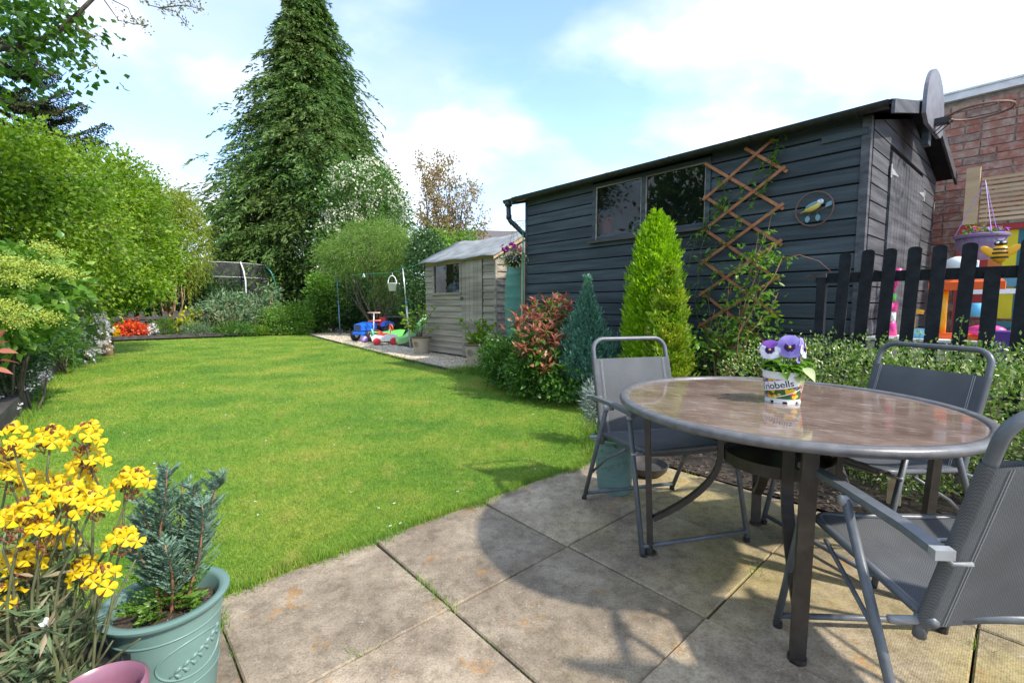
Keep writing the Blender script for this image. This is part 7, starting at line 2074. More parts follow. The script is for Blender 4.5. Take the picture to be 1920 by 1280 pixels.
# ---- spruce behind the hedgerow
spt = thing('spruce_tree', 'dark spruce with bare tipped branches rising behind the lime green tree', 'tree', at(-30, 600, 13.2).xy.to_3d())
o0 = Vector(spt.location); m = MB(); m.tube([(0, 0, 0), (0.1, 0, 5), (0.15, 0, 10.5)], [0.22, 0.15, 0.03], 8)
P = []; D = []
tipsx = [(195, 240), (150, 200), (190, 272), (120, 175), (100, 140), (70, 120), (130, 225), (170, 262), (60, 90), (40, 60), (90, 200), (110, 250), (50, 170), (20, 110), (140, 275), (60, 230)]
for px, py in tipsx:
    q = at(px, py, 13.2 + random.uniform(-1.0, 0.6)) - o0
    st = Vector((0.1, 0, q.z + random.uniform(0.2, 0.9)))
    md = st.lerp(q, 0.55) - UZ * 0.35
    pts = [st, st.lerp(md, 0.5), md, md.lerp(q, 0.5) - UZ * 0.08, q + UZ * 0.1]
    m.tube(pts, [0.05, 0.035, 0.025, 0.015, 0.006], 5)
    L_ = 10
    for j in range(26):
        f = 0.25 + 0.75 * j / 25; i0 = min(3, int(f * 4)); p = pts[i0].lerp(pts[i0 + 1], f * 4 - i0)
        for sg in (-1, 1):
            dv = (q - st).normalized(); sd = dv.cross(UZ).normalized() * sg
            ln_ = (1.05 - f) * 0.85 + 0.15; e = (dv * 0.75 + sd * 0.6 - UZ * 0.28).normalized()
            m.tube([p, p + e * ln_], [0.006, 0.003], 3, False)
            for w in np.linspace(0.05, 1, int(6 + ln_ * 20)):
                c = p + e * ln_ * w
                for _ in range(3): P.append(c); D.append(e * 0.7 + Vector(rng.normal(size=3)) * 0.6)
m.build('trunk', M['dark_bark'], spt, True)
P = np.array([tuple(p) for p in P]); D = np.array([tuple(d) for d in D])
leaves('crown', P, D, rng.uniform(0.06, 0.11, len(P)), 0.03, L['spruce'], spt, cheap=True)
# ---- maple branch hanging in from the top left
mp = thing('maple_tree', 'maple whose dark leafed branch hangs into the sky at the top corner', 'tree', Vector((-8.6, 5.4, 0)))
o0 = Vector(mp.location); m = MB()
m.tube([(0, 0, -0.1), (0.05, 0, 1.8), (0.2, 0.05, 3.2)], [0.17, 0.14, 0.10], 10)
br = [Vector((0.2, 0.05, 3.2)), at(-120, 120, 5.5) - o0, at(0, 92, 5.5) - o0, at(55, 84, 5.5) - o0, at(100, 66, 5.5) - o0, at(140, 32, 5.5) - o0, at(178, -6, 5.5) - o0, at(215, -50, 5.5) - o0]
m.tube(br, [0.09, 0.045, 0.030, 0.027, 0.024, 0.022, 0.019, 0.012], 8)
tw = [[(-40, 110), (20, 30), (45, -15)], [(60, 84), (100, 115), (145, 142), (180, 125)], [(100, 66), (140, 50), (165, 62), (182, 70)], [(30, 88), (70, 120), (110, 150), (125, 135)], [(195, 0), (222, 38), (250, 45), (278, 48)], [(255, -30), (280, 10), (300, 15), (330, 22), (350, 50)], [(190, -10), (240, 15), (250, 40)], [(300, 15), (345, 10), (382, 18)], [(140, 32), (150, 60), (182, 78)], [(0, 92), (40, 60), (90, 20)]]
for q in tw:
    pts = [at(x, y, 5.5 + random.uniform(-0.1, 0.1)) - o0 for x, y in q]
    m.tube(pts, [0.008] + [0.005] * (len(q) - 2) + [0.003], 5)
m.tube([at(215, -50, 5.5) - o0, at(255, -30, 5.5) - o0, at(310, -40, 5.5) - o0], [0.012, 0.009, 0.005], 6)
m.build('trunk', M['dark_bark'], mp, True)
P = []
for px, py, r, k in ((20, 35, 26, 100), (60, 40, 26, 100), (100, 25, 26, 110), (125, 55, 20, 70), (85, 75, 26, 100), (120, 95, 18, 60), (135, 130, 10, 22), (35, 75, 22, 70), (15, 120, 22, 60), (60, 130, 22, 50), (100, 140, 14, 24), (130, 15, 16, 50), (5, 10, 22, 80), (60, 5, 24, 80), (-40, 60, 50, 160), (-30, 140, 40, 90), (70, 160, 16, 20)):
    c = at(px, py, 5.5) - o0; s = 5.5 / FPX
    for j in range(k): P.append(c + Vector((random.gauss(0, r * s * 0.75), random.gauss(0, 0.28), random.gauss(0, r * s * 0.6))))
P = np.array([tuple(p) for p in P]); n = len(P)
D = rdir(n) * np.array([1, 1, 0.4]) + np.array([0.15, 0, -0.45])
leaves('crown', P, D, rng.uniform(0.06, 0.11, n), rng.uniform(0.05, 0.085, n), L['maple'], mp, cheap=False)
P = []
for px, py, r, k in ((232, 40, 8, 26), (255, 40, 12, 40), (272, 50, 8, 22), (228, 20, 6, 14), (300, 14, 10, 34), (325, 20, 10, 34), (340, 12, 10, 34), (372, 18, 10, 34), (347, 45, 8, 26), (270, 2, 8, 20), (360, 5, 9, 24), (175, 68, 8, 20), (178, 124, 5, 14), (318, 5, 8, 20), (172, 92, 6, 8)):
    c = at(px, py, 5.5) - o0; s = 5.5 / FPX
    for j in range(k): P.append(c + Vector((random.gauss(0, r * s * 0.6), random.gauss(0, 0.05), random.gauss(0, r * s * 0.45))))
P = np.array([tuple(p) for p in P]); n = len(P)
leaves('buds', P, rdir(n) + np.array([0.2, 0, 0.1]), rng.uniform(0.022, 0.05, n), rng.uniform(0.012, 0.02, n), L['budding'], mp, cheap=True)

# ================================================================== the bed in front of the black shed
# golden upright conifer and its smaller yellow neighbour, blue conifer
gb_ = ground((1.47, 4.72), 0); gb_.z = bed_z(gb_)
conifer('golden_conifer', 'tall bright lime green upright conifer against the black shed', gb_, [(0.02, 0.27), (0.3, 0.34), (0.75, 0.335), (1.1, 0.295), (1.4, 0.235), (1.6, 0.17), (1.75, 0.09), (1.86, 0.02)], 2300, 20, 0.045, 0.014, L['golden'], 0.13, -0.35, 0.10, up=0.9, trunk_r=0.03, inner=0.45)
gb_ = ground((1.47, 4.30), 0); gb_.z = bed_z(gb_)
conifer('yellow_conifer', 'smaller yellow tipped conifer standing before the tall lime conifer', gb_, [(0.02, 0.2), (0.3, 0.235), (0.7, 0.20), (0.95, 0.14), (1.2, 0.07), (1.34, 0.01)], 1200, 20, 0.04, 0.015, L['gold2'], 0.11, -0.3, 0.2, up=0.8, trunk_r=0.025, inner=0.45)
gb_ = ground((0.86, 5.25), 0); gb_.z = bed_z(gb_)
conifer('blue_conifer', 'blue green conifer with a thin spire beside the red leaved shrub', gb_, [(0.02, 0.42), (0.25, 0.44), (0.45, 0.40), (0.65, 0.30), (0.85, 0.19), (1.05, 0.11), (1.24, 0.05), (1.38, 0.004)], 2300, 20, 0.04, 0.011, L['bluecon'], 0.12, -0.4, 0.2, up=1.0, trunk_r=0.03, inner=0.4)
# photinia: every big leaf its own piece
pb_ = ground((0.42, 5.35), 0); pb_.z = bed_z(pb_)
pho = thing('photinia', 'photinia bush with salmon red young leaves behind the wire mesh', 'shrub', pb_)
m = MB(); shoots = []
tgt = [(975, 600, 5.3), (990, 580, 5.4), (1010, 590, 5.2), (1035, 565, 5.5), (1050, 560, 5.6), (1065, 575, 5.5), (1045, 590, 5.3), (970, 625, 5.1), (1000, 615, 5.0), (1025, 612, 5.1), (1060, 600, 5.4), (1010, 640, 5.0), (980, 650, 4.95), (1040, 635, 5.05), (1015, 665, 4.9), (1060, 630, 5.2), (1000, 560, 5.6), (1020, 690, 4.85), (965, 590, 5.4), (1040, 660, 4.95), (1055, 690, 4.85), (985, 610, 5.6), (1025, 570, 5.7)]
red_leaf = leaf_mesh('leaf', 0.13, 0.046, L['red'], 0.2, 0.22, 0); grn_leaf = leaf_mesh('leaf', 0.12, 0.055, L['mid'], 0.25, 0.2, 0)
nl = 0
for px, py, Y in tgt:
    q = at(px, py, Y) - pb_
    pts = limb(m, (random.uniform(-0.05, 0.05), random.uniform(-0.05, 0.05), -0.05), q, 0.012, 0.004, 0.12, 5, 5)
    dr_ = (pts[-1] - pts[-2]).normalized()
    red = py < 625 or random.random() < 0.25
    for j in range(12):
        f = j / 12; p = pts[-1] - dr_ * (0.20 * f)
        if nl < 290:
            src = red_leaf if (red and f < 0.75) else grn_leaf
            az = j * 2.4; el = 0.9 - f * 1.4
            inst(src, pho, p, (random.uniform(-0.4, 0.4), -el + random.uniform(-0.2, 0.2), az), random.uniform(0.7, 1.15)); nl += 1
bpy.data.objects.remove(red_leaf); bpy.data.objects.remove(grn_leaf)
m.build('stem', M['red_stem'], pho, True)
P = []; D = []
for px, py, Y in tgt[:16]:
    q = at(px, py, Y + 0.05) - pb_
    for j in range(16):
        P.append(tuple(q + Vector((random.gauss(0, 0.05), random.gauss(0, 0.05), random.gauss(-0.03, 0.05))))); D.append((random.gauss(0, 1), random.gauss(0, 1), random.gauss(0.8, 0.5)))
o = leaves('young_foliage', np.array(P), np.array(D), rng.uniform(0.07, 0.11, len(P)), 0.036, L['red'], pho); o['kind'] = 'stuff'
P, D = clumped([tuple((tuple(Vector(c) - pb_), r)) for c, r in (EL(1010, 640, 5.4, 45, 55, 0.25), EL(1040, 600, 5.6, 30, 35, 0.2))], 90, 8, 0.06, (0.3, 0.95), 0.1, 0.05)
o = leaves('foliage', P, D, rng.uniform(0.06, 0.10, len(P)), 0.04, L['mid'], pho); 
plant('bed_shrub', 'tangle of dark green foliage held back by the wire mesh', 'shrub', ground((0.3, 5.4), 0.05),
      [EL(950, 680, 5.9, 40, 36, 0.3), EL(1000, 705, 5.3, 48, 35, 0.25), EL(1055, 725, 4.95, 35, 22, 0.2), EL(930, 665, 6.4, 24, 30, 0.3)], 620, 14, 0.07, (0.055, 0.028), L['mid'], stems=8, zmin=0.06)
# wire mesh on stakes
wm = thing('wire_mesh_fence', 'low rusty wire mesh fence in front of the bed by the lawn', 'fence', G(-5.6, 4.46))
wp = [G(-5.62, 4.50), G(-5.0, 4.24), G(-4.3, 4.05), G(-3.62, 4.0), G(-3.30, 4.12), G(-2.95, 3.88)]
o0 = Vector(wm.location); m = MB()
cum = [0]
for a, b in zip(wp[:-1], wp[1:]): cum.append(cum[-1] + (b - a).length)
def along(s):
    for i in range(len(wp) - 1):
        if s <= cum[i + 1] or i == len(wp) - 2: return wp[i].lerp(wp[i + 1], (s - cum[i]) / (cum[i + 1] - cum[i]))
hm = 0.46; stp = 0.052
for k in range(int(cum[-1] / stp) + 1):
    p = along(k * stp) - o0; j = random.gauss(0, 0.004); m.tube([p + Vector((j, 0, 0.0)), p + Vector((0.03 * math.sin(k * 0.35), 0.02, hm * 0.5)), p + Vector((j, 0.0, hm + 0.015 * math.sin(k * 0.4)))], 0.0016, 3, False)
for r in range(10):
    m.tube([along(cum[-1] * i / 40) - o0 + Vector((0.015 * math.sin(i * 0.5 + r), 0, hm * r / 9 + 0.012 * math.sin(i * 0.6) * r / 9)) for i in range(41)], 0.0023, 3, False)
o = m.build('mesh', surf('galvanised_wire', (0.30, 0.27, 0.24), None, rough=0.5), wm); o['kind'] = 'stuff'
for s in (0.02, 0.55, 0.97):
    p = along(cum[-1] * s) - o0; m = MB(); m.tube([p - UZ * 0.05, p + UZ * 0.50], 0.018, 7); m.build('stake', M['grey_wood'], wm)
sv_, le = plant('silver_plant', 'silvery grey lavender beside the folding chair at the lawn corner', 'plant', ground((0.68, 3.5), 0.01), [EL(1122, 755, 3.5, 24, 34, 0.1)], 130, 10, 0.03, (0.06, 0.007), L['silver'], stems=6, droop=-0.7)
dn = thing('dandelion', 'white dandelion seed head beside the silvery plant', 'flower', ground(at(1112, 740, 3.6)))
zt_ = at(1112, 726, 3.6).z
m = MB(); m.tube([(0, 0, 0), (0.01, 0, zt_ * 0.5), (0, 0, zt_)], 0.0025, 5); m.build('stalk', M['stem'], dn)
leaves('seed_head', np.tile(np.array([[0, 0, zt_]]), (160, 1)), rdir(160), 0.018, 0.004, L['white'], dn, cheap=True)
# jasmine climbing the trellis: leaves one by one
jm = thing('jasmine', 'green climber winding up the tan trellis on the black shed', 'climber', ST(1.42, -0.25, 0.3))
o0 = Vector(jm.location); m = MB(); jl = [leaf_mesh('leaf', 0.078, 0.032, L['fresh'], 0.3, 0.2, 0), leaf_mesh('leaf', 0.070, 0.028, L['fresh'], 0.3, 0.2, 0)]
paths = [[(1.42, 0.3), (1.50, 0.7), (1.56, 1.1), (1.52, 1.5), (1.46, 1.78), (1.38, 1.92)], [(1.40, 0.35), (1.35, 0.8), (1.38, 1.2), (1.40, 1.6), (1.25, 1.95), (1.10, 2.10), (0.85, 2.35), (0.68, 2.52)], [(1.45, 0.3), (1.62, 0.6), (1.66, 1.0), (1.62, 1.35)], [(1.38, 1.5), (1.2, 1.72), (1.05, 1.80), (0.98, 1.95)], [(1.36, 1.9), (1.22, 2.1), (1.15, 2.2), (1.2, 2.35)], [(0.9, 2.0), (0.8, 2.2), (0.72, 2.42), (0.66, 2.64)], [(1.4, 0.3), (1.3, 0.55), (1.22, 0.9), (1.25, 1.25)], [(1.45, 1.0), (1.3, 1.15), (1.2, 1.35), (1.18, 1.5)], [(1.6, 0.3), (1.72, 0.5), (1.70, 0.8)]]
nl = 0
for q in [paths[i] for i in (4, 1, 5, 3, 0, 2, 7, 6, 8)]:
    pts = [ST(t_, -0.06 - random.uniform(0, 0.05) - max(0, 0.16 - z_ * 0.1), z_) - o0 for t_, z_ in q]
    fine = []
    for a, b in zip(pts[:-1], pts[1:]):
        for f in np.linspace(0, 1, 5)[:-1]: fine.append(a.lerp(b, f) + Vector((random.gauss(0, 0.012), random.gauss(0, 0.012), random.gauss(0, 0.012))))
    fine.append(pts[-1]); m.tube(fine, 0.0035, 5)
    for p in fine[1:]:
        z_ = p.z + 0.3
        for _ in range(random.choice((1, 2, 3)) + (1 if z_ > 1.7 else 0)):
            if nl < 295:
                inst(jl[nl % 2], jm, p + Vector((random.gauss(0, 0.03), random.gauss(0, 0.02), random.gauss(0, 0.03))), (random.uniform(-0.7, 0.7), random.uniform(-0.4, 0.9), random.uniform(0, 2 * PI)), random.uniform(0.7, 1.15)); nl += 1
m.build('stem', M['stem'], jm, True)
for o in jl: bpy.data.objects.remove(o)
P, D = clumped([tuple((tuple(ST(t_, s_, z_) - o0), r)) for t_, s_, z_, r in ((1.5, -0.28, 0.62, (0.22, 0.14, 0.30)), (1.35, -0.35, 0.5, (0.3, 0.16, 0.22)), (1.62, -0.25, 0.85, (0.10, 0.1, 0.30)))], 120, 9, 0.05, (0.4, 1.0), 0.1, -0.1)
leaves('foliage', P, D, rng.uniform(0.045, 0.075, len(P)), 0.026, L['mid'], jm)
# climbing rose in front of the trellis
ro = thing('climbing_rose', 'loose light green rose bush in front of the trellis', 'shrub', ST(0.95, -0.55, 0.16))
o0 = Vector(ro.location); m = MB(); rl = [leaf_mesh('leaf', 0.058, 0.034, L['fresh'], 0.25, 0.2, 0.1), leaf_mesh('leaf', 0.05, 0.03, L['hedge'], 0.25, 0.2, 0.1)]
nl = 0
for t_, s_, z_ in ((0.72, -0.30, 1.75), (0.58, -0.35, 1.62), (0.50, -0.35, 1.50), (0.85, -0.3, 1.55), (0.65, -0.4, 1.35), (0.95, -0.35, 1.3), (0.62, -0.3, 1.9), (1.05, -0.4, 1.05), (0.75, -0.45, 1.1), (0.60, -0.45, 1.0), (0.9, -0.5, 0.9), (1.1, -0.45, 0.85), (0.5, -0.4, 1.2), (0.75, -0.35, 1.45)):
    q = ST(t_, s_, z_) - o0; pts = limb(m, (random.gauss(0, 0.04), random.gauss(0, 0.04), -0.1), q, 0.007, 0.003, 0.10, 8, 5)
    for p in pts[3:]:
        for g_ in range(2):
            az = random.uniform(0, 2 * PI); e = Vector((math.cos(az), math.sin(az), 0.15)) * 0.07
            for j in range(5):
                if nl < 295 and random.random() < 0.72:
                    c = p + e * (0.5 + 0.25 * (j // 2 + (j == 4))); inst(rl[nl % 2], ro, c, (random.uniform(-0.5, 0.5), random.uniform(-0.2, 0.5), az + (0 if j == 4 else (1 if j % 2 else -1) * 1.0)), random.uniform(0.75, 1.15)); nl += 1
m.tube([ST(0.5, -0.35, 1.5) - o0, ST(0.38, -0.3, 1.52) - o0, ST(0.24, -0.28, 1.46) - o0, ST(0.14, -0.3, 1.36) - o0], [0.005, 0.004, 0.003, 0.002], 5)
m.build('stem', M['red_stem'], ro, True)
for o in rl: bpy.data.objects.remove(o)
P, D = clumped([tuple((tuple(ST(t_, s_, z_) - o0), r)) for t_, s_, z_, r in ((0.75, -0.4, 0.95, (0.28, 0.15, 0.28)), (0.65, -0.36, 1.45, (0.2, 0.1, 0.2)), (0.95, -0.45, 0.7, (0.3, 0.16, 0.22)))], 110, 8, 0.06, (0.4, 1.0), 0.1, 0.0)
leaves('foliage', P, D, rng.uniform(0.04, 0.065, len(P)), 0.032, L['fresh'], ro)
# low timber edging board behind the hedge
m = MB(); m.obox(G(-2.6, 4.28, 0.0), E1 * 1.7, E2 * 0.04, UZ * 0.34); o = m.build('timber_board', M['grey_wood'], None, fix=True); tag(o, 'weathered board retaining the soil below the trellis', 'board')
# clipped hedge
hg = thing('clipped_hedge', 'small leaved evergreen hedge below the black picket fence', 'hedge', G(-0.2, 3.5)); hg['kind'] = 'thing'
o0 = Vector(hg.location); he = []
for i in range(13):
    a = -1.15 + 0.25 * i
    he.append((tuple(G(a, 3.42 + 0.06 * math.sin(i * 1.7), 0.42 + 0.02 * math.sin(i * 2.3)) - o0), (0.30, 0.42, 0.40 + 0.03 * math.sin(i * 1.3))))
    he.append((tuple(G(a, 3.85, 0.55) - o0), (0.26, 0.25, 0.30)))
P, D = clumped(he, 2900, 14, 0.035, (0.85, 1.04), -0.25, 0.03)
leaves('foliage', P, D, rng.uniform(0.018, 0.032, len(P)), rng.uniform(0.010, 0.017, len(P)), L['hedge'], hg, 0.15)
m = MB()
for k in range(90):
    a = random.uniform(-1.2, 1.9); p = G(a, random.uniform(3.3, 3.6), 0) - o0; q = G(a + random.gauss(0, 0.2), random.uniform(3.1, 3.9), random.uniform(0.45, 0.80)) - o0; limb(m, p, q, 0.008, 0.002, 0.06, 4, 4)
m.build('stem', M['dark_bark'], hg)
# upright shoots above the hedge
m = MB(); P = []; D = []
for px, py, Y in ((1805, 600, 2.6), (1460, 640, 3.1), (1535, 650, 3.0), (1565, 645, 3.0), (1660, 640, 2.9), (1700, 640, 2.75), (1725, 625, 2.7), (1860, 660, 2.4), (1910, 655, 2.3), (1490, 655, 3.05), (1610, 650, 2.9), (1885, 670, 2.3), (1770, 650, 2.6), (1435, 655, 3.2)):
    q = at(px, py, Y) - o0; b0 = Vector((q.x + random.gauss(0, 0.03), q.y + 0.03, 0.62)); pts = limb(m, b0, q, 0.003, 0.0012, 0.04, 6, 4)
    for p in pts:
        for j in range(7): P.append(p + Vector((random.gauss(0, 0.012), random.gauss(0, 0.012), random.gauss(0, 0.012)))); D.append(Vector(rng.normal(size=3)) + UZ * 0.5)
m.build('shoot', M['stem'], hg)
leaves('shoot_leaves', np.array([tuple(p) for p in P]), np.array([tuple(d) for d in D]), rng.uniform(0.018, 0.03, len(P)), 0.013, L['hedge'], hg)
# plants in the pots
ps = Vector((GP2.x, GP2.y, GP2.z + 0.28))
t = thing('pot_plant', 'low leafy plant growing in the sage pot behind the chair', 'plant', ps)
P, D = clumped([((0, 0, 0.05), (0.09, 0.09, 0.05))], 36, 7, 0.02, (0.4, 1), -0.2, 0.0); leaves('foliage', P, D, 0.05, 0.025, L['fresh'], t)
m = MB(); m.tube([(0, 0, -0.02), (0.01, 0, 0.06)], 0.004, 5); m.build('stem', M['stem'], t)
for i, (tpp, lab, px, py) in enumerate(((TP1, 'yellow green leafy stems in the tan pot near the slide', 785, 600), (TP2, 'bushy fresh green hydrangea in the tan pot by the door', 895, 622))):
    b = Vector((tpp.x, tpp.y, tpp.z + 0.335)); t = thing('pot_plant', lab, 'plant', b); m = MB(); P = []; D = []; Y = tpp.y; lm = []
    for k in range(13):
        q = at(px + random.uniform(-38, 38) * (0.8 if i else 1), py + random.uniform(-26, 24), Y + random.uniform(-0.15, 0.15)) - b
        if i == 0 and k < 4: q = at((752, 792, 775, 830)[k], (588, 583, 595, 605)[k], Y) - b
        pts = limb(m, (random.gauss(0, 0.04), random.gauss(0, 0.04), -0.02), q, 0.007, 0.004, 0.06, 4, 5)
        for p in pts[2:]:
            for j in range(7 if i else 5): P.append(p + Vector((random.gauss(0, 0.025), random.gauss(0, 0.025), random.gauss(0, 0.02)))); D.append(Vector(rng.normal(size=3)) * Vector((1, 1, 0.4)) + UZ * 0.3) if False else D.append(Vector((random.gauss(0, 1), random.gauss(0, 1), random.gauss(0.3, 0.4))))
    m.build('stem', M['stem'], t, True)
    leaves('foliage', np.array([tuple(p) for p in P]), np.array([tuple(d) for d in D]), rng.uniform(0.06, 0.11, len(P)), rng.uniform(0.04, 0.06, len(P)), L['lime'], t)

# blue green conifer in the near pot
pc_ = Vector((GP.x - 0.005, GP.y + 0.01, GP.z + 0.25))
jc = thing('dwarf_conifer', 'feathery blue green dwarf conifer growing in the near sage pot', 'shrub', pc_)
m = MB(); Pg = []; Dg = []; Pb = []; Db = []
stems_ = [(-0.02, 0.03, 0.36), (0.03, -0.01, 0.40), (0.07, 0.03, 0.34), (-0.07, 0.02, 0.30), (0.11, 0.0, 0.30), (0.0, 0.08, 0.33), (0.13, 0.05, 0.36), (-0.11, 0.05, 0.24), (0.05, -0.06, 0.22), (-0.05, -0.05, 0.22)]
for sx, sy, sz in stems_:
    pts = limb(m, (sx * 0.25, sy * 0.25, -0.02), (sx, sy, sz), 0.005, 0.0015, 0.05, 8, 6)
    for j in range(76):
        f = random.uniform(0.18, 1.0); i0 = min(7, int(f * 8)); p = pts[i0].lerp(pts[i0 + 1], f * 8 - i0)
        az = random.uniform(0, 2 * PI); ln_ = (0.030 + 0.06 * (1 - f)) * random.uniform(0.6, 1.2); e = Vector((math.cos(az) * 0.75, math.sin(az) * 0.75, 0.7)).normalized()
        sd = e.cross(UZ).normalized() if abs(e.z) < 0.95 else Vector((1, 0, 0))
        for w in np.linspace(0.1, 1, 8):
            for sg in (-1, 1):
                c = p + e * ln_ * w; d_ = e * 0.9 + sd * sg * 0.8 * (1.1 - w * 0.6)
                (Pb if f > 0.30 else Pg).append(tuple(c)); (Db if f > 0.30 else Dg).append(tuple(d_))
m.build('stem', surf('twig_red_brown', (0.20, 0.09, 0.045), (0.30, 0.15, 0.08), 30, 0.7), jc, True)
leaves('foliage', np.array(Pb), np.array(Db), rng.uniform(0.010, 0.019, len(Pb)), 0.0042, L['glauc'], jc, cheap=True)
# flat green fans low down
for k in range(26):
    az = random.uniform(0, 2 * PI); r0 = random.uniform(0.01, 0.04); p = Vector((r0 * math.cos(az), r0 * math.sin(az), random.uniform(-0.01, 0.05))); e = Vector((math.cos(az), math.sin(az), random.uniform(-0.1, 0.6))).normalized(); sd = e.cross(UZ).normalized()
    ln_ = random.uniform(0.05, 0.095)
    for w in np.linspace(0.1, 1, 12):
        for sg in (-1, 1):
            for q in np.linspace(0.2, 1, 4):
                c = p + e * ln_ * w + sd * sg * q * ln_ * 0.34 * (1.05 - w); Pg.append(tuple(c - UZ * 0.012 * w)); Dg.append(tuple(e * 0.7 + sd * sg * 0.7))
leaves('fan_foliage', np.array(Pg), np.array(Dg), rng.uniform(0.009, 0.016, len(Pg)), 0.0048, L['fresh'], jc, cheap=True)
for i, (px, py) in enumerate(((305, 1145), (285, 1155), (362, 1085))):
    b = Vector((GP.x + (0.02, -0.01, 0.075)[i], GP.y + (-0.085, -0.075, -0.02)[i], GP.z + 0.252)); t = thing('seedling', ('narrow green seedling leaning in the near sage pot', 'flat green seedling lying in the near sage pot', 'tiny curled shoot in the compost at the rim of the sage pot')[i], 'seedling', b)
    lf = leaf_mesh('leaf', 0.05, 0.010, L['fresh'], 0.1, 0.2, 0); lf.parent = t; lf.rotation_euler = (0.2, (-1.1, -0.15, -1.0)[i], (0.5, 2.6, 1.2)[i])

# ---- wallflower in the corner
WB = Vector((-1.05, 0.98, 0.0))
wf = thing('wallflower', 'tall yellow wallflower in bloom beside the near sage pot', 'flower', WB)
m = MB(); m.lathe([(0, 0.005), (0.10, 0.005), (0.13, 0.22), (0.137, 0.225), (0.137, 0.24), (0.12, 0.24), (0.115, 0.20)], 36); m.build('pot', M['black_plastic'], wf, True)
fm = MB()
for k in range(4):
    a = k * PI / 2; dx, dy = Vector((math.cos(a), math.sin(a), 0)), Vector((-math.sin(a), math.cos(a), 0))
    n = 7; b = len(fm.v); vs = [Vector((0, 0, 0))]
    for i in range(n + 1):
        th = -1.15 + 2.3 * i / n; r = 0.0122 * (1 - 0.12 * (abs(th) / 1.15) ** 2)
        vs.append(dx * (0.003 + r * math.cos(th * 0.62)) + dy * (r * math.sin(th * 0.62) * 1.1) + UZ * (0.0035 * math.cos(th * 2.2) - 0.001))
    fm.add(vs, [(0, 1 + i, 2 + i) for i in range(n)])
flo = fm.build('floret', L['yellow'], None, True)
heads = [(120, 925), (175, 935), (10, 880), (110, 1000), (190, 1075), (40, 1085), (20, 812), (22, 838), (95, 812), (160, 805), (163, 850), (150, 880), (235, 893), (255, 890), (60, 897), (130, 920), (100, 908), (45, 950), (75, 985), (20, 965), (228, 1000), (15, 1048), (70, 1052), (150, 1060), (45, 1040), (5, 1108), (32, 1196), (150, 922)]
nf = 0; st = MB()
for px, py in heads:
    Y = 0.95 + random.uniform(-0.08, 0.10) + (0.06 if px > 200 else 0)
    c = at(px, py, Y) - WB
    sb_ = Vector((c.x * 0.35 + random.gauss(0, 0.02), c.y * 0.3 + random.gauss(0, 0.02), 0.22))
    limb(st, sb_, c - UZ * 0.01, 0.0034, 0.0020, 0.08, 7, 6)
    hm_ = MB()
    for k in range(12):
        a = random.uniform(0, 2 * PI); r = random.uniform(0, 0.012); hm_.ball((r * math.cos(a), r * math.sin(a), random.uniform(0.006, 0.016)), (0.003, 0.003, 0.0055), 6, 5)
    for k in range(9):
        a = random.uniform(0, 2 * PI); r = random.uniform(0.006, 0.022); z_ = -random.uniform(0.02, 0.05)
        hm_.tube([(0, 0, z_ - 0.012), (r * math.cos(a), r * math.sin(a), z_)], [0.0009, 0.0012], 4); hm_.ball((r * math.cos(a), r * math.sin(a), z_), (0.0028, 0.0028, 0.0045), 6, 4)
    hd = hm_.build('flower_head', L['brownbud'], wf); hd.location = c
    hd.rotation_euler = (random.gauss(0, 0.15), random.gauss(0, 0.15), 0)
    k = 9 if py < 1070 else 6
    for j in range(k):
        if nf >= 299: break
        th = j * 2.4; ring = 0.008 + 0.021 * ((j + 0.5) / k) ** 0.6
        q = Vector((ring * math.cos(th), ring * math.sin(th), 0.018 - 0.040 * (ring / 0.029) ** 2 + random.gauss(0, 0.002)))
        nn = (Vector((math.cos(th) * ring * 34, math.sin(th) * ring * 34, 0.9)) + Vector((0.1, -0.45, 0)) + Vector(rng.normal(size=3)) * 0.22).normalized()
        e = nn.to_track_quat('Z', 'Y').to_euler()
        inst(flo, hd, q, e, random.uniform(0.85, 1.15)); nf += 1
bpy.data.objects.remove(flo)
for k in range(26):
    a = random.uniform(0, 2 * PI); r = random.uniform(0.02, 0.20); h_ = random.uniform(0.30, 0.58)
    limb(st, (0.03 * math.cos(a), 0.03 * math.sin(a), 0.2), (r * math.cos(a), r * math.sin(a), h_), 0.005, 0.002, 0.08, 5, 5)
st.build('stem', surf('wallflower_stem', (0.06, 0.065, 0.03), (0.13, 0.14, 0.06), 20, 0.8), wf, True)
P = []; D = []
for k in range(300):
    a = random.uniform(0, 2 * PI); r = 0.165 * math.sqrt(random.random()); z = random.uniform(0.26, 0.60) - r * 0.4
    if random.random() < 0.35: z = random.uniform(0.28, 0.45)
    c = Vector((r * math.cos(a) - 0.07, r * math.sin(a) - 0.05, z))
    for j in range(9):
        az = random.uniform(0, 2 * PI); P.append(tuple(c)); D.append((math.cos(az), math.sin(az), random.uniform(-0.15, 0.9)))
leaves('foliage', np.array(P), np.array(D), rng.uniform(0.035, 0.065, len(P)), rng.uniform(0.006, 0.010, len(P)), L['olive'], wf)
wd_ = thing('woody_sprig', 'pale sprig with a tiny white flower in front of the mauve pot', 'plant', Vector((-0.86, 0.80, 0.0)))
m = MB(); limb(m, (0, 0, 0), (0.0, 0.0, 0.50), 0.005, 0.002, 0.04, 6, 5); m.build('stem', M['stem'], wd_)
c = np.tile(np.array([[0, 0, 0.5]]), (22, 1)); leaves('foliage', c, rdir(22) + np.array([0, 0, 0.2]), 0.045, 0.008, L['olive'], wd_)
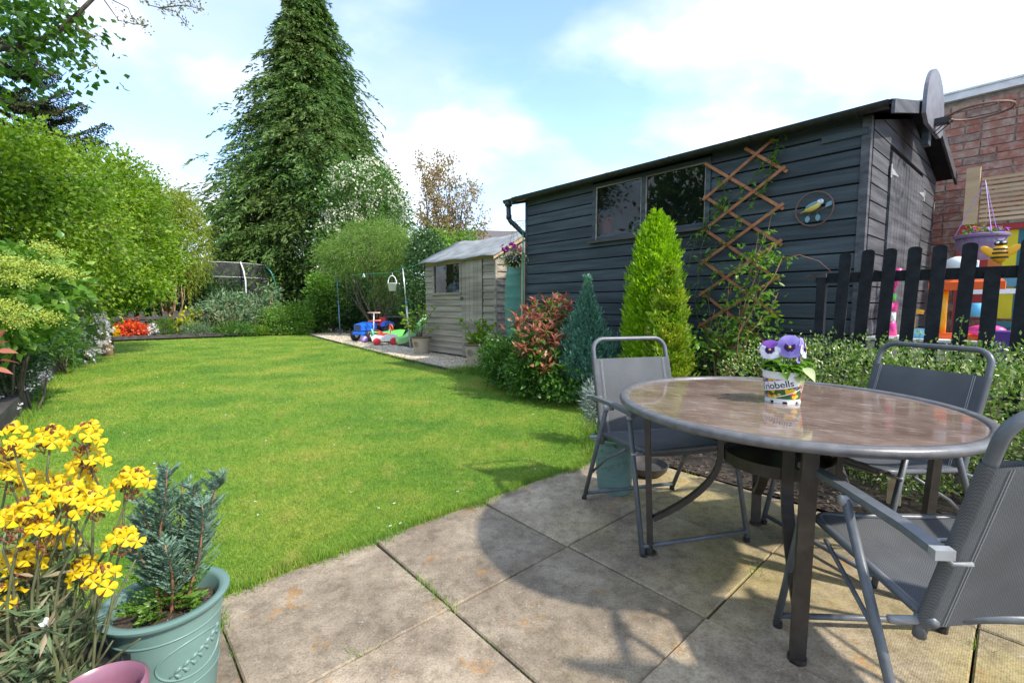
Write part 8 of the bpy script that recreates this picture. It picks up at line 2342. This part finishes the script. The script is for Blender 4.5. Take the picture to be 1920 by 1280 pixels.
leaves('flower', np.tile(np.array([[0, 0, 0.51]]), (14, 1)), rdir(14) + np.array([0, 0, 0.8]), 0.014, 0.008, L['white'], wd_, cheap=True)

# ---- garden trees beside and behind the viewer on the left: they show in the shed's panes
for i, (x, y, h) in enumerate(((-9.5, 1.6, 7.0), (-11.5, -2.2, 8.5), (-8.5, -5.5, 7.5))):
    plant('boundary_tree', ('leafy tree of the left boundary mirrored in the black shed window', 'taller leafy tree further back on the left boundary', 'leafy tree at the house end of the left boundary')[i], 'tree', (x, y, 0),
          [((x, y, h * 0.6), (2.0, 2.0, h * 0.38)), ((x + 0.6, y + 0.8, h * 0.45), (1.7, 1.7, h * 0.3))], 420, 12, 0.3, (0.24, 0.14), L['mid'], trunk=(h * 0.35, 0.16, 0.1), stems=10, zmin=0.4, group='boundary trees on the left')

n = 34; d = np.exp(rng.uniform(math.log(2.2), math.log(9), n)); az = rng.uniform(R(-50), R(8), n); X, Y = d * np.sin(az), d * np.cos(az); ok = inside(lawn_pts, X, Y); X, Y = X[ok], Y[ok]
C = np.repeat(np.stack([X, Y, np.full(len(X), 0.022)], 1), 5, 0)
o = leaves('fallen_petals', C, rdir(len(C)) * np.array([1, 1, 0.3]), 0.009, 0.006, L['white'], None, cheap=True); tag(o, 'tiny white daisies and fallen petals dotted over the lawn', 'petals', kind='stuff')

for i, (x, y) in enumerate(((-6.4, 3.0), (-5.2, 1.2))):
    plant('border_shrub', ('rounded green shrub in the bed just left of the picture edge', 'rounded green shrub at the house end of the sleeper bed')[i], 'shrub', (x, y, 0.1), [((x, y, 0.75), (0.8, 0.8, 0.65))], 220, 14, 0.1, (0.08, 0.04), L['fresh'], stems=6, zmin=0.15, group='shrubs by the house end of the bed')
# leaves, petals and plumes too many to count stay joined: mark them
for o in COL.objects:
    if o.type == 'MESH' and o.parent is not None and 'category' not in o:
        b = o.name.split('.')[0]
        if b in ('buds', 'flower_plume', 'blossoms', 'flowers', 'purple_flowers', 'crimson_flowers', 'pink_flowers', 'foliage', 'fan_foliage', 'shoot_leaves', 'crumbs', 'seed_head', 'shoot', 'stitching', 'flower'):
            o['kind'] = 'stuff'
